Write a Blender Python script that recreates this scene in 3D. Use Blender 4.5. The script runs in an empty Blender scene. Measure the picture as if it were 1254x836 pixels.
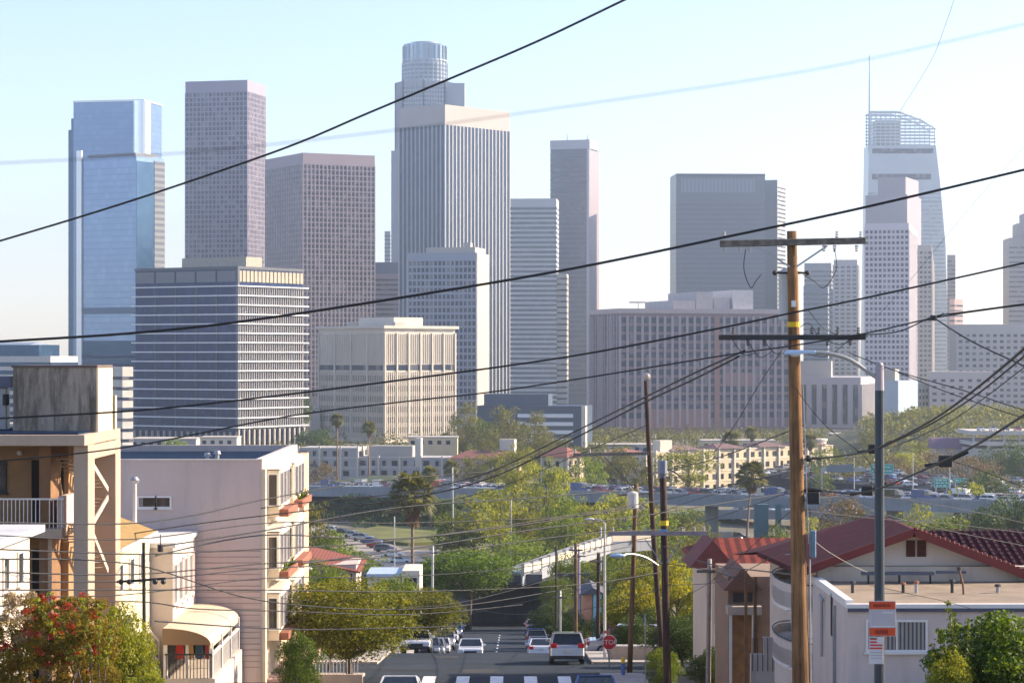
import bpy, bmesh, math, random
import numpy as np
from mathutils import Vector, Matrix

R = math.radians
rnd = random.Random(7)
SC = bpy.context.scene
COL = SC.collection
F = 3000.0          # focal length in pixels of the 1254 px wide photograph
CZ = 40.0           # eye height above the valley floor
HX, HY = 627.0, 435.0


def X(px, D):
    return (px - HX) * D / F


def Z(py, D):
    return CZ + (HY - py) * D / F


def P(px, py, D):
    return Vector((X(px, D), D, Z(py, D)))


# ------------------------------------------------------------------ terrain height
GP = [(-60, 41.5), (0, 38.4), (44, 33.2), (80, 29.2), (105, 24.75), (118, 24.5), (131, 23.5), (145, 22.4), (175, 18.3), (200, 15.5),
      (285, 8.0), (350, 3.0), (420, 0.6), (520, 0.0), (7000, 0.0)]


def G(y):
    for (a, za), (b, zb) in zip(GP, GP[1:]):
        if y <= b:
            t = (y - a) / (b - a)
            return za + (zb - za) * t
    return 0.0


# ------------------------------------------------------------------ mesh collector
class MB:
    def __init__(s):
        s.v = []
        s.f = []

    def add(s, vs, fs):
        n = len(s.v)
        s.v.extend([tuple(v) for v in vs])
        s.f.extend([tuple(i + n for i in f) for f in fs])
        return s

    def box(s, x0, x1, y0, y1, z0, z1):
        if x0 > x1: x0, x1 = x1, x0
        if y0 > y1: y0, y1 = y1, y0
        if z0 > z1: z0, z1 = z1, z0
        v = [(x0, y0, z0), (x1, y0, z0), (x1, y1, z0), (x0, y1, z0), (x0, y0, z1), (x1, y0, z1), (x1, y1, z1), (x0, y1, z1)]
        return s.add(v, [(0, 3, 2, 1), (4, 5, 6, 7), (0, 1, 5, 4), (1, 2, 6, 5), (2, 3, 7, 6), (3, 0, 4, 7)])

    def frustum(s, lo, hi):
        # lo, hi: 4-point rings (ccw from above)
        return s.add(list(lo) + list(hi), [(0, 3, 2, 1), (4, 5, 6, 7), (0, 1, 5, 4), (1, 2, 6, 5), (2, 3, 7, 6), (3, 0, 4, 7)])

    def prism(s, poly, axis, a, b):
        # poly: 2D points; axis 'x': (y,z) pts swept in x; 'y': (x,z) swept in y; 'z': (x,y) swept in z
        n = len(poly)
        def m(p, t):
            return (t, p[0], p[1]) if axis == 'x' else (p[0], t, p[1]) if axis == 'y' else (p[0], p[1], t)
        v = [m(p, a) for p in poly] + [m(p, b) for p in poly]
        f = [tuple(range(n))[::-1], tuple(range(n, 2 * n))]
        for i in range(n):
            j = (i + 1) % n
            f.append((i, j, n + j, n + i))
        return s.add(v, f)

    def cyl(s, x, y, z0, z1, r0, r1=None, n=16, cap=True):
        r1 = r0 if r1 is None else r1
        v = [(x + r0 * math.cos(2 * math.pi * i / n), y + r0 * math.sin(2 * math.pi * i / n), z0) for i in range(n)]
        v += [(x + r1 * math.cos(2 * math.pi * i / n), y + r1 * math.sin(2 * math.pi * i / n), z1) for i in range(n)]
        f = [(i, (i + 1) % n, n + (i + 1) % n, n + i) for i in range(n)]
        if cap:
            f += [tuple(range(n))[::-1], tuple(range(n, 2 * n))]
        return s.add(v, f)

    def tube(s, pts, r, n=6):
        pts = [Vector(p) for p in pts]
        rr = r if isinstance(r, (list, tuple)) else [r] * len(pts)
        rings = []
        for i, p in enumerate(pts):
            d = (pts[min(i + 1, len(pts) - 1)] - pts[max(i - 1, 0)])
            d = d.normalized() if d.length > 1e-9 else Vector((0, 0, 1))
            up = Vector((0, 0, 1)) if abs(d.z) < .9 else Vector((1, 0, 0))
            a = d.cross(up).normalized()
            b = d.cross(a)
            rings.append([p + (a * math.cos(2 * math.pi * k / n) + b * math.sin(2 * math.pi * k / n)) * rr[i] for k in range(n)])
        v = [q for ring in rings for q in ring]
        f = []
        for i in range(len(pts) - 1):
            for k in range(n):
                k2 = (k + 1) % n
                f.append((i * n + k, i * n + k2, (i + 1) * n + k2, (i + 1) * n + k))
        f.append(tuple(range(n))[::-1])
        f.append(tuple((len(pts) - 1) * n + k for k in range(n)))
        return s.add(v, f)

    def ball(s, c, rx, ry=None, rz=None, n=8, m=6):
        ry = rx if ry is None else ry
        rz = rx if rz is None else rz
        v = [(c[0], c[1], c[2] - rz)]
        for j in range(1, m):
            t = math.pi * j / m - math.pi / 2
            for i in range(n):
                a = 2 * math.pi * i / n
                v.append((c[0] + rx * math.cos(t) * math.cos(a), c[1] + ry * math.cos(t) * math.sin(a), c[2] + rz * math.sin(t)))
        v.append((c[0], c[1], c[2] + rz))
        f = [(0, 1 + (i + 1) % n, 1 + i) for i in range(n)]
        for j in range(m - 2):
            for i in range(n):
                a, b = 1 + j * n + i, 1 + j * n + (i + 1) % n
                f.append((a, b, b + n, a + n))
        k = 1 + (m - 2) * n
        f += [(k + i, k + (i + 1) % n, len(v) - 1) for i in range(n)]
        return s.add(v, f)

    def obox(s, c, ux, uy, uz, hx, hy, hz):
        c, ux, uy, uz = Vector(c), Vector(ux), Vector(uy), Vector(uz)
        v = []
        for sz in (-1, 1):
            for sx, sy in ((-1, -1), (1, -1), (1, 1), (-1, 1)):
                v.append(c + ux * hx * sx + uy * hy * sy + uz * hz * sz)
        return s.add(v, [(0, 3, 2, 1), (4, 5, 6, 7), (0, 1, 5, 4), (1, 2, 6, 5), (2, 3, 7, 6), (3, 0, 4, 7)])

    def bar(s, a, b, w, h=None):
        # square bar from a to b
        a, b = Vector(a), Vector(b)
        h = w if h is None else h
        d = (b - a)
        L = d.length
        d.normalize()
        up = Vector((0, 0, 1)) if abs(d.z) < .95 else Vector((0, 1, 0))
        sx = d.cross(up).normalized()
        uz = sx.cross(d)
        return s.obox((a + b) / 2, d, sx, uz, L / 2, w / 2, h / 2)

    def mesh(s, name, m=None, smooth=False, bevel=0, fix=True):
        me = bpy.data.meshes.new(name)
        me.from_pydata(s.v, [], s.f)
        if fix or bevel:
            bm = bmesh.new()
            bm.from_mesh(me)
            if fix:
                bmesh.ops.recalc_face_normals(bm, faces=bm.faces)
            if bevel:
                bmesh.ops.bevel(bm, geom=list(bm.edges), offset=bevel, segments=1, affect='EDGES', clamp_overlap=True)
            bm.to_mesh(me)
            bm.free()
        if m is not None:
            me.materials.append(m)
        if smooth:
            me.polygons.foreach_set('use_smooth', [True] * len(me.polygons))
        me.update()
        return me

    def build(s, name, m, parent=None, **k):
        o = bpy.data.objects.new(name, s.mesh(name, m, **k))
        COL.objects.link(o)
        if parent is not None:
            o.parent = parent
        return o


def thing(name, label, cat, loc=(0, 0, 0), rz=0, group=None):
    o = bpy.data.objects.new(name, None)
    o.empty_display_size = .2
    COL.objects.link(o)
    o.location = loc
    o.rotation_euler = (0, 0, rz)
    o['label'] = label
    o['category'] = cat
    if group:
        o['group'] = group
    return o


def tag(o, label, cat, group=None):
    o['label'] = label
    o['category'] = cat
    if group:
        o['group'] = group
    return o


def kind(o, k='structure', label=None):
    o['kind'] = k
    if label:
        o['label'] = label
    return o


def meshobj(name, me, parent=None):
    o = bpy.data.objects.new(name, me)
    COL.objects.link(o)
    if parent is not None:
        o.parent = parent
    return o


def dup(o, parent=None, loc=None, rz=None, label=None, sc=None, top=True):
    c = o.copy()
    COL.objects.link(c)
    c.parent = parent
    for ch in o.children:
        dup(ch, c)
    if loc is not None:
        c.location = loc
    if rz is not None:
        c.rotation_euler = (0, 0, rz)
    if sc is not None:
        c.scale = (sc, sc, sc) if not isinstance(sc, tuple) else sc
    if label:
        c['label'] = label
    return c


# ------------------------------------------------------------------ materials
MATS = {}


def _new(name):
    m = bpy.data.materials.new(name)
    m.use_nodes = True
    nt = m.node_tree
    b = nt.nodes.get('Principled BSDF')
    return m, nt, b


def mat(name, col, rough=.8, var=.12, scale=1.2, metal=0.0, bump=0.0, dirt=0.0, spec=.5, dirtcol=None, coat=0):
    """surface with two scales of colour variation"""
    if name in MATS:
        return MATS[name]
    m, nt, b = _new(name)
    N, Lk = nt.nodes, nt.links
    tc = N.new('ShaderNodeTexCoord')
    n1 = N.new('ShaderNodeTexNoise'); n1.inputs['Scale'].default_value = scale; n1.inputs['Detail'].default_value = 6
    Lk.new(tc.outputs['Object'], n1.inputs['Vector'])
    mr = N.new('ShaderNodeMapRange')
    mr.inputs['From Min'].default_value = .3; mr.inputs['From Max'].default_value = .7
    mr.inputs['To Min'].default_value = 1 - var; mr.inputs['To Max'].default_value = 1 + var
    Lk.new(n1.outputs['Fac'], mr.inputs['Value'])
    mx = N.new('ShaderNodeMix'); mx.data_type = 'RGBA'; mx.blend_type = 'MULTIPLY'; mx.inputs['Factor'].default_value = 1
    mx.inputs[6].default_value = (*col, 1)
    Lk.new(mr.outputs['Result'], mx.inputs[7])
    out = mx.outputs[2]
    if dirt:
        mp = N.new('ShaderNodeMapping'); mp.inputs['Scale'].default_value = (1.6, 1.6, .22)
        Lk.new(tc.outputs['Object'], mp.inputs['Vector'])
        n2 = N.new('ShaderNodeTexNoise'); n2.inputs['Scale'].default_value = 1.0; n2.inputs['Detail'].default_value = 8
        n2.inputs['Roughness'].default_value = .65
        Lk.new(mp.outputs['Vector'], n2.inputs['Vector'])
        r2 = N.new('ShaderNodeMapRange'); r2.inputs['From Min'].default_value = .5; r2.inputs['From Max'].default_value = .72
        r2.inputs['To Max'].default_value = dirt
        Lk.new(n2.outputs['Fac'], r2.inputs['Value'])
        m2 = N.new('ShaderNodeMix'); m2.data_type = 'RGBA'
        Lk.new(r2.outputs['Result'], m2.inputs['Factor'])
        Lk.new(out, m2.inputs[6])
        dc = dirtcol or tuple(c * .35 for c in col)
        m2.inputs[7].default_value = (*dc, 1)
        out = m2.outputs[2]
    Lk.new(out, b.inputs['Base Color'])
    b.inputs['Roughness'].default_value = rough
    b.inputs['Metallic'].default_value = metal
    b.inputs['Specular IOR Level'].default_value = spec
    b.inputs['Coat Weight'].default_value = coat
    if bump:
        n3 = N.new('ShaderNodeTexNoise'); n3.inputs['Scale'].default_value = scale * 9; n3.inputs['Detail'].default_value = 4
        Lk.new(tc.outputs['Object'], n3.inputs['Vector'])
        bp = N.new('ShaderNodeBump'); bp.inputs['Strength'].default_value = bump; bp.inputs['Distance'].default_value = .03
        Lk.new(n3.outputs['Fac'], bp.inputs['Height'])
        Lk.new(bp.outputs['Normal'], b.inputs['Normal'])
    MATS[name] = m
    return m


def glass(name, dark, light, cell=(1.5, 1.5, 3.6), thresh=.72, rough=.12, metal=0.0, spec=.6):
    """opaque window glass: every pane its own tone (blinds, reflections of rooms)"""
    if name in MATS:
        return MATS[name]
    m, nt, b = _new(name)
    N, Lk = nt.nodes, nt.links
    tc = N.new('ShaderNodeTexCoord')
    sn = N.new('ShaderNodeVectorMath'); sn.operation = 'SNAP'
    sn.inputs[1].default_value = cell
    off = N.new('ShaderNodeVectorMath'); off.operation = 'ADD'; off.inputs[1].default_value = (.37, .41, .33)
    Lk.new(tc.outputs['Object'], off.inputs[0])
    Lk.new(off.outputs[0], sn.inputs[0])
    wn = N.new('ShaderNodeTexWhiteNoise')
    Lk.new(sn.outputs[0], wn.inputs['Vector'])
    mr = N.new('ShaderNodeMapRange'); mr.inputs['From Min'].default_value = thresh; mr.inputs['From Max'].default_value = 1.0
    Lk.new(wn.outputs['Value'], mr.inputs['Value'])
    mx = N.new('ShaderNodeMix'); mx.data_type = 'RGBA'
    mx.inputs[6].default_value = (*dark, 1); mx.inputs[7].default_value = (*light, 1)
    Lk.new(mr.outputs['Result'], mx.inputs['Factor'])
    Lk.new(mx.outputs[2], b.inputs['Base Color'])
    b.inputs['Roughness'].default_value = rough
    b.inputs['Metallic'].default_value = metal
    b.inputs['Specular IOR Level'].default_value = spec
    # slightly wavy panes
    n3 = N.new('ShaderNodeTexNoise'); n3.inputs['Scale'].default_value = .35
    Lk.new(tc.outputs['Object'], n3.inputs['Vector'])
    bp = N.new('ShaderNodeBump'); bp.inputs['Strength'].default_value = .12; bp.inputs['Distance'].default_value = .2
    Lk.new(n3.outputs['Fac'], bp.inputs['Height'])
    Lk.new(bp.outputs['Normal'], b.inputs['Normal'])
    MATS[name] = m
    return m


def leafmat(name, c1, c2, trans=.35):
    if name in MATS:
        return MATS[name]
    m, nt, b = _new(name)
    N, Lk = nt.nodes, nt.links
    ge = N.new('ShaderNodeNewGeometry')
    mx = N.new('ShaderNodeMix'); mx.data_type = 'RGBA'
    mx.inputs[6].default_value = (*c1, 1); mx.inputs[7].default_value = (*c2, 1)
    Lk.new(ge.outputs['Random Per Island'], mx.inputs['Factor'])
    oi = N.new('ShaderNodeObjectInfo')
    mr = N.new('ShaderNodeMapRange'); mr.inputs['To Min'].default_value = .75; mr.inputs['To Max'].default_value = 1.3
    Lk.new(oi.outputs['Random'], mr.inputs['Value'])
    m2 = N.new('ShaderNodeMix'); m2.data_type = 'RGBA'; m2.blend_type = 'MULTIPLY'; m2.inputs['Factor'].default_value = 1
    Lk.new(mx.outputs[2], m2.inputs[6]); Lk.new(mr.outputs['Result'], m2.inputs[7])
    Lk.new(m2.outputs[2], b.inputs['Base Color'])
    b.inputs['Roughness'].default_value = .55
    b.inputs['Specular IOR Level'].default_value = .3
    tr = N.new('ShaderNodeBsdfTranslucent')
    m3 = N.new('ShaderNodeMix'); m3.data_type = 'RGBA'; m3.blend_type = 'MULTIPLY'; m3.inputs['Factor'].default_value = 1
    m3.inputs[7].default_value = (1.7, 1.5, .5, 1)
    Lk.new(m2.outputs[2], m3.inputs[6])
    Lk.new(m3.outputs[2], tr.inputs['Color'])
    ms = N.new('ShaderNodeMixShader'); ms.inputs['Fac'].default_value = trans
    Lk.new(b.outputs[0], ms.inputs[1]); Lk.new(tr.outputs[0], ms.inputs[2])
    Lk.new(ms.outputs[0], N['Material Output'].inputs['Surface'])
    MATS[name] = m
    return m


def wood(name, dark, light, grain=22):
    if name in MATS:
        return MATS[name]
    m, nt, b = _new(name)
    N, Lk = nt.nodes, nt.links
    tc = N.new('ShaderNodeTexCoord')
    mp = N.new('ShaderNodeMapping'); mp.inputs['Scale'].default_value = (grain, grain, .7)
    Lk.new(tc.outputs['Object'], mp.inputs['Vector'])
    n1 = N.new('ShaderNodeTexNoise'); n1.inputs['Scale'].default_value = 1; n1.inputs['Detail'].default_value = 8; n1.inputs['Roughness'].default_value = .75
    Lk.new(mp.outputs[0], n1.inputs['Vector'])
    r1 = N.new('ShaderNodeMapRange'); r1.inputs['From Min'].default_value = .36; r1.inputs['From Max'].default_value = .62
    Lk.new(n1.outputs['Fac'], r1.inputs['Value'])
    mx = N.new('ShaderNodeMix'); mx.data_type = 'RGBA'
    mx.inputs[6].default_value = (*dark, 1); mx.inputs[7].default_value = (*light, 1)
    Lk.new(r1.outputs['Result'], mx.inputs['Factor'])
    n2 = N.new('ShaderNodeTexNoise'); n2.inputs['Scale'].default_value = 1.3; n2.inputs['Detail'].default_value = 5
    Lk.new(tc.outputs['Object'], n2.inputs['Vector'])
    r2 = N.new('ShaderNodeMapRange'); r2.inputs['From Min'].default_value = .4; r2.inputs['From Max'].default_value = .7
    r2.inputs['To Min'].default_value = .65; r2.inputs['To Max'].default_value = 1.25
    Lk.new(n2.outputs['Fac'], r2.inputs['Value'])
    m2 = N.new('ShaderNodeMix'); m2.data_type = 'RGBA'; m2.blend_type = 'MULTIPLY'; m2.inputs['Factor'].default_value = 1
    Lk.new(mx.outputs[2], m2.inputs[6]); Lk.new(r2.outputs['Result'], m2.inputs[7])
    Lk.new(m2.outputs[2], b.inputs['Base Color'])
    b.inputs['Roughness'].default_value = .9
    bp = N.new('ShaderNodeBump'); bp.inputs['Strength'].default_value = .7; bp.inputs['Distance'].default_value = .02
    Lk.new(n1.outputs['Fac'], bp.inputs['Height']); Lk.new(bp.outputs['Normal'], b.inputs['Normal'])
    MATS[name] = m
    return m


def stripes(name, c1, c2, axis='Z', period=.3, duty=.5, rough=.7, noise=.1):
    """bands of two colours along one object axis (clapboard, roof tiles, blinds)"""
    if name in MATS:
        return MATS[name]
    m, nt, b = _new(name)
    N, Lk = nt.nodes, nt.links
    tc = N.new('ShaderNodeTexCoord')
    sp = N.new('ShaderNodeSeparateXYZ')
    Lk.new(tc.outputs['Object'], sp.inputs[0])
    dv = N.new('ShaderNodeMath'); dv.operation = 'DIVIDE'; dv.inputs[1].default_value = period
    Lk.new(sp.outputs[axis], dv.inputs[0])
    fr = N.new('ShaderNodeMath'); fr.operation = 'FRACT'
    Lk.new(dv.outputs[0], fr.inputs[0])
    gt = N.new('ShaderNodeMath'); gt.operation = 'GREATER_THAN'; gt.inputs[1].default_value = duty
    Lk.new(fr.outputs[0], gt.inputs[0])
    mx = N.new('ShaderNodeMix'); mx.data_type = 'RGBA'
    mx.inputs[6].default_value = (*c1, 1); mx.inputs[7].default_value = (*c2, 1)
    Lk.new(gt.outputs[0], mx.inputs['Factor'])
    n1 = N.new('ShaderNodeTexNoise'); n1.inputs['Scale'].default_value = 2.5; n1.inputs['Detail'].default_value = 5
    Lk.new(tc.outputs['Object'], n1.inputs['Vector'])
    mr = N.new('ShaderNodeMapRange'); mr.inputs['To Min'].default_value = 1 - noise * 2; mr.inputs['To Max'].default_value = 1 + noise * 2
    Lk.new(n1.outputs['Fac'], mr.inputs['Value'])
    m2 = N.new('ShaderNodeMix'); m2.data_type = 'RGBA'; m2.blend_type = 'MULTIPLY'; m2.inputs['Factor'].default_value = 1
    Lk.new(mx.outputs[2], m2.inputs[6]); Lk.new(mr.outputs['Result'], m2.inputs[7])
    Lk.new(m2.outputs[2], b.inputs['Base Color'])
    b.inputs['Roughness'].default_value = rough
    b.inputs['Specular IOR Level'].default_value = .12
    MATS[name] = m
    return m


# ------------------------------------------------------------------ camera, light, air
SUN_AZ, SUN_EL = R(74), R(26)      # azimuth clockwise from the view direction
cam = bpy.data.cameras.new('camera')
cam_o = bpy.data.objects.new('camera', cam)
COL.objects.link(cam_o)
cam_o.location = (0, 0, CZ)
cam_o.rotation_euler = (R(90), 0, 0)
cam.sensor_width = 36
cam.lens = 36 * F / 1254
cam.shift_y = (HY - 418) / 1254
cam.clip_start = .3
cam.clip_end = 20000
cam.dof.use_dof = True
cam.dof.focus_distance = 160
cam.dof.aperture_fstop = 9
SC.camera = cam_o

w = bpy.data.worlds.new('World')
SC.world = w
w.use_nodes = True
wn = w.node_tree
sky = wn.nodes.new('ShaderNodeTexSky')
sky.sky_type = 'NISHITA'
sky.sun_disc = False
sky.sun_elevation = SUN_EL
sky.sun_rotation = SUN_AZ
sky.altitude = 100
sky.air_density = .9
sky.dust_density = .35
sky.ozone_density = 1.0
bg = wn.nodes['Background']
tint = wn.nodes.new('ShaderNodeMix'); tint.data_type = 'RGBA'; tint.blend_type = 'MULTIPLY'; tint.inputs['Factor'].default_value = 1
tint.inputs[7].default_value = (.99, .925, 1.02, 1)
wn.links.new(sky.outputs['Color'], tint.inputs[6])
wn.links.new(tint.outputs[2], bg.inputs['Color'])
bg.inputs['Strength'].default_value = .112

sun = bpy.data.lights.new('sun', 'SUN')
sun.energy = 5.0
sun.angle = R(.5)
sun.color = (1, .81, .58)
sun_o = bpy.data.objects.new('sun', sun)
COL.objects.link(sun_o)
sd = Vector((math.sin(SUN_AZ) * math.cos(SUN_EL), math.cos(SUN_AZ) * math.cos(SUN_EL), math.sin(SUN_EL)))
sun_o.rotation_euler = sd.to_track_quat('Z', 'Y').to_euler()

SC.view_settings.view_transform = 'Standard'
SC.view_settings.look = 'None'
SC.view_settings.exposure = 1.25
SC.view_settings.gamma = 1
SC.cycles.max_bounces = 6
SC.cycles.volume_bounces = 1
SC.cycles.transparent_max_bounces = 8
SC.cycles.sample_clamp_indirect = 6
SC.cycles.use_denoising = True

hz = MB().box(-1900, 1900, -80, 6100, -1.5, 352).build('haze', None)
kind(hz, 'stuff', 'pale evening haze lying over the city')
hm = bpy.data.materials.new('haze_air')
hm.use_nodes = True
hn = hm.node_tree
hn.nodes.remove(hn.nodes['Principled BSDF'])
pv = hn.nodes.new('ShaderNodeVolumePrincipled')
pv.inputs['Color'].default_value = (.82, .91, 1.0, 1)
pv.inputs['Density'].default_value = .00016
pv.inputs['Anisotropy'].default_value = .8
hn.links.new(pv.outputs[0], hn.nodes['Material Output'].inputs['Volume'])
hz.data.materials.append(hm)
# ------------------------------------------------------------------ the ground and the skyline
xs = [-1850, -700, -300, -120, -60, -30, -14.5, -8.8, 6.2, 12, 30, 60, 120, 300, 700, 1850]
ys = [y for y, _ in GP[:-1]] + [1000, 2000, 4000, 6000]
gv, gf = [], []
for y in ys:
    for x in xs:
        gv.append((x, y, G(y) - .03))
nx = len(xs)
for j in range(len(ys) - 1):
    for i in range(nx - 1):
        a = j * nx + i
        gf.append((a, a + 1, a + 1 + nx, a + nx))
kind(MB().add(gv, gf).build('ground', mat('ground_soil', (.13, .115, .08), .95, .35, .06, bump=.2, dirt=.6, dirtcol=(.05, .075, .025)), fix=False),
     label='city ground of dry grass and asphalt')

NAVY = glass('glass_navy', (.006, .018, .07), (.02, .04, .11), (1.6, 1.6, 3.9), .6, .3, metal=.55, spec=.1)
GREYG = glass('glass_grey', (.03, .035, .055), (.2, .19, .21), (3.2, 3.2, 3.9), .6, .3, metal=.3, spec=.1)
DARKG = glass('glass_dark', (.02, .03, .06), (.18, .17, .19), (2.9, 2.9, 3.7), .65, .3, metal=.4, spec=.1)
BLUEM = glass('glass_sky_blue', (.15, .24, .4), (.18, .28, .45), (3, 3, 3.8), .5, .22, .5, .4)
DEEPB = glass('glass_deep_blue', (.02, .07, .15), (.035, .09, .18), (3, 3, 3.8), .5, .16, .5, .3)
MIDB = glass('glass_mid_blue', (.11, .19, .33), (.14, .23, .38), (3, 3, 3.8), .5, .22, .5, .4)
TEALG = glass('glass_teal', (.05, .09, .12), (.1, .15, .18), (2, 2, 3.6), .6, .15)
WHITE = mat('white_concrete', (.62, .6, .57), .8, .08, .3)


def plan(xL, xM, xR, D, th):
    """lengths of the left and right faces so the corner and both ends project where they should"""
    Xc = X(xM, D)
    def t(px, dx, dy):
        u = (px - HX) / F
        return (u * D - Xc) / (dx - u * dy)
    L = t(xL, -math.cos(th), math.sin(th))
    W = t(xR, math.sin(th), math.cos(th))
    return Xc, L, W


def tower(name, label, xL, xM, xR, ytop, D, thd, wall, gl, style, fl=3.8, bay=3.0, crown=4, winh=.55, pier=.35, pr=.35,
          piermat=None, W=None, group=None, z0=6, ncol=None, body_name='wall', maxf=95):
    th = R(thd)
    Xc, L, W2 = plan(xL, xM, xR, D, th)
    W = W or W2
    H = Z(ytop, D)
    r = thing(name, label, 'tower' if H > 60 else 'building', (Xc, D, 0), -th, group)
    MB().box(-L, 0, 0, W, -1, H).build(body_name, wall, r)
    top = H - crown
    if style in ('band', 'grid'):
        e = .12
        n = int((top - z0) / fl)
        nb = 0
        for k in range(n):
            z = top - (k + 1) * fl + fl * (1 - winh) * .5
            MB().box(-L - e, e, -e, W + e, z, z + fl * winh).build('window_band', gl, r)
            nb += 1
            if nb >= maxf:
                break
    if style == 'grid' or style == 'piers':
        m = MB()
        p = pr
        nL, nW = max(1, round(L / bay)), max(1, round(W / bay))
        for k in range(nL + 1):
            x = -L + L * k / nL
            w = pier * bay * .5
            m.box(max(x - w, -L - p), min(x + w, p), -p, 0.0, z0 - 3, top + .05)
            m.box(max(x - w, -L - p), min(x + w, p), W, W + p, z0 - 3, top + .05)
        for k in range(nW + 1):
            y = W * k / nW
            w = pier * bay * .5
            m.box(0, p, max(y - w, 0), min(y + w, W), z0 - 3, top + .05)
            m.box(-L - p, -L, max(y - w, 0), min(y + w, W), z0 - 3, top + .05)
        m.build('pier', piermat or wall, r)
    if style == 'columns':
        nL, nW = max(1, round(L / bay)), max(1, round(W / bay))
        w = bay * (1 - pier) * .5
        for k in range(nL):
            x = -L + L * (k + .5) / nL
            MB().box(x - w, x + w, -.08, .2, z0, top).build('window_column', gl, r)
        for k in range(nW):
            y = W * (k + .5) / nW
            MB().box(-.2, .08, y - w, y + w, z0, top).build('window_column', gl, r)
        m = MB()
        for k in range(nL + 1):
            x = -L + L * k / nL
            m.box(x - .35 * pier * bay, x + .35 * pier * bay, -pr, 0, z0, top)
        for k in range(nW + 1):
            y = W * k / nW
            m.box(0, pr, y - .35 * pier * bay, y + .35 * pier * bay, z0, top)
        m.build('fin', piermat or wall, r)
    return r, L, W, H


MAUVE = mat('mauve_granite', (.29, .25, .32), .6, .06, .05)
ROSE = mat('rose_granite', (.31, .25, .28), .6, .06, .05)
GREY = mat('grey_panel', (.16, .175, .2), .5, .06, .05)
PALE = mat('pale_stone', (.43, .4, .36), .8, .06, .05)
CREAM = mat('cream_stone', (.62, .56, .48), .8, .06, .1)

# twin glass towers at far left
r, L, W, H = tower('glass_tower', 'tall sky-blue glass tower with a rounded corner, taller of the two at far left', 90, 176, 198, 124, 1750, 12,
                   BLUEM, MIDB, 'band', 3.9, crown=6, winh=.12, body_name='glass_skin')
MB().cyl(-2.5, 3, -1, H + .3, 6.5, n=24).build('rounded_corner', mat('silver_glass', (.75, .78, .82), .2, .03, .1, .8), r)
MB().box(-L - 6, -L + 1, 5, W - 2, -1, H - 19).box(-L - 3, -L + 1, 3, W - 4, -1, H - 11).build('side_wing', DEEPB, r)
MB().box(-L - .3, .6, -.5, W + .5, H, H + 1.3).build('roof_parapet', mat('silver_trim', (.6, .62, .66), .3, .03, .1, .6), r)
r, L, W, H = tower('glass_tower', 'shorter blue glass tower with a dark belt, before the rounded one at left', 95, 167, 201, 191, 1500, 30,
                   BLUEM, MIDB, 'band', 3.8, crown=5, winh=.2, body_name='glass_skin')
MB().box(-L - .3, .3, -.3, W * .55, Z(384, 1500), Z(376, 1500)).build('dark_belt', mat('belt_louver', (.04, .1, .19), .5), r)
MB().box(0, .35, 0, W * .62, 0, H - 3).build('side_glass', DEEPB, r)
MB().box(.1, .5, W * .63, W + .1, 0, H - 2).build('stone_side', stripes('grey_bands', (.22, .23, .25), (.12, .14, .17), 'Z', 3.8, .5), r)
MB().box(-L, -L + 4, -1.1, 0, 0, H + 5).build('corner_blade', mat('silver_trim', (.6, .62, .66)), r)
MB().box(-L + 6, -3, 3, W - 3, H, H + 2.4).build('roof_plant', GREY, r)

# granite twins
r, L, W, H = tower('granite_tower', 'slim mauve gridded granite tower with a pale sunlit side, left of centre', 227, 303, 325, 98, 1950, 14,
                   MAUVE, GREYG, 'grid', 3.9, 3.2, 9, .74, .3, .3)
r, L, W, H = tower('granite_tower', 'broad mauve granite tower with small square windows, left of the round-topped tower', 325, 371, 459, 187, 1800, 62,
                   ROSE, GREYG, 'grid', 3.9, 3.3, 8, .68, .3, .3)

# round crowned tower
D = 2300
xc = X(518.5, D)
r = thing('round_topped_tower', 'tallest pale tower with a stepped round glass crown', 'tower', (xc, D + 34, 0))
US = mat('pale_grey_granite', (.36, .4, .44), .6, .05, .05)
USW = glass('glass_soft_blue', (.08, .13, .19), (.2, .25, .3), (1.6, 1.6, 4), .5, .2)
s = D / F
zs = Z(97, D)
MB().cyl(0, 0, -1, zs, 27 * s * 1.34, n=8).build('wall', US, r)
MB().cyl(0, 0, zs, Z(73, D), 28 * s, n=32).build('upper_drum', US, r)
for k in range(7):
    z = Z(76 + k * 5, D)
    if z > zs + 1:
        MB().cyl(0, 0, z - 2.2, z, 28 * s + .15, n=32).build('window_band', USW, r)
for k in range(64):
    z = zs - 6 - k * 4.1
    if z < 12: break
    MB().cyl(0, 0, z - 1.9, z, 27 * s * 1.34 + .12, n=8).build('window_band', USW, r)
m = MB()
for k in range(8):
    a0, a1 = 2 * math.pi * k / 8, 2 * math.pi * (k + 1) / 8
    for j in range(9):
        t = j / 8
        rad = 27 * s * 1.34 + .3
        x = (math.cos(a0) * (1 - t) + math.cos(a1) * t) * rad
        y = (math.sin(a0) * (1 - t) + math.sin(a1) * t) * rad
        m.box(x - .5, x + .5, y - .5, y + .5, 8, zs)
for k in range(32):
    a = 2 * math.pi * k / 32
    m.box(28 * s * math.cos(a) - .45, 28 * s * math.cos(a) + .45, 28 * s * math.sin(a) - .45, 28 * s * math.sin(a) + .45, zs, Z(73, D))
m.build('pier', US, r)
MB().cyl(0, 0, Z(73, D), Z(50, D), 26.5 * s, n=32).build('crown_glass', glass('glass_crown', (.16, .24, .31), (.35, .42, .48), (4, 4, 20), .4, .15, .4), r)
m = MB()
for k in range(24):
    a = 2 * math.pi * k / 24
    m.box(27 * s * math.cos(a) - .5, 27 * s * math.cos(a) + .5, 27 * s * math.sin(a) - .5, 27 * s * math.sin(a) + .5, Z(73, D), Z(52, D))
m.cyl(0, 0, Z(71, D), Z(69, D), 27.6 * s, n=32)
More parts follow.
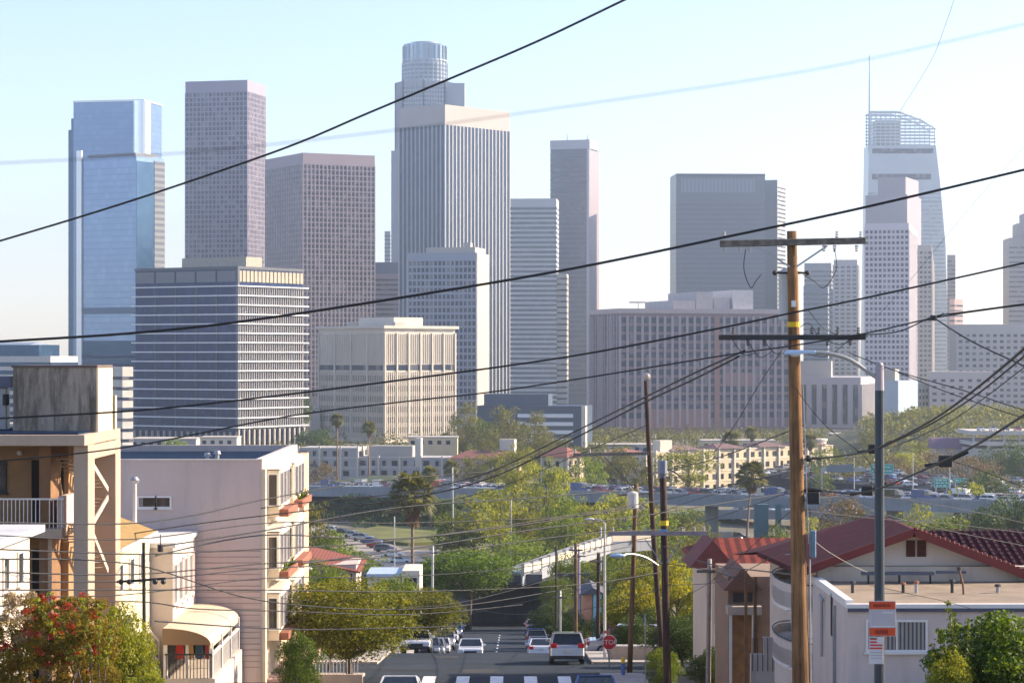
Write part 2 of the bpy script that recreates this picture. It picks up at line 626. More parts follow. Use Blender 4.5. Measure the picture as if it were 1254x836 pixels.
m.build('crown_rib', US, r)
MB().cyl(0, 0, Z(50, D), Z(47, D), 17 * s, n=24).build('crown_cap', US, r)
MB().box(0, 50 * s, -14, 28, -1, Z(99, D)).build('sunlit_wing', US, r)
MB().box(-41 * s, -30 * s, -10, 10, -1, Z(182, D)).build('lower_wing', US, r)

# striped tower
BOA = mat('bone_stone', (.44, .455, .47), .7, .05, .05)
r, L, W, H = tower('striped_tower', 'massive tower with vertical white fins and blank stone top, before the round-topped one', 489, 545, 624, 128, 1700, 40,
                   mat('striped_tower_wall', (.4, .37, .35), .7, .05, .05), glass('glass_steel_blue', (.02, .04, .085), (.04, .06, .1), (2, 2, 4), .5, .3, metal=.5, spec=.1), 'columns', 4, 3.9, 14, pier=.34, pr=.5, piermat=BOA)
# blue gridded mid tower
r, L, W, H = tower('gridded_tower', 'blue-grey gridded block with a blank side coloured pale as sunlit, standing before the striped tower', 500, 583, 597, 309, 1350, 12,
                   mat('blue_grey_concrete', (.28, .32, .4), .7, .05, .05), DARKG, 'grid', 3.7, 2.4, 4, .66, .32, .3)
MB().box(0.0, .6, .6, W, 0, H - .3).build('sunlit_side', PALE, r)  # pale sheet paints the sunlight on the right face
MB().box(-L * .75, -1, 2, W - 1, H, H + 3).build('roof_plant', PALE, r)
MB().box(-L * .2, -L * .1, 3, 8, H + 3, H + 5.5).build('roof_tank', PALE, r)
# banded tower
r, L, W, H = tower('banded_tower', 'light tower striped with white and grey floor bands, right of the striped tower', 625, 681.5, 683, 243, 1620, 4,
                   mat('banded_white', (.5, .5, .52), .7, .05, .05), TEALG, 'band', 3.2, crown=5, winh=.5, W=30)
MB().box(0.1, X(694, 1620) - X(681.5, 1620), 1, 26, 0, Z(335, 1620)).build('lower_wing', PALE, r)
m = MB()
for k in range(24):
    z = Z(340 + k * 7, 1620)
    m.box(.2, X(694, 1620) - X(681.5, 1620) + .1, .8, 26.2, z - 1.2, z)
m.build('wing_window_band', GREYG, r)
# dark slim tower
r, L, W, H = tower('dark_slim_tower', 'slim slate-grey tower with a pale cap, standing alone right of centre', 674, 721, 733, 182, 1900, 18,
                   mat('slate_panel', (.1, .12, .16), .4, .05, .05), glass('glass_slate', (.07, .09, .13), (.12, .15, .2), (3, 3, 3.8), .6, .15), 'band', 3.8, crown=3, winh=.6)
MB().box(-L - .2, .8, -.2, W * .8, H, H + 7).build('roof_cap', mat('cap_grey', (.4, .42, .46), .5), r)
MB().cyl(-L * .6, 4, H + 7, H + 13, .35, .2, n=6).cyl(-2, 4, H + 7, H + 11, .35, .2, n=6).build('roof_mast', GREY, r)
MB().box(-1.6, .4, -.6, .6, 0, H + 7).build('corner_pier', mat('cap_grey', (.4, .42, .46)), r)
MB().box(.1, .5, 1, W, 0, H - 1).build('sunlit_panel', mat('mauve_sunlit', (.3, .26, .3), .5), r)  # lighter mauve skin stands for the sun on this face
# big grey slab
r, L, W, H = tower('grey_slab_tower', 'broad flat-topped blue-grey slab tower behind the utility pole', 828, 937, 940, 213, 1900, -3,
                   mat('slab_grey', (.13, .155, .19), .35, .04, .05), glass('glass_slab', (.11, .135, .16), (.12, .145, .17), (4, 4, 3.8), .5, .35, spec=.4), 'band', 3.8, crown=22, winh=.4, W=40)
MB().box(-L + 4, -8, -.3, .1, Z(236, 1900), Z(219, 1900)).build('louver_band', stripes('louver_stripes', (.26, .29, .34), (.2, .23, .28), 'X', 3, .5), r)
MB().box(-L, 0, -.5, .2, H - 2, H).build('roof_edge', mat('roof_edge_dark', (.1, .12, .14), .5), r)
r, L, W, H = tower('rib_sided_tower', 'narrow dark tower with ribbed pale edges beside the broad grey slab', 941, 951, 958, 222, 1980, 20,
                   mat('rib_pale', (.55, .53, .5), .7), DARKG, 'band', 3.4, crown=3, winh=.45, W=30)
MB().box(-9, 1, -2, 0, 0, H + 1).build('dark_slab', mat('dark_slab', (.12, .15, .18), .5), r)

# spired tower with sail crown
D = 2450
r = thing('spired_tower', 'tall pale glass tower with a lattice sail crown and thin spire', 'tower', (X(1105, D), D, 0))
def q(px, py): return (X(px, D) - X(1105, D), Z(py, D))
body = [q(1059, 486), q(1064, 178), q(1146, 178), q(1152, 230), q(1158, 300), q(1163, 486)]
MB().prism(body, 'y', 0, 34).build('glass_skin', mat('sail_tower_skin', (.42, .47, .52), .3, .05, .05, .3), r)
WG = glass('glass_sail', (.2, .26, .31), (.36, .42, .46), (3, 3, 4), .4, .2, .3)
k = 0
for py in range(236, 480, 5):
    a, b = q(1063, py), q(1150 + min(9, (py - 200) * .06), py)
    MB().box(a[0], b[0], -.2, .1, a[1] - 1.9, a[1]).build('window_band', WG, r)
MB().box(q(1068, 190)[0], q(1143, 190)[0], -.25, .1, q(0, 188)[1], q(0, 182)[1]).build('window_band', DARKG, r)
MB().box(q(1068, 190)[0], q(1140, 190)[0], -.25, .1, q(0, 220)[1], q(0, 213)[1]).build('window_band', DARKG, r)
m = MB()
top = lambda px: 137 if px < 1100 else 137 + (px - 1100) * .37 + max(0, px - 1130) * .25
for py in range(139, 179, 4):
    xr = 1064
    while xr < 1146 and top(xr) <= py:
        xr += 1
    a, b = q(1065, py), q(min(xr, 1140 + (py - 139) * .18), py)
    if b[0] > a[0] + 1:
        for yy in (0, 30):
            m.box(a[0], b[0], yy, yy + .9, a[1], a[1] + 1.5)
for px in range(1066, 1146, 6):
    a, b = q(px, 178), q(px, top(px))
    for yy in (.1, 30.1):
        m.box(a[0], a[0] + .8, yy, yy + .7, a[1], b[1])
pts = [(q(px, top(px))[0], 0.4, q(px, top(px))[1]) for px in range(1066, 1147, 4)]
m.tube(pts, 1.0, 5)
m.tube([(a, 30, c) for a, b, c in pts], 1.0, 5)
m.build('crown_lattice', mat('lattice_white', (.5, .55, .6), .5), r)
a, b = q(1073, 178), q(1103, 147)
MB().box(a[0], b[0], 5, 26, a[1], b[1]).build('crown_core', mat('core_grey', (.2, .24, .27), .6), r)
a = q(1065, 178)
MB().cyl(a[0], 2, a[1] - 8, q(0, 67)[1], 1.3, .45, n=8).build('spire', mat('spire_grey', (.3, .34, .38), .4), r)

# towers in front of and around the spired one
r, L, W, H = tower('mauve_step_tower', 'smooth mauve tower with a stepped top, standing before the spired tower', 1060, 1111, 1128, 238, 2200, 20,
                   mat('mauve_smooth', (.27, .235, .28), .6, .05, .05), GREYG, 'band', 4, crown=60, winh=.3)
MB().box(-L * .72, -2, 3, W - 2, H, H + 16).build('upper_step', mat('mauve_smooth', (.27, .235, .28)), r)
r, L, W, H = tower('white_gridded_tower', 'white tower with a tight square window grid and a glowing sunlit edge', 1059, 1113, 1123, 273, 1650, 12,
                   mat('grid_white', (.56, .52, .56), .7, .04, .05), DARKG, 'grid', 3.7, 2.9, 4, .55, .38, .3)
r, L, W, H = tower('pale_gridded_tower', 'faint warm gridded tower just right of the white gridded one', 1110, 1141, 1146, 300, 1900, 10,
                   mat('grid_warm', (.42, .38, .35), .7, .04, .05), GREYG, 'grid', 3.8, 3, 4, .5, .4, .3)
r, L, W, H = tower('hazy_grey_tower', 'hazy grey tower with a recessed glass strip, right of the utility pole', 985, 1018, 1022, 322, 1950, 10,
                   mat('hazy_grey', (.36, .36, .4), .7, .04, .05), TEALG, 'band', 3.6, crown=5, winh=.4, W=30)
r, L, W, H = tower('low_blue_tower', 'low blue-grey hazy tower in front of the recessed glass tower', 984, 1013, 1017, 350, 1750, 10,
                   mat('hazy_blue', (.26, .3, .36), .6, .04, .05), TEALG, 'band', 3.6, crown=4, winh=.4, W=30)
r, L, W, H = tower('balcony_tower', 'pale apartment tower with stacked balconies, left of the white gridded tower', 1021, 1050, 1055, 318, 1850, 10,
                   mat('hazy_white', (.5, .5, .5), .7, .04, .05), TEALG, 'grid', 3.2, 5, 4, .45, .3, .8, W=30)
r, L, W, H = tower('thin_brown_tower', 'thin brownish tower just right of the spired tower', 1160, 1170, 1173, 312, 2300, 10,
                   mat('thin_brown', (.2, .18, .19), .7), GREYG, 'band', 4, crown=4, winh=.4, W=20)
r, L, W, H = tower('pink_sliver_tower', 'sliver of a pink sunlit tower between the thin brown tower and wide grey block', 1163, 1169, 1179, 366, 1750, 50,
                   mat('pink_plaster', (.5, .36, .34), .7), GREYG, 'band', 3.6, crown=3, winh=.35)
r, L, W, H = tower('wide_hazy_block', 'wide low grey block with a flat roof at the right edge', 1172, 1290, 1294, 397, 1500, 4,
                   mat('wide_grey', (.4, .37, .37), .7, .05, .05), GREYG, 'grid', 3.7, 4.2, 5, .45, .45, .3, W=40)
r, L, W, H = tower('stepped_edge_tower', 'grey stepped tower cut by the right edge of the photo', 1236, 1290, 1296, 291, 2000, 4,
                   mat('edge_grey', (.25, .235, .25), .7, .05, .05), GREYG, 'band', 4, crown=6, winh=.3, W=40)
MB().box(-L + 7, 0, 4, 34, H, H + 12).box(-L + 12, 0, 6, 30, H + 12, H + 20).build('upper_step', mat('edge_grey', (.25, .235, .25)), r)
# little things behind
r, L, W, H = tower('far_sliver_tower', 'thin pale sliver tower seen left of the round-topped tower', 471, 478, 481, 283, 2500, 10,
                   mat('far_blue', (.3, .34, .4), .6), TEALG, 'band', 4, crown=3, winh=.3, W=20)
r, L, W, H = tower('far_banded_block', 'far mauve banded block between the broad granite and striped towers', 455, 492, 498, 335, 1900, 5,
                   mat('far_mauve', (.27, .24, .28), .7), GREYG, 'band', 3.8, crown=3, winh=.4, W=30)
MB().box(-L, -3, 4, 20, H, H + 9).build('blue_penthouse', mat('penthouse_blue', (.06, .11, .2), .4), r)

# brown gridded block
BR = mat('mauve_brown_brick', (.19, .13, .14), .8, .08, .1)
r, L, W, H = tower('brown_gridded_block', 'large mauve-brown office block with rows of dark square windows', 722, 759, 967, 379, 1250, 74,
                   BR, DARKG, 'grid', 4.42, 4.0, 3.2, .66, .34, .5, piermat=mat('mauve_pier', (.31, .265, .31), .8, .06, .1))
MB().box(-L - .6, .6, -.6, W + .6, H - 1.8, H + .6).build('cornice', mat('cornice_mauve', (.4, .34, .35), .8), r)
M_ = mat('plant_pale', (.42, .39, .4), .7, .1, .3)
MB().box(-L + 3, -3, 30, 34 + 8, H + .6, H + 5).build('roof_plant', M_, r)
MB().box(-L + 3, -4, 43, 52, H + .6, H + 9.5).build('roof_plant', M_, r)
MB().box(-L + 4, -5, 53, 62, H + .6, H + 6.5).build('roof_plant', M_, r)
MB().box(-L + 3, -3, 63, 74, H + .6, H + 10.5).build('roof_plant', mat('plant_white', (.6, .56, .55), .7), r)
MB().tube([(-6, 12, H + .6), (-6, 12, H + 4)], .2, 5).box(-9, -3, 8, 15, H + 3.6, H + 4.2).build('roof_aerial', M_, r)
m = MB()
nL = 10
for k in range(nL):
    x = -L + L * (k + .5) / nL
    m.box(x - .45, x + .45, -.9, -.4, 4, H - 2)
m.build('narrow_pier', MATS['mauve_pier'], r)
RB = mat('red_brown_brick', (.27, .15, .14), .85, .1, .3)
MB().box(0, .75, W * .55, W * .58, 3, H - 3).build('brick_strip', RB, r)
MB().box(0, .3, W * .17, W * .53, Z(522, 1290), Z(499, 1290)).build('brick_panel', RB, r)
MB().box(0, .3, W * .6, W * .8, Z(470, 1330), Z(455, 1330)).build('brick_panel', RB, r)

# beige block
r, L, W, H = tower('beige_office_block', 'cream stone office block with a cornice roof, lit on its right side', 391, 471, 557, 402, 1120, 47,
                   CREAM, glass('glass_beige', (.05, .05, .055), (.25, .22, .18), (1.3, 1.3, 4), .5, .2), 'none', W=None)
beH, beL, beW = H, L, W
zt = Z(447, 1120)
for k in range(9):
    z = zt - k * 4.75
    if z < 3: break
    MB().box(-L - .1, .1, -.1, W + .1, z - (2.7 if k else 2.4), z).build('window_band', DARKG if k == 0 else MATS['glass_beige'], r)
m = MB()
for k in range(int(L / 1.25) + 1):
    x = -L + k * 1.25
    m.box(x - .2, x + .2, -.45, .0, 2, zt - 3.0)
for k in range(int(W / 1.25) + 1):
    y = k * 1.25
    m.box(0, .45, y - .2, y + .2, 2, zt - 3.0)
m.build('window_fin', CREAM, r)
m = MB()
for k in range(int(W / 1.25) + 1):
    y = k * 1.25
    m.box(0, .3, y - .15, y + .15, zt + .6, H - 2.4)
for k in range(int(L / 1.25) + 1):
    x = -L + k * 1.25
    m.box(x - .12, x + .12, -.3, 0, zt + .6, H - 2.4)
for k in range(7):
    m.box(0, .7, W * k / 6 - .4, W * k / 6 + .4, 2, H - 2)
for k in range(5):
    m.box(-L * k / 4 - .4, -L * k / 4 + .4, -.7, 0, 2, H - 2)
m.build('stone_rib', CREAM, r)
m = MB()
for k in range(6):
    m.box(-.1, .12, W * (k + .12) / 6, W * (k + .88) / 6, zt - 2.4, zt + .2)
m.build('window_band', DARKG, r)
m = MB()
for k in range(int(W / 1.25)):
    y = (k + .5) * 1.25
    m.box(-.1, .1, y - .28, y + .28, zt + 1.2, H - 3.2)
m.build('window_slot', mat('slot_shadow_glass', (.3, .26, .22), .5), r)
MB().box(-L - 1.4, 1.4, -1.4, W + 1.4, H, H + 1.3).build('cornice', CREAM, r)
MB().box(-L * .62, -4, 9, W * .62, H + 1.3, H + 5.2).build('penthouse', CREAM, r)
MB().box(-L * .8, -L * .66, 9, W * .5, H + 1.3, H + 3.4).box(-4, -2, 8, 14, H + 1.3, H + 3).build('roof_plant', PALE, r)

# dark louvred glass block
r, L, W, H = tower('dark_glass_block', 'dark navy glass office block ringed by thin white sunshades', 166, 291, 371, 327, 1020, 33,
                   NAVY, NAVY, 'none', body_name='glass_skin')
m = MB()
bz = Z(350, 1020)
WL = mat('sunshade_white', (.72, .72, .74), .5, .03, .3)
for k in range(17):
    z = bz - k * 3.93
    if z < 8: break
    MB().box(-L - 1.3, 1.3, -1.3, W + 2.6, z - .24, z + .24).build('sunshade', WL, r)
for k in range(int(W / 1.5) + 1):
    m.box(.0, .45, k * 1.5 - .14, k * 1.5 + .14, 9, bz)
m.build('mullion', mat('mullion_pale', (.45, .43, .42), .5), r)
m = MB()
for k in range(5):
    m.box(-L * k / 5 - .35, -L * k / 5 + .35, -.25, 0, 9, bz)
m.box(-.6, .7, -.7, .6, 8, H)
m.build('column_line', mat('column_dark', (.04, .05, .08), .5), r)
m = MB()
for k in range(5):
    m.box(-L * (k + 1) / 5 + .5, -L * k / 5 - .5, -.25, .1, bz + 1.8, H - 1.4)
m.build('louver_panel', stripes('louvre_grey', (.2, .22, .24), (.14, .155, .17), 'Z', .5, .5), r)
m = MB()
for k in range(17):
    m.box(-.1, .4, W * k / 17 + .35, W * (k + 1) / 17 - .35, bz + 1.8, H - 1.4)
m.build('louver_panel', mat('louvre_tan', (.4, .34, .26), .6), r)
MB().box(-L - .3, .5, -.4, W + .3, H - .8, H + .4).build('roof_edge', mat('roof_edge_navy', (.05, .06, .09), .5), r)
MB().box(-L * .66, -2, 8, W * .42, H + .4, H + 4.6).build('penthouse', mat('penthouse_tan', (.36, .33, .27), .7), r)
m = MB()
for k in range(14):
    m.box(.0, .9, W * k / 13 - .4, W * k / 13 + .4, 1, 9)
for k in range(18):
    m.box(-L * k / 17 - .3, -L * k / 17 + .3, -.9, 0, 1, 8)
m.build('ground_column', PALE, r)

# low things at the left edge
r, L, W, H = tower('low_roofed_hall', 'low blue hall with a pale curved roof at the far left edge', -40, 62, 95, 436, 900, 14,
                   mat('hall_pale', (.52, .5, .48), .7), DEEPB, 'band', 3, crown=1.5, winh=.5)
MB().box(-L, -6, 3, W - 3, H, H + 4.2).build('upper_floor', DEEPB, r)
MB().prism([(3, H + 4.2), (W - 3, H + 4.2), (W * .5, H + 5.2)], 'x', -L, -10).build('roof', mat('roof_bluegrey', (.2, .26, .34), .5), r)
r, L, W, H = tower('blue_box_building', 'plain deep blue box building between the twin glass towers and the dark block', 101, 166, 172, 417, 1200, 5,
                   DEEPB, NAVY, 'band', 4, crown=6, winh=.3, W=30)
r, L, W, H = tower('small_concrete_tower', 'small pale concrete building with ribbed side behind the water-stained rooftop box', 127, 150, 163, 449, 800, 45,
                   mat('pale_concrete', (.5, .48, .45), .8, .1, .3), DARKG, 'band', 3.4, crown=2, winh=.3)
# low dark office in the trees
r, L, W, H = tower('low_navy_office', 'low navy office with white window bands behind the trees at centre', 584, 716, 722, 497, 1050, 8,
                   mat('navy_panel', (.03, .055, .1), .5, .05, .1), DARKG, 'none', W=30)
for k in range(4):
    MB().box(-L * .62, -5, -.4, .1, H - 5 - k * 3.5, H - 3.4 - k * 3.5).build('white_band', WL, r)
MB().box(-1.4, .4, -.4, 6, 0, H).build('pale_corner', CREAM, r)
MB().box(-L * .95, -L * .35, 5, 20, H, H + 5.0).build('roof_plant', mat('navy_plant', (.05, .08, .13), .5), r)
# grey ribbed block right of the pole
r, L, W, H = tower('ribbed_grey_block', 'pale grey block with tall dark window slots beside the street lamp', 978, 1054, 1074, 462, 1350, 14,
                   mat('ribbed_grey', (.42, .4, .42), .8, .06, .1), DARKG, 'columns', 4, 5.4, 4, pier=.5, pr=.6, z0=2)
MB().box(-L, -L * .5, 8, 14, H, H + 9).build('roof_plant', PALE, r)
r, L, W, H = tower('plain_blue_box', 'blank light blue box building behind the street lamp pole', 1072, 1100, 1124, 466, 1280, 30,
                   mat('plain_blue', (.32, .42, .52), .5, .04, .1), TEALG, 'none')
MB().box(-L, -L * .2, 2, 8, H, H + 6).build('penthouse', PALE, r)
r, L, W, H = tower('checkered_block', 'small checkered cream block with dark windows right of the blue box', 1100, 1120, 1137, 470, 1340, 40,
                   CREAM, DARKG, 'grid', 3.6, 3.4, 2, .5, .5, .3)
r, L, W, H = tower('faint_low_block', 'faint low pinkish block under the wide hazy grey block', 1139, 1215, 1224, 455, 1330, 8,
                   mat('faint_pink', (.46, .4, .4), .8, .08, .1), GREYG, 'grid', 3.6, 5, 3, .4, .5, .3, W=30)
# ------------------------------------------------------------------ trees, palms and cars to copy
BARK = mat('bark', (.12, .085, .06), .9, .25, 6, bump=.4)
LEAF = {
    'olive': leafmat('leaf_olive', (.05, .065, .015), (.19, .19, .035), .35),
    'yellow': leafmat('leaf_yellow_green', (.085, .12, .015), (.3, .31, .035), .4),
    'dark': leafmat('leaf_dark', (.008, .026, .005), (.07, .12, .012), .28),
    'green': leafmat('leaf_green', (.025, .06, .006), (.2, .27, .02), .4),
    'street': leafmat('leaf_street', (.03, .048, .005), (.24, .25, .022), .38),
    'ficus': leafmat('leaf_ficus', (.015, .045, .005), (.13, .2, .015), .35),
    'bush': leafmat('leaf_bush', (.09, .08, .01), (.34, .26, .03), .4),
    'brown': leafmat('leaf_brown', (.09, .07, .04), (.2, .15, .08), .3),
    'red': leafmat('leaf_red', (.22, .012, .014), (.4, .06, .03), .3),
    'cream': leafmat('leaf_cream', (.24, .18, .12), (.4, .32, .24), .3),
    'orange': leafmat('leaf_orange', (.45, .12, .02), (.55, .2, .03), .35),
    'palm': leafmat('leaf_palm', (.06, .08, .02), (.2, .19, .045), .3),
    'dead': leafmat('leaf_dead', (.14, .075, .035), (.24, .14, .06), .25),
    'golden': leafmat('leaf_golden', (.09, .11, .01), (.34, .32, .02), .4),
}


def leaves(centres, radii, per, size, rs, flat=.75, under=.25, aspect=1.9, droop=0):
    """leaf faces spread through the shells of many small clumps"""
    V = []
    for c, r, n in zip(centres, radii, per):
        d = rs.normal(size=(n, 3))
        d /= np.linalg.norm(d, axis=1, keepdims=True)
        keep = (d[:, 2] > -.25) | (rs.rand(n) < under)
        d = d[keep]
        n = len(d)
        rad = r * (.55 + .5 * rs.rand(n) ** .6)
        p = np.array(c) + d * rad[:, None] * np.array([1, 1, flat])
        a = rs.normal(size=(n, 3)); a += d * .25
        a[:, 2] -= droop
        a /= np.linalg.norm(a, axis=1, keepdims=True)
        b = np.cross(a, d + rs.normal(size=(n, 3)) * .6)
        b /= (np.linalg.norm(b, axis=1, keepdims=True) + 1e-9)
        s = size * (.6 + .8 * rs.rand(n))[:, None]
        q = np.stack([p - a * s, p + b * s / aspect, p + a * s, p - b * s / aspect], 1)
        V.append(q)
    return np.concatenate(V, 0).reshape(-1, 3)


def leafmesh(name, V, m):
    n = len(V) // 4
    me = bpy.data.meshes.new(name)
    me.vertices.add(len(V)); me.loops.add(len(V)); me.polygons.add(n)
    me.vertices.foreach_set('co', V.astype(np.float32).ravel())
    me.loops.foreach_set('vertex_index', np.arange(len(V), dtype=np.int32))
    me.polygons.foreach_set('loop_start', np.arange(0, len(V), 4, dtype=np.int32))
    me.polygons.foreach_set('loop_total', np.full(n, 4, dtype=np.int32))
    me.materials.append(m)
    me.update(calc_edges=True)
    return me


TREES = {}


def tree_proto(key, leafkey, seed, nblob, nleaf, size, shape='round', trunk_h=.3):
    """unit tree: 1 high, 1 wide"""
    rs = np.random.RandomState(seed)
    cs, rr = [], []
    for i in range(nblob):
        for _ in range(50):
            p = rs.uniform(-1, 1, 3)
            l = np.linalg.norm(p)
            if l > 1 or (l < .45 and rs.rand() < .6): continue
            break
        if shape == 'round':
            x, y, z = p[0] * .40, p[1] * .40, .56 + p[2] * .34
            r = rs.uniform(.10, .17)
        elif shape == 'tall':
            z = .52 + p[2] * .42
            wd = .40 * (1 - .5 * abs(z - .5) / .5)
            x, y = p[0] * wd, p[1] * wd
            r = rs.uniform(.09, .15)
        elif shape == 'bush':
            x, y, z = p[0] * .42, p[1] * .42, .45 + p[2] * .42
            r = rs.uniform(.12, .2)
        else:  # cone-ish umbrella
            x, y, z = p[0] * .44, p[1] * .44, .66 + p[2] * .24
            r = rs.uniform(.09, .14)
        if rs.rand() < .28:      # ragged outliers
            x, y, z, r = x * 1.22, y * 1.22, min(.97, z * 1.08), r * rs.uniform(.45, .7)
        elif rs.rand() < .25:
            r *= 1.25
        cs.append((x, y, z)); rr.append(r)
    per = [int(nleaf * (r / .14) ** 2 / nblob) for r in rr]
    V = leaves(cs, rr, per, size, rs)
    cm = leafmesh('crown', V, LEAF[leafkey])
    m = MB()
    lean = rs.uniform(-.03, .03)
    m.tube([(0, 0, -.02), (lean * .5, 0, trunk_h * .5), (lean, 0, trunk_h), (lean, .01, .62)], [.028, .022, .018, .006], 7)
    for c in cs[:12]:
        m.tube([(lean, 0, trunk_h * rs.uniform(.7, 1.2)), (c[0] * .5, c[1] * .5, (c[2] + trunk_h) * .52), c], [.012, .008, .003], 5)
    TREES[key] = (m.mesh('trunk', BARK, smooth=True), cm)


tree_proto('far_olive', 'olive', 1, 40, 7000, .017, 'tall')
tree_proto('far_olive_b', 'olive', 2, 36, 6500, .018, 'round')
tree_proto('far_yellow', 'yellow', 3, 40, 7000, .017, 'tall')
tree_proto('far_yellow_b', 'yellow', 4, 36, 6500, .018, 'round')
tree_proto('far_dark', 'dark', 5, 36, 6500, .018, 'round')
tree_proto('far_green', 'green', 6, 40, 7000, .017, 'round')
tree_proto('far_brown', 'brown', 7, 34, 3800, .016, 'round')
tree_proto('far_bush', 'green', 8, 22, 4500, .022, 'bush')
tree_proto('mid_green', 'green', 9, 80, 34000, .011, 'round', .2)
tree_proto('mid_olive', 'street', 10, 90, 42000, .0105, 'round', .2)
tree_proto('mid_ficus', 'ficus', 17, 80, 32000, .012, 'bush', .15)
tree_proto('mid_ficus_raised', 'ficus', 18, 80, 34000, .012, 'umbrella', .45)
tree_proto('mid_dark', 'dark', 11, 70, 30000, .012, 'bush', .15)
tree_proto('mid_golden', 'golden', 12, 50, 13000, .017, 'round', .4)
tree_proto('near_green', 'yellow', 13, 80, 26000, .016, 'bush', .15)
tree_proto('near_dark', 'ficus', 14, 80, 22000, .019, 'bush', .15)
tree_proto('hedge_green', 'yellow', 15, 40, 9000, .02, 'bush', .1)

SEEN = {}


def tree(key, px, ptop, D, wpx, label, hm=None, name='leafy_tree', group=None, cat='tree', base=None, rz=None, wscale=1.0):
    """a tree whose crown top shows at (px, ptop) at distance D; stands on the ground"""
    gz = G(D) if base is None else base
    h = Z(ptop, D) - gz
    wd = wpx * D / F
    t = thing(name, label, cat, (X(px, D), D, gz - .02), rnd.uniform(0, 6.28) if rz is None else rz, group)
    t.scale = (wd, wd, h)
    a, b = TREES[key]
    meshobj('trunk', a, t)
    meshobj('crown', b, t)
    return t


def frond_fan(m, c, d, L, w, rs, blades=9):
    """a fan leaf: stalk and a spread of narrow drooping blades"""
    d = Vector(d).normalized()
    c = Vector(c)
    e = c + d * L * .5
    side = d.cross(Vector((0, 0, 1)))
    if side.length < .1: side = Vector((1, 0, 0))
    side.normalize()
    up = side.cross(d).normalized()
    m.add([c, c + side * .03 * L, e + side * .015 * L, e], [(0, 1, 2, 3)])
    for k in range(blades):
        a = (k / (blades - 1) - .5) * 2.3
        dd = (d * math.cos(a) + side * math.sin(a)).normalized()
        ln = L * .62 * (1 - .25 * abs(a) / 1.15) * rs.uniform(.85, 1.1)
        mid = e + dd * ln * .55
        tip = e + dd * ln + Vector((0, 0, -.18 * L * rs.uniform(.5, 1.3)))
        n = dd.cross(up).normalized() * w
        m.add([e, mid + n, tip, mid - n], [(0, 1, 2, 3)])


def fan_palm_meshes(seed, nf=95, L=1.35, skirt=1.5):
    rs = random.Random(seed)
    m = MB()
    for k in range(nf):
        az = rs.uniform(0, 6.283)
        el = rs.uniform(-.75, 1.3)
        d = (math.cos(az) * math.cos(el), math.sin(az) * math.cos(el), math.sin(el))
        frond_fan(m, (d[0] * .15, d[1] * .15, .1 * d[2]), d, L * rs.uniform(.85, 1.15) * 1.2, .085, rs)
    crown = m.mesh('crown', LEAF['palm'], fix=False)
    m = MB()
    for k in range(60):
        az = rs.uniform(0, 6.283)
        z0 = -rs.uniform(.05, skirt)
        el = rs.uniform(-1.5, -1.25)
        r = .14
        d = (math.cos(az) * math.cos(el), math.sin(az) * math.cos(el), math.sin(el))
        frond_fan(m, (math.cos(az) * r, math.sin(az) * r, z0), d, L * .75, .07, rs, 6)
    return crown, m.mesh('dead_skirt', LEAF['dead'], fix=False)


PALM_BARK = mat('palm_bark', (.22, .15, .1), .9, .3, 5, bump=.4)
PALM = [fan_palm_meshes(s, skirt=k) for s, k in ((1, 1.1), (2, .8), (3, .6))]


def palm(px, pcrown, D, label, v=0, sc=1.0, group=None, lean=0.0, base=None):
    gz = G(D) if base is None else base
    h = Z(pcrown, D) - gz
    t = thing('fan_palm', label, 'palm tree', (X(px, D) - lean, D, gz), 0, group)
    pts = [(0, 0, -.1), (lean * .2, 0, h * .35), (lean * .6, 0, h * .7), (lean, 0, h)]
    MB().tube(pts, [.34, .25, .2, .17], 8).build('trunk', PALM_BARK, t, smooth=True)
    a = meshobj('crown', PALM[v][0], t); a.location = (lean, 0, h); a.scale = (sc,) * 3
    b = meshobj('dead_skirt', PALM[v][1], t); b.location = (lean, 0, h); b.scale = (sc,) * 3
    return t


# ------------------------------------------------------------------ cars (front of the car points to -y)
PAINT = {
    'white': mat('paint_white', (.75, .76, .78), .25, .02, 1, coat=1),
    'silver': mat('paint_silver', (.45, .46, .48), .28, .02, 1, .5, coat=1),
    'grey': mat('paint_grey', (.14, .15, .17), .28, .02, 1, .3, coat=1),
    'black': mat('paint_black', (.015, .016, .02), .2, .02, 1, coat=1),
    'blue': mat('paint_blue', (.03, .08, .25), .25, .02, 1, coat=1),
    'red': mat('paint_red', (.35, .02, .02), .25, .02, 1, coat=1),
}
CARGLASS = mat('car_glass', (.012, .016, .02), .06, .02, 1, spec=.8)
RUBBER = mat('rubber', (.02, .02, .02), .85)
RIM = mat('rim_metal', (.4, .4, .42), .35, .02, 1, .8)
HEADL = mat('headlight_lens', (.7, .72, .75), .1, .02, 1)
TAILL = mat('taillight_lens', (.55, .012, .015), .2, .02, 1)
TRIMB = mat('black_trim', (.025, .025, .028), .6)
PLATE = mat('plate_white', (.6, .6, .58), .5)


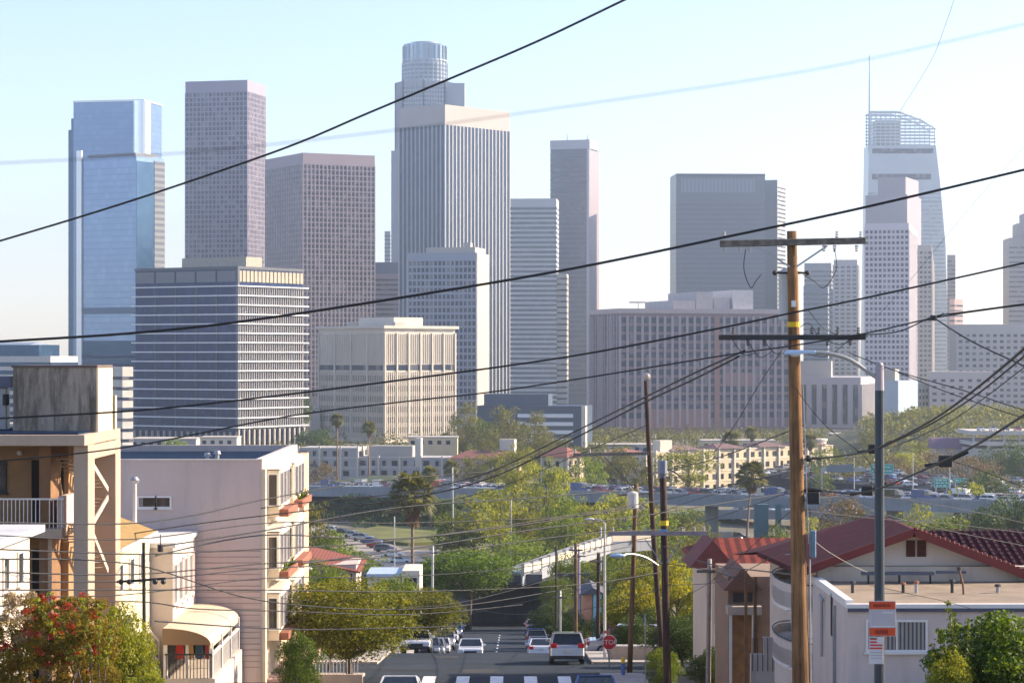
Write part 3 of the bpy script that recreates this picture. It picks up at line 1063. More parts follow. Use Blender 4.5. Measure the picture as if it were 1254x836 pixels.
def wheel(t, x, y, r=.33, rim=True):
    m = MB(); n = 16
    def ring(xx, rad): return [(xx, y + rad * math.cos(2 * math.pi * k / n), r + rad * math.sin(2 * math.pi * k / n)) for k in range(n)]
    a, b = x - .11, x + .11
    v = ring(a, r * .85) + ring(a, r) + ring(b, r) + ring(b, r * .85)
    f = []
    for j in range(3):
        for k in range(n):
            f.append((j * n + k, j * n + (k + 1) % n, (j + 1) * n + (k + 1) % n, (j + 1) * n + k))
    f += [tuple(range(n)), tuple(range(3 * n, 4 * n))[::-1]]
    w_ = m.add(v, f).build('wheel', RUBBER, t)
    if rim:
        s = 1 if x > 0 else -1
        m = MB()
        v = [(x + s * .115, y + rad * math.cos(2 * math.pi * k / 10), r + rad * math.sin(2 * math.pi * k / 10)) for rad in (r * .62,) for k in range(10)]
        v2 = [(x + s * .09, p[1], p[2]) for p in v]
        m.add(v + v2, [tuple(range(10)), tuple(range(10, 20))[::-1]] + [(k, (k + 1) % 10, 10 + (k + 1) % 10, 10 + k) for k in range(10)])
        m.build('rim', RIM, w_)


def car(style, colour, label=None, loc=(0, 0, 0), rz=0, group=None, cat='car', tilt=0.0, detail=True):
    p = PAINT[colour]
    t = thing({'sedan': 'parked_car', 'suv': 'parked_suv', 'van': 'delivery_van'}[style], label or 'car', cat, loc, rz, group)
    t.rotation_euler = (tilt, 0, rz)
    w = .9
    if style == 'sedan':
        prof = [(-2.3, .32), (-2.32, .62), (-2.2, .78), (-1.0, .93), (1.55, .97), (2.2, .95), (2.3, .8), (2.3, .32)]
        gl = [(-1.05, .92), (1.75, .96), (.95, 1.42), (-.25, 1.42)]
        roof = (-.28, 1.0, 1.42)
    elif style == 'suv':
        prof = [(-2.3, .36), (-2.33, .75), (-2.2, .95), (-1.15, 1.08), (2.15, 1.1), (2.32, .95), (2.35, .38)]
        gl = [(-1.15, 1.07), (2.2, 1.09), (1.85, 1.62), (-.35, 1.62)]
        roof = (-.4, 1.95, 1.62)
    else:
        prof = [(-2.7, .4), (-2.75, .9), (-2.5, 1.2), (-1.9, 1.3), (2.7, 1.3), (2.7, .4)]
        gl = [(-1.95, 1.28), (-.6, 1.3), (-.6, 2.2), (-1.3, 2.2)]
        roof = None
    b = MB().prism(prof, 'x', -w, w).build('body', p, t, bevel=.07)
    ins = .16 if style != 'van' else .06
    wb = w - .05
    q = gl
    lo = [(-wb, q[0][0], q[0][1]), (wb, q[0][0], q[0][1]), (wb, q[1][0], q[1][1]), (-wb, q[1][0], q[1][1])]
    hi = [(-wb + ins, q[3][0], q[3][1]), (wb - ins, q[3][0], q[3][1]), (wb - ins, q[2][0], q[2][1]), (-wb + ins, q[2][0], q[2][1])]
    MB().frustum(lo, hi).build('window_glass', CARGLASS, t)
    if roof:
        MB().box(-wb + ins - .01, wb - ins + .01, roof[0], roof[1], roof[2] - .03, roof[2] + .05).build('roof', p, t, bevel=.025)
        m = MB()
        for s in (-1, 1):
            A = lambda i: Vector((s * (wb + .005), q[i][0], q[i][1]))
            B = lambda i: Vector((s * (wb - ins + .005), q[i][0], q[i][1]))
            m.bar(A(0), B(3), .07); m.bar(A(1), B(2), .09)
            m.bar((A(0) + A(1)) / 2, (B(2) + B(3)) / 2, .05)
            m.bar(B(3), B(2), .05)
        m.build('pillar', p, t)
    else:
        MB().box(-w, w, -.6, 2.7, 1.25, 2.35).build('cargo_box', p, t, bevel=.06)
    for sx in (-1, 1):
        for sy in (-1.4, 1.4):
            wheel(t, sx * (w - .1), sy, .34 if style == 'sedan' else .37, detail)
    if detail:
        zf = prof[1][1]
        for s in (-1, 1):
            MB().box(s * .5, s * .86, -2.345, -2.15, zf - .12, zf + .06).build('headlight', HEADL, t, bevel=.02)
            z1 = .8 if style == 'sedan' else (1.02 if style == 'suv' else 1.0)
            y1 = prof[-2][0]
            MB().box(s * .56, s * .9, y1 - .14, y1 + .03, z1 - .14, z1 + .1).build('taillight', TAILL, t, bevel=.02)
            MB().box(s * (w + .0), s * (w + .2), q[0][0] + .35, q[0][0] + .5, q[0][1] + .02, q[0][1] + .18).build('wing_mirror', p, t, bevel=.02)
        MB().box(-.45, .45, -2.36, -2.2, .42, .58).build('grille', TRIMB, t)
        MB().box(-.88, .88, -2.38, -2.1, .26, .42).build('bumper', TRIMB, t, bevel=.03)
        yb = max(a for a, _ in prof)
        MB().box(-.88, .88, yb - .2, yb + .07, .28, .48).build('bumper', TRIMB if style != 'sedan' else p, t, bevel=.03)
        MB().box(-.17, .17, yb + .01, yb + .05, .62, .76).build('licence_plate', PLATE, t)
    return t


def far_car(style, colour, label, loc, rz, group, tilt=0):
    key = (style, colour)
    if key not in CARP:
        CARP[key] = car(style, colour, label, loc, rz, group, detail=False)
        CARP[key].name = 'distant_car'
        return CARP[key]
    c = dup(CARP[key], None, loc, rz, label)
    c['group'] = group
    return c


CARP = {}
# ------------------------------------------------------------------ the middle distance: freeway, apartments, trees
CONC = mat('freeway_concrete', (.26, .28, .31), .85, .1, .2, dirt=.4)
ASPH = mat('asphalt', (.022, .032, .047), .95, .2, .3, bump=.2, spec=.15, dirt=.3, dirtcol=(.065, .07, .075))
ROADC = mat('pale_road', (.3, .27, .24), .9, .15, .15, dirt=.3)

WINC = glass('glass_flat_window', (.02, .025, .035), (.2, .19, .18), (1.9, 1.9, 3.1), .7, .15)
APT_TRIM = mat('apartment_trim', (.62, .56, .48), .8, .06, .4)
TILE = stripes('roof_tile_far', (.27, .12, .1), (.2, .09, .08), 'X', .5, .5, .85, .15)


def apartment(name, label, xL, xM, xR, ytop, D, thd, wall, floors=4, hip=None, bay=3.4, W=None, fh=3.1):
    Xc, L, W2 = plan(xL, xM, xR, D, R(thd))
    W = W or W2
    H = Z(ytop, D)
    r = thing(name, label, 'apartment', (Xc, D, 0), -R(thd))
    MB().box(-L, 0, 0, W, -1, H).build('wall', wall, r)
    n = 0
    for f in range(floors):
        z = H - 1.0 - f * fh - 1.7
        k = 0
        while (k + 1) * bay < L:
            x = -L + (k + .5) * bay
            ww = .55 if (k + f) % 3 else .95
            o = MB().box(x - ww, x + ww, -.06, .1, z, z + 1.6).build('window', WINC, r); n += 1
            k += 1
        k = 0
        while (k + 1) * bay < W and W > 8:
            y = (k + .5) * bay
            ww = .55 if (k + f) % 3 else .95
            MB().box(-.1, .06, y - ww, y + ww, z, z + 1.6).build('window', WINC, r); n += 1
            k += 1
        if n > 95: break
    m = MB()
    for f in range(floors + 1):
        z = H - .25 - f * fh
        m.box(-L - .15, .15, -.15, W + .15, z, z + .22)
    k = 0
    while k * bay * 2 < L:
        x = -L + k * bay * 2
        m.box(x - .3, x + .3, -.5, 0, 0, H + .4); k += 1
    k = 0
    while k * bay * 2 < W:
        y = k * bay * 2
        m.box(0, .5, y - .3, y + .3, 0, H + .4); k += 1
    m.build('trim', APT_TRIM, r)
    # balconies on every other bay
    m = MB()
    for f in range(1, floors):
        z = H - 1.0 - f * fh - 2.0
        k = 1
        while (k + 1) * bay < L:
            x = -L + (k + .5) * bay
            m.box(x - 1.1, x + 1.1, -1.2, 0, z, z + .15).box(x - 1.1, x + 1.1, -1.2, -1.12, z, z + 1.0)
            k += 4
    if m.v: m.build('balcony', mat('balcony_dark', (.1, .1, .11), .6), r)
    if hip:
        for (a, b_, hh) in hip:     # fractions along the left face
            x0, x1 = -L + L * a - .8, -L + L * b_ + .8
            y0, y1 = -1.2, min(W, 16) + .8
            zz = H + .15
            c = (y1 - y0) / 2
            m = MB().add([(x0, y0, zz), (x1, y0, zz), (x1, y1, zz), (x0, y1, zz), (x0 + c * .6, y0 + c, zz + hh), (x1 - c * .6, y0 + c, zz + hh)],
                         [(0, 1, 5, 4), (1, 2, 5), (2, 3, 4, 5), (3, 0, 4), (0, 3, 2, 1)])
            m.build('roof', TILE, r)
    return r, L, W, H


AW = mat('stucco_grey_white', (.4, .38, .38), .85, .08, .2)
AC = mat('stucco_cream', (.6, .5, .34), .85, .08, .2)
AP = mat('stucco_peach', (.5, .37, .29), .85, .08, .2)
r, L, W, H = apartment('apartment_block', 'grey-white apartment block with dark balconies, behind the two tall thin palms', 366, 437, 442, 548, 770, 10, AW, 4, W=14)
r, L, W, H = apartment('apartment_block', 'long grey apartment block with a pale turret, between the thin palms and red roofs', 438, 556, 562, 560, 765, 10, AW, 4, W=14)
MB().box(-L * .4, -L * .34, -.4, 2.4, H - 3, H + 6).build('turret', CREAM, r)
MB().box(-L * .9, -L * .45, 3, 9, H, H + 3.4).build('roof_plant', PALE, r)
r, L, W, H = apartment('apartment_block', 'peach apartment block with a long red tile roof, left of the tall eucalyptus trees', 552, 628, 634, 562, 755, 12, AP, 4, hip=[(.0, 1.0, 2.2)], W=14)
MB().box(-L * .3, -L * .06, 8, 11, H + 1, H + 5.8).build('stair_tower', CREAM, r)
r, L, W, H = apartment('apartment_block', 'small cream apartment block with a red hip roof, half hidden by yellow-green trees', 664, 694, 712, 560, 700, 32, AC, 4, hip=[(.0, 1.0, 2.6)], W=10)
r, L, W, H = apartment('apartment_block', 'cream apartment block behind the leaning wooden pole with its cross arm', 732, 790, 800, 556, 735, 20, AC, 4, hip=[(.1, .6, 1.6)], W=14)
r, L, W, H = apartment('long_apartment_block', 'long sunlit cream apartment block with palms behind, left of the big utility pole', 797, 803, 1020, 553, 715, 47, AC, 4)
# roof bits along its long face
MAUVR = stripes('roof_mauve_far', (.2, .13, .13), (.15, .1, .1), 'X', .5, .5, .85, .15)
m = MB()
for k in range(4):
    y0 = W * (.08 + k * .24)
    m.add([(-9, y0, H + .2), (1, y0, H + .2), (1, y0 + 13, H + .2), (-9, y0 + 13, H + .2), (-4, y0 + 3.5, H + 1.5), (-4, y0 + 9.5, H + 1.5)],
          [(0, 1, 4), (1, 2, 5, 4), (2, 3, 5), (3, 0, 4, 5), (0, 3, 2, 1)])
m.build('roof', MAUVR, r)
MB().box(-4, -1, 3, 8, H, H + 3.2).build('stair_tower', CREAM, r)
MB().cyl(-4, W - 4, H - 4, H + 1.4, 3.3, 3.6, n=20).build('rotunda', CREAM, r)
MB().cyl(-4, W - 4, H + 1.4, H + 2, 4.0, n=20).build('rotunda_cap', CREAM, r)

# viaduct: deck on columns
def ribbon(name, pts, width, thick, m, parapet=.85, parent=None):
    mb = MB()
    pts = [Vector(p) for p in pts]
    L_, R_ = [], []
    for i, p in enumerate(pts):
        d = pts[min(i + 1, len(pts) - 1)] - pts[max(i - 1, 0)]
        n = Vector((-d.y, d.x, 0)).normalized()
        L_.append(p + n * width / 2); R_.append(p - n * width / 2)
    for i in range(len(pts) - 1):
        a, b, c, d = R_[i], R_[i + 1], L_[i + 1], L_[i]
        t = Vector((0, 0, thick))
        mb.frustum([a - t, b - t, c - t, d - t], [a, b, c, d])
        if parapet:
            u = Vector((0, 0, parapet))
            for (e, f) in ((R_[i], R_[i + 1]), (L_[i], L_[i + 1])):
                n = Vector((-(f - e).y, (f - e).x, 0)).normalized() * .15
                mb.frustum([e - n, f - n, f + n, e + n], [e - n + u, f - n + u, f + n + u, e + n + u])
    return mb.build(name, m, parent)


def spline(pts, n=10):
    out = []
    pts = [Vector(p) for p in pts]
    for i in range(len(pts) - 1):
        p0, p1, p2, p3 = pts[max(i - 1, 0)], pts[i], pts[i + 1], pts[min(i + 2, len(pts) - 1)]
        for k in range(n):
            t = k / n
            out.append(.5 * ((2 * p1) + (p2 - p0) * t + (2 * p0 - 5 * p1 + 4 * p2 - p3) * t * t + (3 * p1 - p0 - 3 * p2 + p3) * t ** 3))
    out.append(pts[-1])
    return out


va = spline([P(300, 597, 660), P(420, 598, 625), P(530, 599, 590), P(640, 601, 565), P(760, 604, 545), P(900, 608, 520), P(1040, 611, 500), P(1180, 614, 480), P(1330, 618, 465)], 5)
vi = thing('freeway_viaduct', 'long concrete freeway viaduct crossing the valley with traffic on top', 'viaduct')
ribbon('deck', va, 15, 1.7, CONC, parent=vi)
for k in range(4, len(va), 4):
    p = va[k]
    MB().box(p.x - 1.2, p.x + 1.2, p.y - 3, p.y + 3, -1, p.z - 1.6).build('column', CONC, vi)
for k in range(0, len(va) - 1, 3):
    pass
ribbon('roadway', [p + Vector((0, 0, .02)) for p in va], 14, .012, ASPH, 0, parent=vi)
vb = spline([P(800, 634, 640), P(860, 630, 610), P(930, 627, 580), P(1010, 628, 570), P(1100, 634, 560)], 5)
vl = thing('lower_ramp', 'lower concrete ramp with cars passing under the freeway viaduct', 'ramp')
ribbon('deck', vb, 10, 1.4, CONC, parent=vl)
for k in range(3, len(vb), 5):
    p = vb[k]
    MB().cyl(p.x, p.y, -1, p.z - 1.3, .9, n=12).build('column', CONC, vl)
TEAL = mat('teal_steel', (.05, .13, .16), .6, .1, .3)
t = thing('teal_pier', 'broad dark teal pier under the viaduct beside the leaning palm', 'pier')
p = P(932, 672, 500)
MB().box(p.x - 1.4, p.x + 1.4, p.y - 1, p.y + 1, -.5, Z(617, 500)).build('shaft', TEAL, t)
MB().box(p.x + 3, p.x + 4, p.y - 1, p.y + 1, -.5, Z(617, 500)).build('thin_post', TEAL, t)

# wide freeway beyond, raised on fill at the right
def sheet(name, pts, m, z=None, label=None):
    v = [(p[0], p[1], p[2]) for p in pts]
    return kind(MB().add(v, [tuple(range(len(v)))]).build(name, m, fix=False), label=label)


fr = MB()
fa = [P(960, 598, 600), P(1100, 590, 680), P(1300, 600, 640)]
prs = []
for px, D in ((930, 720), (1000, 690), (1080, 665), (1160, 640), (1240, 620), (1330, 600)):
    prs.append((Vector((X(px, D), D, 4.6)), Vector((X(px, D) + 14, D + 42, 5.6))))
for (a, b), (c, d) in zip(prs, prs[1:]):
    fr.frustum([(a.x, a.y, -1), (c.x, c.y, -1), (d.x, d.y, -1), (b.x, b.y, -1)], [a, c, d, b])
kind(fr.build('freeway_road', ASPH), label='wide freeway full of traffic at right')

# ground roads in the valley
def road(name, pts, width, m, z=.03, label=None):
    pts = spline(pts, 6)
    v, f = [], []
    for i, p in enumerate(pts):
        d = pts[min(i + 1, len(pts) - 1)] - pts[max(i - 1, 0)]
        n = Vector((-d.y, d.x, 0)).normalized() * width / 2
        for q_ in (p - n, p + n):
            v.append((q_.x, q_.y, G(q_.y) + z))
        if i:
            a = 2 * i - 2
            f.append((a, a + 1, a + 3, a + 2))
    return kind(MB().add(v, f).build(name, m, fix=False), label=label)


def gpt(px, py):
    """point on the flat valley floor seen at a pixel"""
    D = CZ * F / (py - HY)
    return Vector((X(px, D), D, 0))


road('valley_road', [gpt(340, 644), gpt(400, 650), gpt(440, 662), gpt(480, 682), gpt(520, 705)], 10, ROADC, .03, 'pale curving road with parked cars')
road('service_road', [gpt(470, 676), gpt(540, 677), gpt(620, 672), gpt(760, 662)], 12, ROADC, .05, 'pale service road')
road('underpass_road', [gpt(820, 663), gpt(900, 664), gpt(1000, 668), gpt(1150, 674)], 14, ASPH, .04, 'road under the viaduct')
GRASSY = mat('lit_grass', (.12, .13, .025), .95, .35, .15, dirt=.5, dirtcol=(.06, .08, .02))
IVY = mat('ivy_slope', (.035, .06, .03), .95, .4, .25, bump=.5)
v = []
for (px, py) in ((430, 652), (470, 646), (530, 648), (575, 658), (585, 664), (500, 668), (468, 664)):
    p = gpt(px, py); v.append((p.x, p.y, .5))
kind(MB().prism([(a, b) for a, b, _ in v], 'z', -.5, .6).build('grass_slope', GRASSY), label='sunlit patch of grass inside the road bend')
# embankments
def mound(name, cx, cy, rx, ry, h, m, label, seed=0, n=26):
    rs = random.Random(seed)
    v, f = [], []
    for j in range(n + 1):
        for i in range(n + 1):
            u, w_ = i / n * 2 - 1, j / n * 2 - 1
            d = math.sqrt(u * u + w_ * w_)
            z = h * max(0, math.cos(min(1, d) * math.pi / 2)) ** .7 * (1 + .12 * math.sin(u * 7 + seed) * math.cos(w_ * 5)) - .2
            v.append((cx + rx * u, cy + ry * w_, z + rs.uniform(-.02, .02) * h))
    for j in range(n):
        for i in range(n):
            a = j * (n + 1) + i
            f.append((a, a + 1, a + n + 2, a + n + 1))
    return kind(MB().add(v, f).build(name, m, fix=False, smooth=True), label=label)


mound('ivy_hill', X(455, 650), 650, 42, 34, 7.5, IVY, 'dark ivy embankment below the viaduct', 1)
mound('ivy_hill', X(600, 655), 655, 38, 26, 5.5, IVY, 'dark embankment behind the eucalyptus trees', 2)
mound('green_hill', X(1200, 1000), 1000, 75, 110, 15, mat('dry_hill', (.07, .075, .025), .95, .4, .05, dirt=.6, dirtcol=(.06, .075, .03)), 'dry green hill at the right', 3)
mound('green_hill', X(1235, 560), 560, 42, 50, 7, IVY, 'dark overgrown bank at the right edge', 4)

# things on the right hill
t = thing('purple_roof_hall', 'low hall with a dull purple roof on the hill at right', 'building', (X(1175, 820), 820, 0))
MB().box(-8, 8, 0, 10, 0, 8.8).build('wall', PALE, t)
MB().prism([(-.8, 8.8), (10.8, 8.8), (7.5, 12.3), (2.5, 12.3)], 'x', -9, 9).build('roof', mat('roof_purple', (.2, .12, .19), .8, .08, .3), t)
t = thing('parking_structure', 'pale parking structure with parked cars on its deck at the right edge', 'garage', (X(1225, 800), 800, 0))
MB().box(-9, 30, 0, 26, 0, 9.6).build('lower_level', PALE, t)
for k in range(2):
    MB().box(-9.4, 30, -.4, 26, 10.6 + k * 3.4, 11.9 + k * 3.4).build('deck', mat('deck_pale', (.5, .47, .44), .8), t)
for k in range(8):
    MB().box(-9 + k * 5, -8.3 + k * 5, 0, 1, 9.6, 14).build('column', PALE, t)

# green direction signs
SIGN_G = mat('sign_green', (.0, .36, .26), .5, .05, 1)
SIGN_W = mat('sign_white', (.75, .78, .76), .5)
STEEL = mat('galvanised_steel', (.35, .37, .39), .5, .1, 2, .6)


def dir_sign(px, py, D, w, h, label, lines=3):
    t = thing('direction_sign', label, 'road sign', (X(px, D), D, 0))
    zc = Z(py, D)
    s = MB().box(-w / 2, w / 2, -.06, .06, zc - h / 2, zc + h / 2).build('sign_board', SIGN_G, t)
    m = MB()
    e = .09
    for (a, b, c, d) in ((-w / 2 + .1, w / 2 - .1, zc + h / 2 - .1 - e, zc + h / 2 - .1), (-w / 2 + .1, w / 2 - .1, zc - h / 2 + .1, zc - h / 2 + .1 + e),
                         (-w / 2 + .1, -w / 2 + .1 + e, zc - h / 2 + .2, zc + h / 2 - .2), (w / 2 - .1 - e, w / 2 - .1, zc - h / 2 + .2, zc + h / 2 - .2)):
        m.box(a, b, -.075, -.062, c, d)
    m.build('border', SIGN_W, t)
    m = MB()
    rs = random.Random(int(px))
    for k in range(lines):      # lettering too small to read: rows of word-sized strokes
        z = zc + h / 2 - h * (k + .8) / (lines + .6)
        x = -w / 2 + .5
        while x < w / 2 - .9:
            l = rs.uniform(.35, .9)
            m.box(x, min(x + l, w / 2 - .4), -.08, -.064, z - .13, z + .13)
            x += l + .25
    m.build('lettering', SIGN_W, t)
    for s_ in (-1, 1):
        MB().cyl(s_ * w * .35, .3, G(D), zc + h / 2, .14, n=8).build('post', STEEL, t)
    return t


dir_sign(1080, 574, 690, 6.6, 2.8, 'wide green direction sign above the traffic behind the street lamp pole', 2)
dir_sign(1153, 591, 560, 3.6, 2.2, 'bright green direction sign beside the round yellow-green tree at right', 3)
dir_sign(1176, 588, 600, 3.4, 1.2, 'small thin green sign tucked behind the round tree at right', 1)
t = thing('overhead_gantry', 'grey sign gantry seen from behind across the freeway at right', 'gantry', (X(1045, 640), 640, 0))
MB().box(-8, 3, 0, .4, Z(577, 640), Z(572, 640)).box(-8.4, -8, 0, .4, 4, Z(572, 640)).build('frame', STEEL, t)
MB().box(-7, 0, -.2, -.05, Z(578, 640), Z(569, 640)).build('sign_back', mat('sign_back', (.14, .18, .22), .6), t)

# ------------------------------------------------------------------ trees of the middle distance
G1 = 'trees in the valley between the street and downtown'
TL = [
    ('far_olive', 571, 488, 930, 34, 'tall olive eucalyptus left of the low navy office, right of the beige block'),
    ('far_green', 593, 512, 900, 34, 'roundish green tree in front of the left end of the low navy office'),
    ('far_olive', 621, 494, 880, 46, 'tallest olive tree rising in front of the low navy office'),
    ('far_olive_b', 650, 517, 840, 52, 'broad olive tree covering the middle of the low navy office'),
    ('far_olive', 689, 532, 800, 40, 'narrow olive tree below the white bands of the low navy office'),
    ('far_yellow', 640, 553, 500, 60, 'tall yellow-green eucalyptus left of the small cream hip-roofed block'),
    ('far_yellow', 670, 546, 490, 52, 'tall olive eucalyptus directly left of the small cream hip-roofed block'),
    ('far_yellow', 612, 578, 480, 60, 'yellow-green tree right of the shaggy palm, before the viaduct'),
    ('far_yellow_b', 580, 604, 470, 66, 'broad yellow-green tree just right of the shaggy palm crown'),
    ('far_yellow', 648, 612, 500, 56, 'yellow-green tree at the centre with dark trunks below'),
    ('far_yellow_b', 694, 622, 490, 60, 'yellow-green tree below the short stretch of viaduct at centre'),
    ('far_olive_b', 745, 530, 700, 46, 'rounded olive tree above the green tree, left of the leaning pole'),
    ('far_green', 722, 558, 640, 38, 'dense round green tree right of the cream hip-roofed block'),
    ('far_yellow_b', 703, 583, 560, 44, 'small yellow tree standing just above the viaduct at centre'),
    ('far_dark', 742, 590, 560, 34, 'dark tree at the end of the centre viaduct stretch'),
    ('far_yellow', 764, 588, 480, 64, 'wide yellow-green tree left of the leaning pole below its cross arm'),
    ('far_yellow', 843, 540, 690, 74, 'large feathery yellow-green willow before the long cream block'),
    ('far_olive_b', 745, 634, 470, 66, 'low olive tree under the paired wires left of the leaning pole'),
    ('far_yellow', 836, 614, 470, 56, 'yellow-green tree right of the metal-capped pole'),
    ('far_green', 798, 625, 440, 66, 'green tree between the leaning pole and the metal-capped pole'),
    ('far_olive_b', 860, 642, 455, 40, 'small olive tree under the viaduct at its first teal post'),
    ('far_green', 632, 654, 400, 70, 'dense green tree above the white bridge parapet'),
    ('far_green', 1012, 546, 720, 36, 'green tree at the right end of the long cream block'),
    ('far_olive_b', 1034, 560, 690, 34, 'olive tree left of the street lamp pole, above the traffic'),
    ('far_green', 1004, 574, 650, 26, 'small green tree hugging the right side of the big utility pole'),
    ('far_brown', 1028, 600, 440, 68, 'bare brownish tree under the viaduct right of the big utility pole'),
    ('far_yellow', 1113, 545, 760, 40, 'yellowish tree rising behind the freeway right of the lamp pole'),
    ('far_brown', 1146, 548, 700, 60, 'brown half-bare tree above the bright green sign'),
    ('far_brown', 1180, 552, 660, 56, 'reddish brown tree right of the tangled wire splice'),
    ('far_dark', 1222, 548, 720, 54, 'dark green tree under the parking structure at right'),
    ('far_dark', 1250, 540, 690, 44, 'dark tree cut by the right edge above the bank'),
    ('far_olive', 1090, 516, 980, 44, 'olive tree on the hill left of the purple roof'),
    ('far_olive_b', 1140, 512, 1010, 56, 'olive tree on the crest of the right hill'),
    ('far_dark', 1170, 506, 1050, 46, 'blue-green tree on the hill crest behind the purple roof'),
    ('far_dark', 1195, 498, 1080, 50, 'dark blue-green tree highest on the right hill'),
    ('far_olive', 1228, 500, 1040, 50, 'olive tree on the hill crest behind the parking structure'),
    ('far_yellow_b', 1190, 590, 480, 48, 'round bright yellow-green tree beside the green road signs'),
    ('far_dark', 1228, 606, 420, 60, 'dark green round tree below the right-hand bank'),
    ('far_dark', 1262, 600, 400, 50, 'dark tree at the right edge above the tiled roof'),
    ('far_bush', 1150, 626, 430, 90, 'low yellow-green shrubs behind the red tile roof'),
    ('far_green', 952, 640, 400, 34, 'small bright green tree left of the big utility pole above the red roof'),
    ('far_brown', 395, 562, 640, 40, 'brown bare tree in front of the grey apartments at left'),
    ('far_dark', 455, 604, 600, 70, 'dark mass of tree below the left viaduct'),
    ('far_dark', 540, 610, 600, 60, 'dark tree right behind the shaggy palm crown'),
    ('far_dark', 385, 524, 980, 40, 'dark tree at the foot of the navy glass block'),
    ('far_dark', 366, 470, 1080, 26, 'tall dark cypress-like tree between navy glass and beige blocks'),
    ('far_green', 215, 536, 700, 44, 'low green palmlike tree just over the big blank wall roof'),
    ('far_olive_b', 1045, 600, 560, 26, 'small olive tree just left of the street lamp pole'),
    ('far_olive', 387, 606, 350, 52, 'sunlit olive tree right of the balcony building'),
    ('far_yellow', 365, 616, 370, 40, 'yellow-green tree against the edge of the balcony building'),
    ('far_green', 408, 650, 330, 50, 'green tree beneath the sunlit olive tree right of the balconies'),
    ('far_green', 450, 676, 300, 56, 'green tree right of the orange-leaved shrub'),
]
TL += [
    ('far_brown', 1098, 556, 740, 44, 'brown half-bare tree just right of the lamp pole above the traffic'),
    ('far_olive', 1070, 524, 900, 34, 'olive tree left of the lamp pole at the foot of the ribbed block'),
    ('far_yellow', 1128, 534, 860, 50, 'pale yellow tree on the slope left of the purple roof'),
    ('far_brown', 1208, 560, 640, 44, 'bare brown tree before the parking structure'),
    ('far_dark', 1205, 575, 560, 50, 'dark tree above the bright round tree at right'),
    ('far_olive_b', 1240, 588, 520, 50, 'olive tree at the right edge above the dark round tree'),
    ('far_yellow_b', 1125, 616, 440, 44, 'low yellow tree over the red gable, right of the lamp pole'),
    ('far_yellow_b', 990, 632, 410, 40, 'yellow-green tree against the right side of the big utility pole'),
    ('far_olive', 600, 522, 820, 40, 'grey-green tree below the left end of the low navy office'),
    ('far_olive', 662, 532, 760, 44, 'olive tree above the small cream hip-roofed block'),
    ('far_olive_b', 560, 512, 880, 34, 'dusty olive tree against the right edge of the beige block'),
    ('far_yellow', 720, 600, 470, 54, 'yellow-green tree hiding the viaduct right of centre'),
    ('far_olive', 793, 560, 560, 40, 'slim olive tree behind the leaning pole'),
    ('far_green', 690, 600, 455, 40, 'fresh green tree in front of the viaduct at centre'),
    ('far_dark', 560, 640, 470, 50, 'dark tree right of the palm trunk by the road bend'),
    ('far_green', 770, 640, 380, 60, 'green tree just above the bridge at right'),
    ('far_yellow_b', 730, 648, 390, 56, 'yellow-green tree directly above the bridge pilasters'),
    ('far_olive_b', 815, 650, 370, 60, 'olive tree behind the metal-capped pole cross arm'),
    ('far_yellow', 602, 546, 690, 42, 'feathery tree covering the right half of the peach apartment block'),
    ('far_olive', 577, 556, 680, 30, 'slim olive tree before the middle of the peach apartment block'),
    ('far_yellow', 634, 536, 680, 44, 'tall feathery tree between the peach block and the hip-roofed block'),
    ('far_olive', 692, 572, 640, 30, 'small olive tree before the hip-roofed cream block'),
    ('far_olive', 762, 546, 690, 32, 'olive tree directly left of the leaning pole at its cross arm'),
    ('far_olive', 655, 500, 860, 34, 'grey-green eucalyptus before the roof plant of the low navy office'),
    ('far_dark', 420, 592, 640, 60, 'dark tree beneath the left viaduct near the balconies'),
]
for a in TL:
    tree(a[0], a[1], a[2], a[3], a[4] * 1.45, a[5], group=G1)
m = MB()
rs = random.Random(9)
# two loose bands of undergrowth in the valley
def undergrowth(name, x0, x1, y0, y1, n, h, key, label, seed, zf=None):
    rs = np.random.RandomState(seed)
    cs, rr, pr = [], [], []
    for i in range(n):
        D = rs.uniform(y0, y1)
        px = rs.uniform(x0, x1)
        r = rs.uniform(.5, 1) * h
        cs.append((X(px, D), D, G(D) + r * .35 + (zf(X(px, D), D) if zf else 0))); rr.append(r); pr.append(150)
    V = leaves(cs, rr, pr if y0 < 650 else [60] * n, .26 if y0 < 650 else .62, rs)
    return kind(meshobj(name, leafmesh(name, V, LEAF[key])), 'stuff', label)


undergrowth('shrub_cover', 540, 870, 400, 600, 330, 3.6, 'green', 'dense green undergrowth in the valley at centre', 1)
undergrowth('shrub_cover', 440, 580, 566, 600, 70, 2.4, 'dark', 'dark shrubs at the back of the grass patch', 12)
undergrowth('shrub_cover', 360, 560, 585, 640, 90, 2.6, 'dark', 'dark ivy and shrubs under the left viaduct', 2)
undergrowth('shrub_cover', 985, 1290, 400, 600, 260, 2.8, 'olive', 'dry olive undergrowth along the freeway at right', 3)
undergrowth('shrub_cover', 150, 400, 640, 760, 60, 3.0, 'olive', 'olive shrubs behind the big blank wall', 4)
undergrowth('shrub_cover', 560, 860, 860, 1000, 80, 4.0, 'olive', 'olive shrubs before the low navy office', 5)

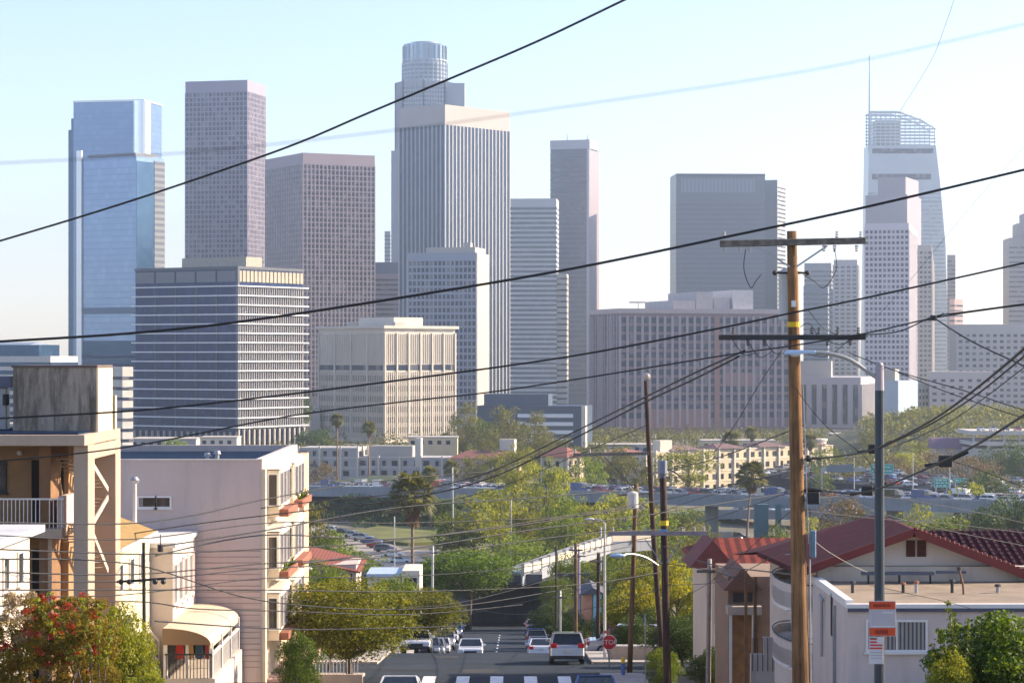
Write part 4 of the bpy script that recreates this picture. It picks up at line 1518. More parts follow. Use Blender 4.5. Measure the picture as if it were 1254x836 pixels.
# fan palms
palm(505, 606, 330, 'shaggy fan palm with a dead skirt standing alone left of centre', 0, 2.0)
GP_ = 'thin palms by the apartments'
palm(413, 514, 740, 'thin tall palm left of the other, before the beige block', 1, 1.35, GP_)
palm(452, 524, 720, 'thin tall palm with a shaggy neck, right of its twin before the beige block', 0, 1.35, GP_)
palm(553, 572, 640, 'small thin palm right behind the shaggy palm, at the peach block', 1, 1.3, GP_)
palm(895, 538, 760, 'palm behind the long cream block, left one of the pair', 1, 1.8, GP_)
palm(921, 530, 780, 'palm behind the long cream block, right one of the pair', 1, 1.4, GP_)
palm(992, 540, 730, 'palm at the right edge of the big utility pole before the rotunda', 1, 1.5, GP_)
palm(920, 583, 470, 'bushy fan palm with a pale trunk in front of the viaduct', 2, 2.0, lean=1.0)
palm(527, 580, 560, 'small palm peeking out at the right of the shaggy palm crown', 1, 1.2, GP_)

# ------------------------------------------------------------------ traffic
cols = ['white', 'silver', 'grey', 'black', 'blue', 'white', 'silver', 'red']
rs = random.Random(3)
GT = 'cars in traffic on the viaduct'
n_ = len(va)
for lane, off in ((0, 4.6), (1, 0.6), (2, -3.4)):
    k = rs.uniform(0, 1)
    while k < n_ - 2:
        i = int(k); f_ = k - i
        p = va[i].lerp(va[i + 1], f_)
        d = (va[i + 1] - va[i]).normalized()
        nrm = Vector((-d.y, d.x, 0))
        q_ = p + nrm * off + Vector((0, 0, .03))
        c = rs.choice(cols)
        far_car(rs.choice(['sedan', 'suv', 'sedan', 'van'] if rs.random() < .3 else ['sedan', 'suv']), c, f'small {c} car in the traffic on top of the viaduct', q_,
                math.atan2(d.y, d.x) + (math.pi / 2 if lane else -math.pi / 2), GT)
        k += rs.uniform(.45, 1.5) * .55
GT2 = 'cars in traffic on the far freeway'
for row in range(5):
    u = rs.uniform(0, .2)
    while u < len(prs) - 1.01:
        i = int(u); f_ = u - i
        a = prs[i][0].lerp(prs[i + 1][0], f_); b = prs[i][1].lerp(prs[i + 1][1], f_)
        p = a.lerp(b, (row + .5) / 5)
        d = prs[i + 1][0] - prs[i][0]
        c = rs.choice(cols)
        far_car(rs.choice(['sedan', 'suv']), c, f'small {c} car in the jam on the wide freeway at right', p + Vector((0, 0, .03)), math.atan2(d.y, d.x) + math.pi / 2, GT2)
        u += rs.uniform(.22, .55)
for k in range(2, len(vb) - 3, 2):
    p = vb[k].lerp(vb[k + 1], rs.random())
    d = (vb[k + 1] - vb[k])
    c = rs.choice(cols)
    far_car('sedan', c, f'small {c} car on the lower ramp under the viaduct', p + Vector((0, 0, .03)), math.atan2(d.y, d.x) + math.pi / 2, 'cars on the lower ramp')
for i, (px, py) in enumerate(((870, 662), (893, 664), (905, 660), (945, 664), (965, 667))):
    p = gpt(px, py); c = cols[i]
    far_car(['sedan', 'van'][i == 1], c, f'{c} car on the road beneath the viaduct', p + Vector((0, 0, .06)), R(80 + 20 * (i % 2)), 'cars under the viaduct')
for i, (px, py) in enumerate(((408, 653), (420, 655), (433, 658), (444, 662), (455, 666), (463, 671), (472, 676), (481, 682), (489, 690), (556, 676), (573, 674), (612, 673))):
    p = gpt(px, py); c = cols[(i * 3) % 8]
    far_car('sedan' if i % 3 else 'suv', c, f'{c} car on the pale road left of the shaggy palm' if i < 9 else f'{c} car on the pale service road right of the shaggy palm', p + Vector((0, 0, .06)), R(62 + 4 * i) if i < 9 else R(88),
            'cars on the pale valley road')
for i in range(8):
    c = cols[(i * 5) % 8]
    far_car('sedan', c, f'{c} car parked on the deck of the parking structure', (X(1225, 800) - 6 + i * 4, 802, 15.35), 0, 'cars on the parking structure')

# low filler roofs among the trees
def small_block(px0, px1, ytop, D, depth, m, label, name='low_building', roof=None):
    t = thing(name, label, 'building', (X(px0, D), D, G(D) - .5))
    w_ = X(px1, D) - X(px0, D)
    H = Z(ytop, D) - G(D) + .5
    MB().box(0, w_, 0, depth, 0, H).build('wall', m, t)
    MB().box(-.25, w_ + .25, -.25, depth + .25, H, H + .35).build('roof', roof or PALE, t)
    k = 0
    while (k + 1) * 3 < w_ and k < 20:
        MB().box(k * 3 + .8, k * 3 + 2.2, -.05, .1, H - 2.2, H - .9).build('window', DARKG, t)
        k += 1
    return t


small_block(160, 240, 538, 900, 20, AW, 'long low building seen over the blank wall roof at left')
small_block(245, 290, 536, 880, 14, CREAM, 'low cream building over the blank wall roof, right of the green tree')
small_block(1020, 1075, 532, 1100, 20, AW, 'low pale building behind the street lamp pole')
small_block(380, 392, 500, 1150, 12, PALE, 'thin pale building with a chimney at the left side of the beige block')
small_block(0, 60, 520, 800, 20, PALE, 'low pale building behind the stained rooftop box')
small_block(1120, 1250, 524, 1250, 20, AW, 'long pale low building beyond the right hill')

undergrowth('distant_grove', -20, 1280, 790, 1180, 620, 5.5, 'olive', 'olive trees and shrubs massed before the downtown blocks', 6)
undergrowth('hill_shrubs', 1060, 1290, 870, 1085, 520, 5.5, 'olive', 'olive shrubs covering the right hill', 7, zf=lambda x, y: 15 * max(0, math.cos(min(1, math.hypot((x - X(1200, 1000)) / 75, (y - 1000) / 110)) * math.pi / 2)) ** .7)
undergrowth('slope_shrubs', 290, 430, 150, 330, 60, 1.6, 'green', 'green shrubs on the slope left of the street', 8)
undergrowth('slope_shrubs', 760, 900, 150, 300, 60, 1.6, 'green', 'green shrubs on the slope right of the street', 9)
small_block(500, 560, 536, 830, 12, AC, 'cream low building between the beige block and the peach roofs')
small_block(725, 800, 545, 900, 14, AW, 'low pale building at the foot of the brown gridded block')
small_block(860, 950, 540, 950, 14, AC, 'low cream building at the foot of the brown block, above the long apartments')

undergrowth('distant_grove', 560, 1010, 1090, 1238, 230, 5.5, 'olive', 'row of olive trees at the foot of the brown block', 14)
undergrowth('distant_grove', 150, 600, 900, 1000, 120, 4.5, 'green', 'green trees at the foot of the navy glass and beige blocks', 15)
# ------------------------------------------------------------------ the street
def strip(name, xa, xb, y0, y1, m, z=0.0, step=2.5, label=None, up=0.0):
    v, f = [], []
    yy = sorted(set([y0, y1] + [y for y, _ in GP if y0 < y < y1]))
    for i, y in enumerate(yy):
        v += [(xa, y, G(y) + z), (xb, y, G(y) + z)]
        if i:
            a = 2 * i - 2
            f.append((a, a + 1, a + 3, a + 2))
    if up:
        n = len(v)
        v += [(a, b, c - up) for a, b, c in v]
        k = len(yy)
        for i in range(k - 1):
            a = 2 * i
            f.append((a, a + 2, a + 2 + n, a + n)); f.append((a + 1, a + 1 + n, a + 3 + n, a + 3))
        f.append((0, n, n + 1, 1)); f.append((2 * k - 2, 2 * k - 1, n + 2 * k - 1, n + 2 * k - 2))
    return kind(MB().add(v, f).build(name, m, fix=False), label=label)


WALKM = mat('sidewalk_concrete', (.36, .33, .3), .9, .12, .6, dirt=.4)
LINE = mat('road_paint', (.72, .73, .74), .7, .12, 2, dirt=.3, dirtcol=(.2, .2, .2))
strip('street', -7.2, 4.3, 84, 300, ASPH, .0, label='asphalt street dropping away down the hill')
strip('cross_street', -60, -7.2, 120, 131, ASPH, .0, label='cross street to the left')
strip('cross_street', 4.3, 60, 120, 131, ASPH, .0, label='cross street to the right')
strip('sidewalk', -9.4, -7.2, 131, 296, WALKM, .13, up=.3, label='left pavement down the hill')
strip('sidewalk', 4.3, 6.4, 131, 296, WALKM, .13, up=.3, label='right pavement down the hill')
strip('sidewalk', -60, -9.4, 131, 133.2, WALKM, .13, up=.3, label='pavement along the cross street, left')
strip('sidewalk', 6.4, 60, 131, 133.2, WALKM, .13, up=.3, label='pavement along the cross street, right')
strip('sidewalk', -9.4, -7.2, 84, 120, WALKM, .13, up=.3, label='near left pavement')
strip('sidewalk', 4.3, 6.4, 84, 120, WALKM, .13, up=.3, label='near right pavement')
MK = []
m = MB()
for k in range(6):
    x = -5.9 + k * 1.62
    v = [(x, 114.6, G(114.6) + .004), (x + .62, 114.6, G(114.6) + .004), (x + .62, 118.6, G(118.6) + .004 + .02), (x, 118.6, G(118.6) + .004 + .02)]
    m.add([(x, 114.6, G(114.6) + .01), (x + .62, 114.6, G(114.6) + .01), (x + .62, 118, G(118) + .01), (x, 118, G(118) + .01)], [(0, 1, 2, 3)])
    m.add([(x, 118, G(118) + .01), (x + .62, 118, G(118) + .01), (x + .62, 119, G(119) + .01), (x, 119, G(119) + .01)], [(0, 1, 2, 3)])
kind(m.build('road_markings', LINE, fix=False), label='zebra crossing stripes at the bottom of the photo')
m = MB()
for k in range(14):
    y = 146 + k * 9
    ys_ = [y, y + 3]
    m.add([(-1.4, y, G(y) + .01), (-1.25, y, G(y) + .01), (-1.25, y + 3, G(y + 3) + .012), (-1.4, y + 3, G(y + 3) + .012)], [(0, 1, 2, 3)])
kind(m.build('road_markings', LINE, fix=False), label='broken centre line on the street')

# ------------------------------------------------------------------ parked cars
def slope(y):
    return math.atan2(G(y + 1.2) - G(y - 1.2), 2.4)
def park(style, colour, x, y, away, label, group=None):
    # away: the back of the car is towards the camera
    t = car(style, colour, label, (x, y, G(y) + .015), math.pi if away else 0, group)
    s = slope(y)
    t.rotation_euler = (-s if away else s, 0, math.pi if away else 0)
    return t


GPK = 'cars parked along the kerbs'
park('suv', 'silver', 2.95, 132.6, True, 'silver suv seen from behind with red tail lights, largest car on the street', GPK)
for i, (st, c, x, y, lb) in enumerate([
    ('sedan', 'white', 2.15, 182, 'pale car parked first behind the silver suv on the right kerb'),
    ('sedan', 'white', 2.1, 192, 'white car parked second behind the silver suv on the right kerb'),
    ('sedan', 'silver', 2.2, 205, 'silver car third in the right-hand parked row'),
    ('suv', 'grey', 2.2, 219, 'grey suv in the middle of the right-hand parked row'),
    ('sedan', 'blue', 2.3, 234, 'dark blue car in the right-hand parked row'),
    ('sedan', 'silver', 2.3, 250, 'silver car near the far end of the right-hand parked row'),
    ('suv', 'white', 2.4, 268, 'white suv next to last in the right-hand parked row'),
    ('sedan', 'red', 2.4, 284, 'red-tailed car last in the right-hand parked row')]):
    park(st, c, x, y, True, lb, GPK)
for i, (st, c, x, y, lb) in enumerate([
    ('sedan', 'white', -5.8, 149, 'white car facing up the hill, first parked car on the left kerb'),
    ('sedan', 'grey', -5.9, 172, 'dark grey car second in the left-hand parked row'),
    ('sedan', 'silver', -5.9, 184, 'silver car in the left-hand parked row beside the street tree'),
    ('sedan', 'white', -5.9, 200, 'white car in the left-hand parked row'),
    ('suv', 'silver', -5.9, 216, 'silver suv in the left-hand parked row'),
    ('sedan', 'white', -6.0, 234, 'white car near the far end of the left-hand parked row'),
    ('suv', 'blue', -6.0, 252, 'blue suv at the far end of the left-hand parked row'),
    ('sedan', 'black', -6.2, 288, 'black car in the shade by the underpass')]):
    park(st, c, x, y, False, lb, GPK)
park('sedan', 'white', -3.0, 179, False, 'white car driving up the middle of the street')
park('sedan', 'white', -4.75, 104, False, 'white car cut by the bottom edge, only roof and windscreen showing')
park('sedan', 'blue', 3.5, 104, True, 'blue car roof at the bottom edge below the stop sign')
t = car('sedan', 'silver', 'pale car parked sideways behind the stop sign', (5.6 + 1.3, 150, G(150)), R(90)); 
t = car('suv', 'grey', 'dark grey suv parked behind the brown pole right of the stop sign', (8.2, 146, G(146)), R(80))

# ------------------------------------------------------------------ helpers for world-placed parts
def Wd(mb, name, m, root, **k):
    o = Vector(root.location)
    mb.v = [(v[0] - o.x, v[1] - o.y, v[2] - o.z) for v in mb.v]
    return mb.build(name, m, root, **k)


def window(root, plane, a0, a1, z0, z1, at, fm, gm, bars=0, d=.06, name='window', out=-1, sill=True):
    """plane 'y': wall facing the camera at y=at, a = x range; plane 'x': side wall at x=at, a = y range. out: direction the wall faces"""
    f = MB(); g = MB()
    w_ = .07
    lo, hi = sorted((at + out * d, at - out * .03))
    glo, ghi = sorted((at + out * .015, at - out * .02))
    def bx(m, a, b, c, e, l, h):
        m.box(a, b, l, h, c, e) if plane == 'y' else m.box(l, h, a, b, c, e)
    bx(f, a0 - w_, a1 + w_, z1, z1 + w_, lo, hi); bx(f, a0 - w_, a1 + w_, z0 - w_, z0, lo, hi)
    bx(f, a0 - w_, a0, z0, z1, lo, hi); bx(f, a1, a1 + w_, z0, z1, lo, hi)
    for k in range(bars):
        a = a0 + (a1 - a0) * (k + 1) / (bars + 1)
        bx(f, a - .02, a + .02, z0, z1, lo, hi)
    if sill:
        l2, h2 = sorted((at + out * (d + .08), at))
        bx(f, a0 - .12, a1 + .12, z0 - .12, z0 - w_ - .002, l2, h2)
    o = Wd(f, name, fm, root)
    g2 = MB(); bx(g2, a0, a1, z0, z1, glo, ghi)
    gg = Wd(g2, 'pane', gm, root)
    loc = gg.location.copy()
    gg.parent = o
    return o


TANW = mat('tan_stucco', (.33, .2, .1), .9, .16, 1.4, bump=.4, dirt=.5, dirtcol=(.26, .17, .1))
TANL = mat('tan_concrete', (.42, .325, .25), .9, .08, .8, bump=.2, dirt=.35, dirtcol=(.3, .22, .15))
STAIN = mat('stained_concrete', (.24, .215, .2), .9, .35, 1.1, bump=.3, dirt=.97, dirtcol=(.055, .05, .035))
PINKW = mat('pinkish_stucco', (.52, .43, .395), .9, .08, .25, bump=.3, dirt=.4, dirtcol=(.34, .285, .27))
WHITEW = mat('white_stucco', (.62, .54, .47), .9, .06, .5, bump=.2, dirt=.3, dirtcol=(.42, .37, .33))
TRIMW = mat('white_trim', (.72, .69, .66), .6, .05, 2, dirt=.2, dirtcol=(.45, .42, .4))
ANNEX = mat('annex_stucco', (.6, .5, .45), .9, .08, .5, bump=.3, dirt=.45, dirtcol=(.36, .29, .26))
DARKW = glass('house_glass', (.02, .022, .028), (.22, .2, .18), (.8, .8, 1.2), .75, .1)
BLACKI = mat('dark_interior', (.014, .01, .008), .9)  # near-black panels put the shade behind openings into the colour
WOODB = mat('wood_brown', (.22, .11, .045), .8, .25, 3, bump=.3)
NAVYR = mat('roof_membrane', (.008, .022, .055), .95, .2, .4, dirt=.2, dirtcol=(.02, .035, .06), spec=.05)
TERRA = mat('terracotta', (.27, .1, .06), .8, .12, 3)
IRON = mat('black_iron', (.02, .02, .022), .6)
PIPE = mat('vent_metal', (.36, .36, .37), .5, .12, 3, .4)

# ------------------------------------------------------------------ tan concrete building, far left
D = 85
s = D / F
gz = G(88) - 1
t = thing('tan_apartment_building', 'tan stucco building with open stair bays and a water-stained rooftop box, at far left', 'building', (-17, 90, gz))
XR = -14.7
Wd(MB().box(-24, X(84, 88), 88, 91.9, gz, Z(541, 88)), 'wall', TANW, t)
ztop = Z(528, 85)
Wd(MB().box(-24, XR - .02, 84.4, 92.1, Z(545, 85), ztop - .1), 'roof_slab', TANL, t, bevel=.02)
Wd(MB().box(-24, XR - .3, 84.7, 91.9, ztop - .1, ztop - .04), 'roof', NAVYR, t)
# side bay facing the street (open stair)
m = MB()
m.box(X(90, 85), XR, 85, 86.3, gz, Z(545, 85)).box(-15.6, XR, 90.9, 92, gz, Z(545, 85))
m.box(X(90, 85) + .01, XR - .005, 86.3, 90.9, Z(562, 86), Z(546, 85))
Wd(m, 'stair_frame', TANL, t, bevel=.02)
Wd(MB().box(-16.6, -16.2, 86, 92, gz, Z(546, 85)), 'inner_wall', mat('inner_brown_shade', (.22, .12, .06), .9, .15, 1.5), t)  # brown darkened for the shade inside the stair bay
for (y0, z0, y1, z1) in ((86.4, Z(560, 86), 90.6, Z(600, 90)), (86.4, Z(640, 86), 90.6, Z(700, 90)), (90.6, Z(610, 90), 86.6, Z(650, 86))):
    Wd(MB().bar((-14.95, y0, z0), (-14.95, y1, z1), .05, .2), 'stair_stringer', mat('stringer_tan', (.5, .42, .34), .7, .1, 2), t)
    m = MB()
    for k in range(9):
        f_ = (k + .5) / 9
        m.box(-16.1, -15.0, y0 + (y1 - y0) * f_ - .13, y0 + (y1 - y0) * f_ + .13, z0 + (z1 - z0) * f_ - .03, z0 + (z1 - z0) * f_ + .02)
    Wd(m, 'stair_treads', TANL, t)
# rooftop box
def stain_material():
    m, nt, b = _new('water_stained_concrete')
    N, Lk = nt.nodes, nt.links
    tc = N.new('ShaderNodeTexCoord')
    def streak(sx, sz, lo, hi, off=0):
        mp = N.new('ShaderNodeMapping'); mp.inputs['Scale'].default_value = (sx, sx, sz); mp.inputs['Location'].default_value = (off, 0, 0)
        Lk.new(tc.outputs['Object'], mp.inputs['Vector'])
        n = N.new('ShaderNodeTexNoise'); n.inputs['Scale'].default_value = 1; n.inputs['Detail'].default_value = 7; n.inputs['Roughness'].default_value = .7
        Lk.new(mp.outputs[0], n.inputs['Vector'])
        r = N.new('ShaderNodeMapRange'); r.inputs['From Min'].default_value = lo; r.inputs['From Max'].default_value = hi
        Lk.new(n.outputs['Fac'], r.inputs['Value'])
        return r.outputs['Result']
    def mix(fac, a, col):
        x = N.new('ShaderNodeMix'); x.data_type = 'RGBA'
        Lk.new(fac, x.inputs['Factor'])
        if isinstance(a, tuple): x.inputs[6].default_value = (*a, 1)
        else: Lk.new(a, x.inputs[6])
        x.inputs[7].default_value = (*col, 1)
        return x.outputs[2]
    c = mix(streak(2.2, .5, .42, .62), (.36, .3, .24), (.15, .125, .095))
    c = mix(streak(3.5, .2, .52, .66, 5), c, (.05, .05, .035))
    c = mix(streak(4.5, .3, .62, .7, 9), c, (.3, .17, .04))
    Lk.new(c, b.inputs['Base Color'])
    b.inputs['Roughness'].default_value = .9
    return m


STAIN = stain_material()
box_ = Wd(MB().box(X(16, 87), X(118, 87), 87, 90.3, ztop - .1, Z(450, 87)), 'rooftop_box', STAIN, t)
Wd(MB().box(X(14, 87), X(118, 87) + .04, 86.96, 90.34, Z(450, 87), Z(447, 87)), 'box_coping', mat('coping_dark', (.12, .09, .08), .8), t)
Wd(MB().box(X(118, 87), X(118, 87) + .05, 87.05, 90.2, ztop - .1, Z(450, 87) - .02), 'box_sunlit_side', mat('sunlit_cream', (.62, .52, .38), .85, .05, 1), t)  # cream skin over the concrete box paints its sunlit face
Wd(MB().box(X(136, 90.8), X(141, 90.8), 90.8, 91.2, ztop - .1, Z(484, 90.8)), 'vent_post', mat('sunlit_cream', (.6, .5, .36)), t)
# openings on the front
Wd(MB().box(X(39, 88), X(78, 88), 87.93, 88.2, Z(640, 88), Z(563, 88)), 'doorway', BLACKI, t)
for (a, b, c, d, ww) in ((56, 600, 55, 642, .12), (62, 580, 61, 640, .07), (75, 565, 68, 612, .08), (70, 568, 77, 612, .06)):
    Wd(MB().bar(P(a, b, 87.7), P(c, d, 87.7), ww, .05), 'leaning_board', mat('pale_board', (.5, .36, .22), .8, .15, 3), t)
m = MB().prism([(X(62, 87.8), Z(640, 87.8)), (X(78, 87.8), Z(640, 87.8)), (X(74, 87.8), Z(585, 87.8)), (X(66, 87.8), Z(600, 87.8))], 'y', 87.72, 87.86)
Wd(m, 'door_curtain', TANL, t)
window(t, 'y', X(-14, 88), X(6, 88), Z(601, 88), Z(567, 88), 88, TRIMB, DARKW, 1)
Wd(MB().box(-24, X(80, 86), 85.4, 88, Z(658, 85.4), Z(647, 85.4)), 'balcony_slab', TANL, t, bevel=.01)
m = MB()
x = -20.0
while x < X(50, 85.5):
    m.box(x, x + .025, 85.5, 85.53, Z(647, 85.4), Z(612, 85.4)); x += .14
x = X(60, 85.5)
while x < X(78, 85.5):
    m.box(x, x + .025, 85.5, 85.53, Z(647, 85.4), Z(612, 85.4)); x += .14
m.box(-20, X(78, 85.5), 85.49, 85.54, Z(612, 85.4), Z(610, 85.4))
Wd(m, 'railing', TRIMW, t)
Wd(MB().box(X(71, 85.6), X(78, 85.6), 85.6, 88, Z(647, 85.4), Z(608, 85.4)), 'railing_panel', PINKW, t)
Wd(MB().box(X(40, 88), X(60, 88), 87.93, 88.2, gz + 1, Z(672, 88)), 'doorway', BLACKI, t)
Wd(MB().box(X(64, 88), X(70, 88), 87.93, 88.2, gz + 1, Z(672, 88)), 'doorway', WOODB, t)
Wd(MB().box(X(60, 86), X(63.5, 86), 85.8, 86, gz, Z(658, 86)), 'post', TANL, t)
Wd(MB().ball((X(25, 88), 87.85, Z(554, 88)), .1), 'wall_lamp', TRIMW, t)

# gadgets at the far left edge
t = thing('rooftop_duct', 'pale ribbed duct with a round dark fan left of the stained rooftop box', 'vent', (X(4, 89), 89, Z(528, 89)))
MB().box(-.5, .12, 0, .6, 0, 1.6).build('duct', PIPE, t, bevel=.03)
MB().cyl(.1, -.02, .95, 1.35, .12, n=12).build('fan_cap', IRON, t)
MB().box(-.6, .3, -.2, .5, 1.6, 2.0).build('housing', mat('housing_dark', (.12, .13, .18), .6), t)

# ------------------------------------------------------------------ low white house, bottom left
gz = G(70) - 1
t = thing('white_cottage', 'low white house with a sloping eave at the left edge, below the tan building', 'house', (-17.5, 68, gz))
Wd(MB().box(-22, -14.95, 60, 75.9, gz, 34.5), 'wall', WHITEW, t)
Wd(MB().box(-22, -14.6, 59.5, 76.6, 34.5, 34.72), 'roof', mat('roof_bluewhite', (.5, .52, .55), .8, .1, .6), t)
for (a, b) in ((70.35, 70.9), (71.9, 72.6), (74, 74.7)):
    window(t, 'x', a, b, 33.1, 34.0, -14.95, TRIMW, DARKW, 0, out=1)

# ------------------------------------------------------------------ big pinkish balcony building
gz = G(110) - 2
XB = -11.27
ZB = 35.3
t = thing('balcony_building', 'large pinkish building with a blank wall and a balcony side coloured sunlit cream, with terracotta planters', 'building', (-17, 118, gz))
Wd(MB().box(-24.5, XB, 110, 128, gz, ZB - .35), 'wall', PINKW, t)
m = MB()
m.box(-24.5, XB, 110, 110.25, ZB - .35, ZB).box(-24.5, XB, 127.75, 128, ZB - .35, ZB + .02).box(XB - .25, XB, 110.25, 127.75, ZB - .35, ZB)
Wd(m, 'parapet', PINKW, t)
Wd(MB().box(-24.4, XB - .26, 110.26, 127.74, ZB - .34, ZB - .3), 'roof', NAVYR, t)
Wd(MB().box(-24.5, XB + .06, 109.94, 110.2, ZB, ZB + .05).box(XB - .25, XB + .06, 110.2, 128, ZB, ZB + .05), 'coping', mat('coping_pale', (.55, .52, .5), .7), t)
CREAMW = mat('sunlit_cream_stucco', (.7, .6, .45), .9, .05, .5, bump=.2, dirt=.25, dirtcol=(.5, .4, .28))  # cream colour carries the sunlight on the street side of the pinkish walls
Wd(MB().box(XB, XB + .05, 110.05, 128, gz, ZB - .02), 'side_wall', CREAMW, t)
Wd(MB().box(XB + .05, XB + .2, 110.05, 110.6, gz, ZB - .4).box(XB + .05, XB + .15, 127.4, 127.9, gz, ZB - .4), 'corner_pier', CREAMW, t)
for (y0, y1, zs_) in ((112, 117.2, (33.05, 30.2, 27.4)), (119.5, 125.2, (33.0, 30.1, 27.3))):
    for iz, z in enumerate(zs_):
        Wd(MB().box(XB + .05, XB + .62, y0, y1, z - .42, z + 1.75), 'bay', CREAMW, t)
        for k in range(3):
            a = y0 + .35 + (y1 - y0 - .5) * k / 3
            window(t, 'x', a, a + (y1 - y0) / 3 - .55, z + .1, z + 1.55, XB + .62, TRIMW, DARKW, 1, out=1, sill=False)
        # sides of the bay toward the camera
        window(t, 'y', XB + .16, XB + .52, z + .1, z + 1.5, y0, TRIMW, DARKW, 0, out=-1, sill=False)
        pl = Wd(MB().box(XB + .62, XB + 1.05, y0 + .1, y1 - .2, z - .42, z - .08), 'planter', TERRA, t, bevel=.02)
        m = MB(); rs = random.Random(int(y0 * 10 + z))
        for k in range(26):
            yy = rs.uniform(y0 + .2, y1 - .3)
            m.bar((XB + .8, yy, z - .1), (XB + .8 + rs.uniform(-.15, .3), yy + rs.uniform(-.2, .2), z + rs.uniform(.0, .3)), .05)
        if (iz + int(y0)) % 2:
            Wd(m, 'plants', LEAF['green'], t)
        # little arched hood
        pts = [(y0 + (y1 - y0) * k / 10, z + 1.75 + .32 * math.sin(math.pi * k / 10)) for k in range(11)] + [(y1, z + 1.7), (y0, z + 1.7)]
        Wd(MB().prism(pts, 'x', XB + .05, XB + .72), 'window_hood', TRIMW, t)
m = MB()
z = 26.0
while z < 31.4:
    m.box(-24.5, XB - .02, 109.985, 110.02, z, z + .035); z += .26
Wd(m, 'siding_lines', mat('siding_shadow', (.3, .235, .23), .9), t)
window(t, 'y', X(170, 110), X(190, 110), Z(620, 110), Z(609, 110), 110, TRIMW, DARKW, 0, name='window')
window(t, 'y', X(192, 110), X(208, 110), Z(620, 110), Z(609, 110), 110, TRIMW, DARKW, 0, name='window')
Wd(MB().box(XB, XB + 1.6, 112, 127, 24.9, 25.2).box(XB + .6, XB + 1.2, 112, 113, gz, 25), 'entrance_canopy', mat('pink_canopy', (.5, .34, .32), .8), t)
Wd(MB().box(XB - 1.2, XB - .3, 128.05, 131, gz, ZB - .1), 'rear_chimney', mat('grey_chimney', (.5, .49, .47), .8), t)
Wd(MB().box(XB - .25, XB + .15, 131.1, 134, gz, ZB - .6), 'rear_wing', mat('peach_wall', (.6, .38, .26), .85), t)
for i, px in enumerate((254, 266)):
    v_ = thing('roof_vent', ['left of two small grey vents on the blank wall building roof', 'right of two small grey vents on the blank wall building roof'][i], 'vent', (X(px, 112), 112, ZB - .3), group='roof vents')
    MB().cyl(0, 0, 0, .4 + .1 * i, .09, n=8).build('pipe', PIPE, v_)
    MB().cyl(0, 0, .4 + .1 * i, .55 + .1 * i, .17, .12, n=10).build('cap', PIPE, v_)
v_ = thing('flue_pipe', 'tall pale flue pipe with a flared cap standing before the blank wall', 'chimney', (X(165, 106), 106, G(106)))
z1 = Z(592, 106) - G(106)
MB().cyl(0, 0, 0, z1, .09, n=10).build('pipe', mat('flue_pale', (.55, .5, .46), .6), v_)
MB().cyl(0, 0, z1, z1 + .14, .1, .24, n=12).cyl(0, 0, z1 + .16, z1 + .3, .2, .1, n=12).build('cap', PIPE, v_)

# ------------------------------------------------------------------ brown-roofed cottage
gz = G(97) - 2
t = thing('brown_roofed_house', 'small yellow-cream house with a golden brown sloping roof, right of the tan building', 'house', (-18, 97, gz))
Wd(MB().box(-22, -15.15, 93.4, 102.4, gz, 32.45), 'wall', mat('yellow_cream', (.62, .53, .36), .9, .06, .6, dirt=.2), t)
m = MB()
e = 32.55
m.frustum([(-22, 93, e), (-14.8, 93, e), (-14.8, 102.4, e), (-22, 102.4, e)], [(-22, 93.2, e + .12), (-14.8, 93.2, e + .12), (-14.8, 102.4, e + .12), (-22, 102.4, e + .12)])
Wd(m, 'eave', TRIMW, t)
m = MB().prism([(-14.85, e + .12), (-18.2, 33.95), (-22, e + .12)], 'y', 93.05, 102.4)
Wd(m, 'roof', mat('golden_shingle', (.3, .19, .06), .85, .2, 3, bump=.3), t)
for (a, b) in ((94.4, 95.1), (96.9, 97.9), (99.6, 100.5)):
    window(t, 'x', a, b, 30.9, 31.9, -15.15, TRIMW, DARKW, 0, out=1)
window(t, 'x', 95, 97, 28.2, 29.8, -15.15, TRIMW, DARKW, 1, out=1)

# ------------------------------------------------------------------ pink and white townhouse with awning
gz = G(105) - 2
t = thing('pink_white_townhouse', 'white and pink townhouse with a curved cream awning over its porch', 'house', (-16, 106, gz))
Wd(MB().box(-19.8, -14.2, 102.6, 109.9, gz, 32.0), 'wall', WHITEW, t)
m = MB()
for k in range(4):
    m.box(-14.2, -14.14, 103.6 + k * 1.7, 104.0 + k * 1.7, 29.3, 31.3)
Wd(m, 'pink_strip', mat('pink_paint', (.62, .36, .33), .8, .08, 1), t)
Wd(MB().box(-19.8, -14.08, 102.5, 109.95, 31.95, 32.15), 'coping', TRIMW, t)
for k, a in enumerate((102.8, 104.3, 106.0, 107.7)):
    window(t, 'x', a, a + .7, 29.6, 31.2, -14.2, TRIMW, DARKW, 1, out=1)
# awning
prof = []
for k in range(9):
    a = math.pi / 2 * k / 8
    prof.append((-14.2 + 1.95 * math.sin(a), 28.3 + .62 * math.cos(a)))
inner = [(x - .0, z - .12) for x, z in prof][::-1]
inner = [(x, z - .1) for x, z in inner]
Wd(MB().prism(prof + inner, 'y', 99.6, 109.9), 'awning', mat('awning_cream', (.52, .43, .33), .8, .05, 1), t)
face = prof + [(-12.25, 28.25), (-14.2, 28.25)]
Wd(MB().prism(face, 'y', 99.5, 99.6), 'awning_end', mat('awning_brown', (.24, .15, .08), .8, .1, 1), t)
Wd(MB().box(-14.2, -12.1, 99.8, 109.9, gz, 26.85), 'porch_floor', WHITEW, t)
m = MB()
for y in (99.9, 103.2, 106.5, 109.6):
    m.box(-12.35, -12.2, y, y + .15, 26.85, 28.3)
m.box(-14.2, -14.05, 99.8, 99.95, 26.85, 28.3).box(-13.3, -13.18, 99.8, 99.92, 26.85, 28.3)
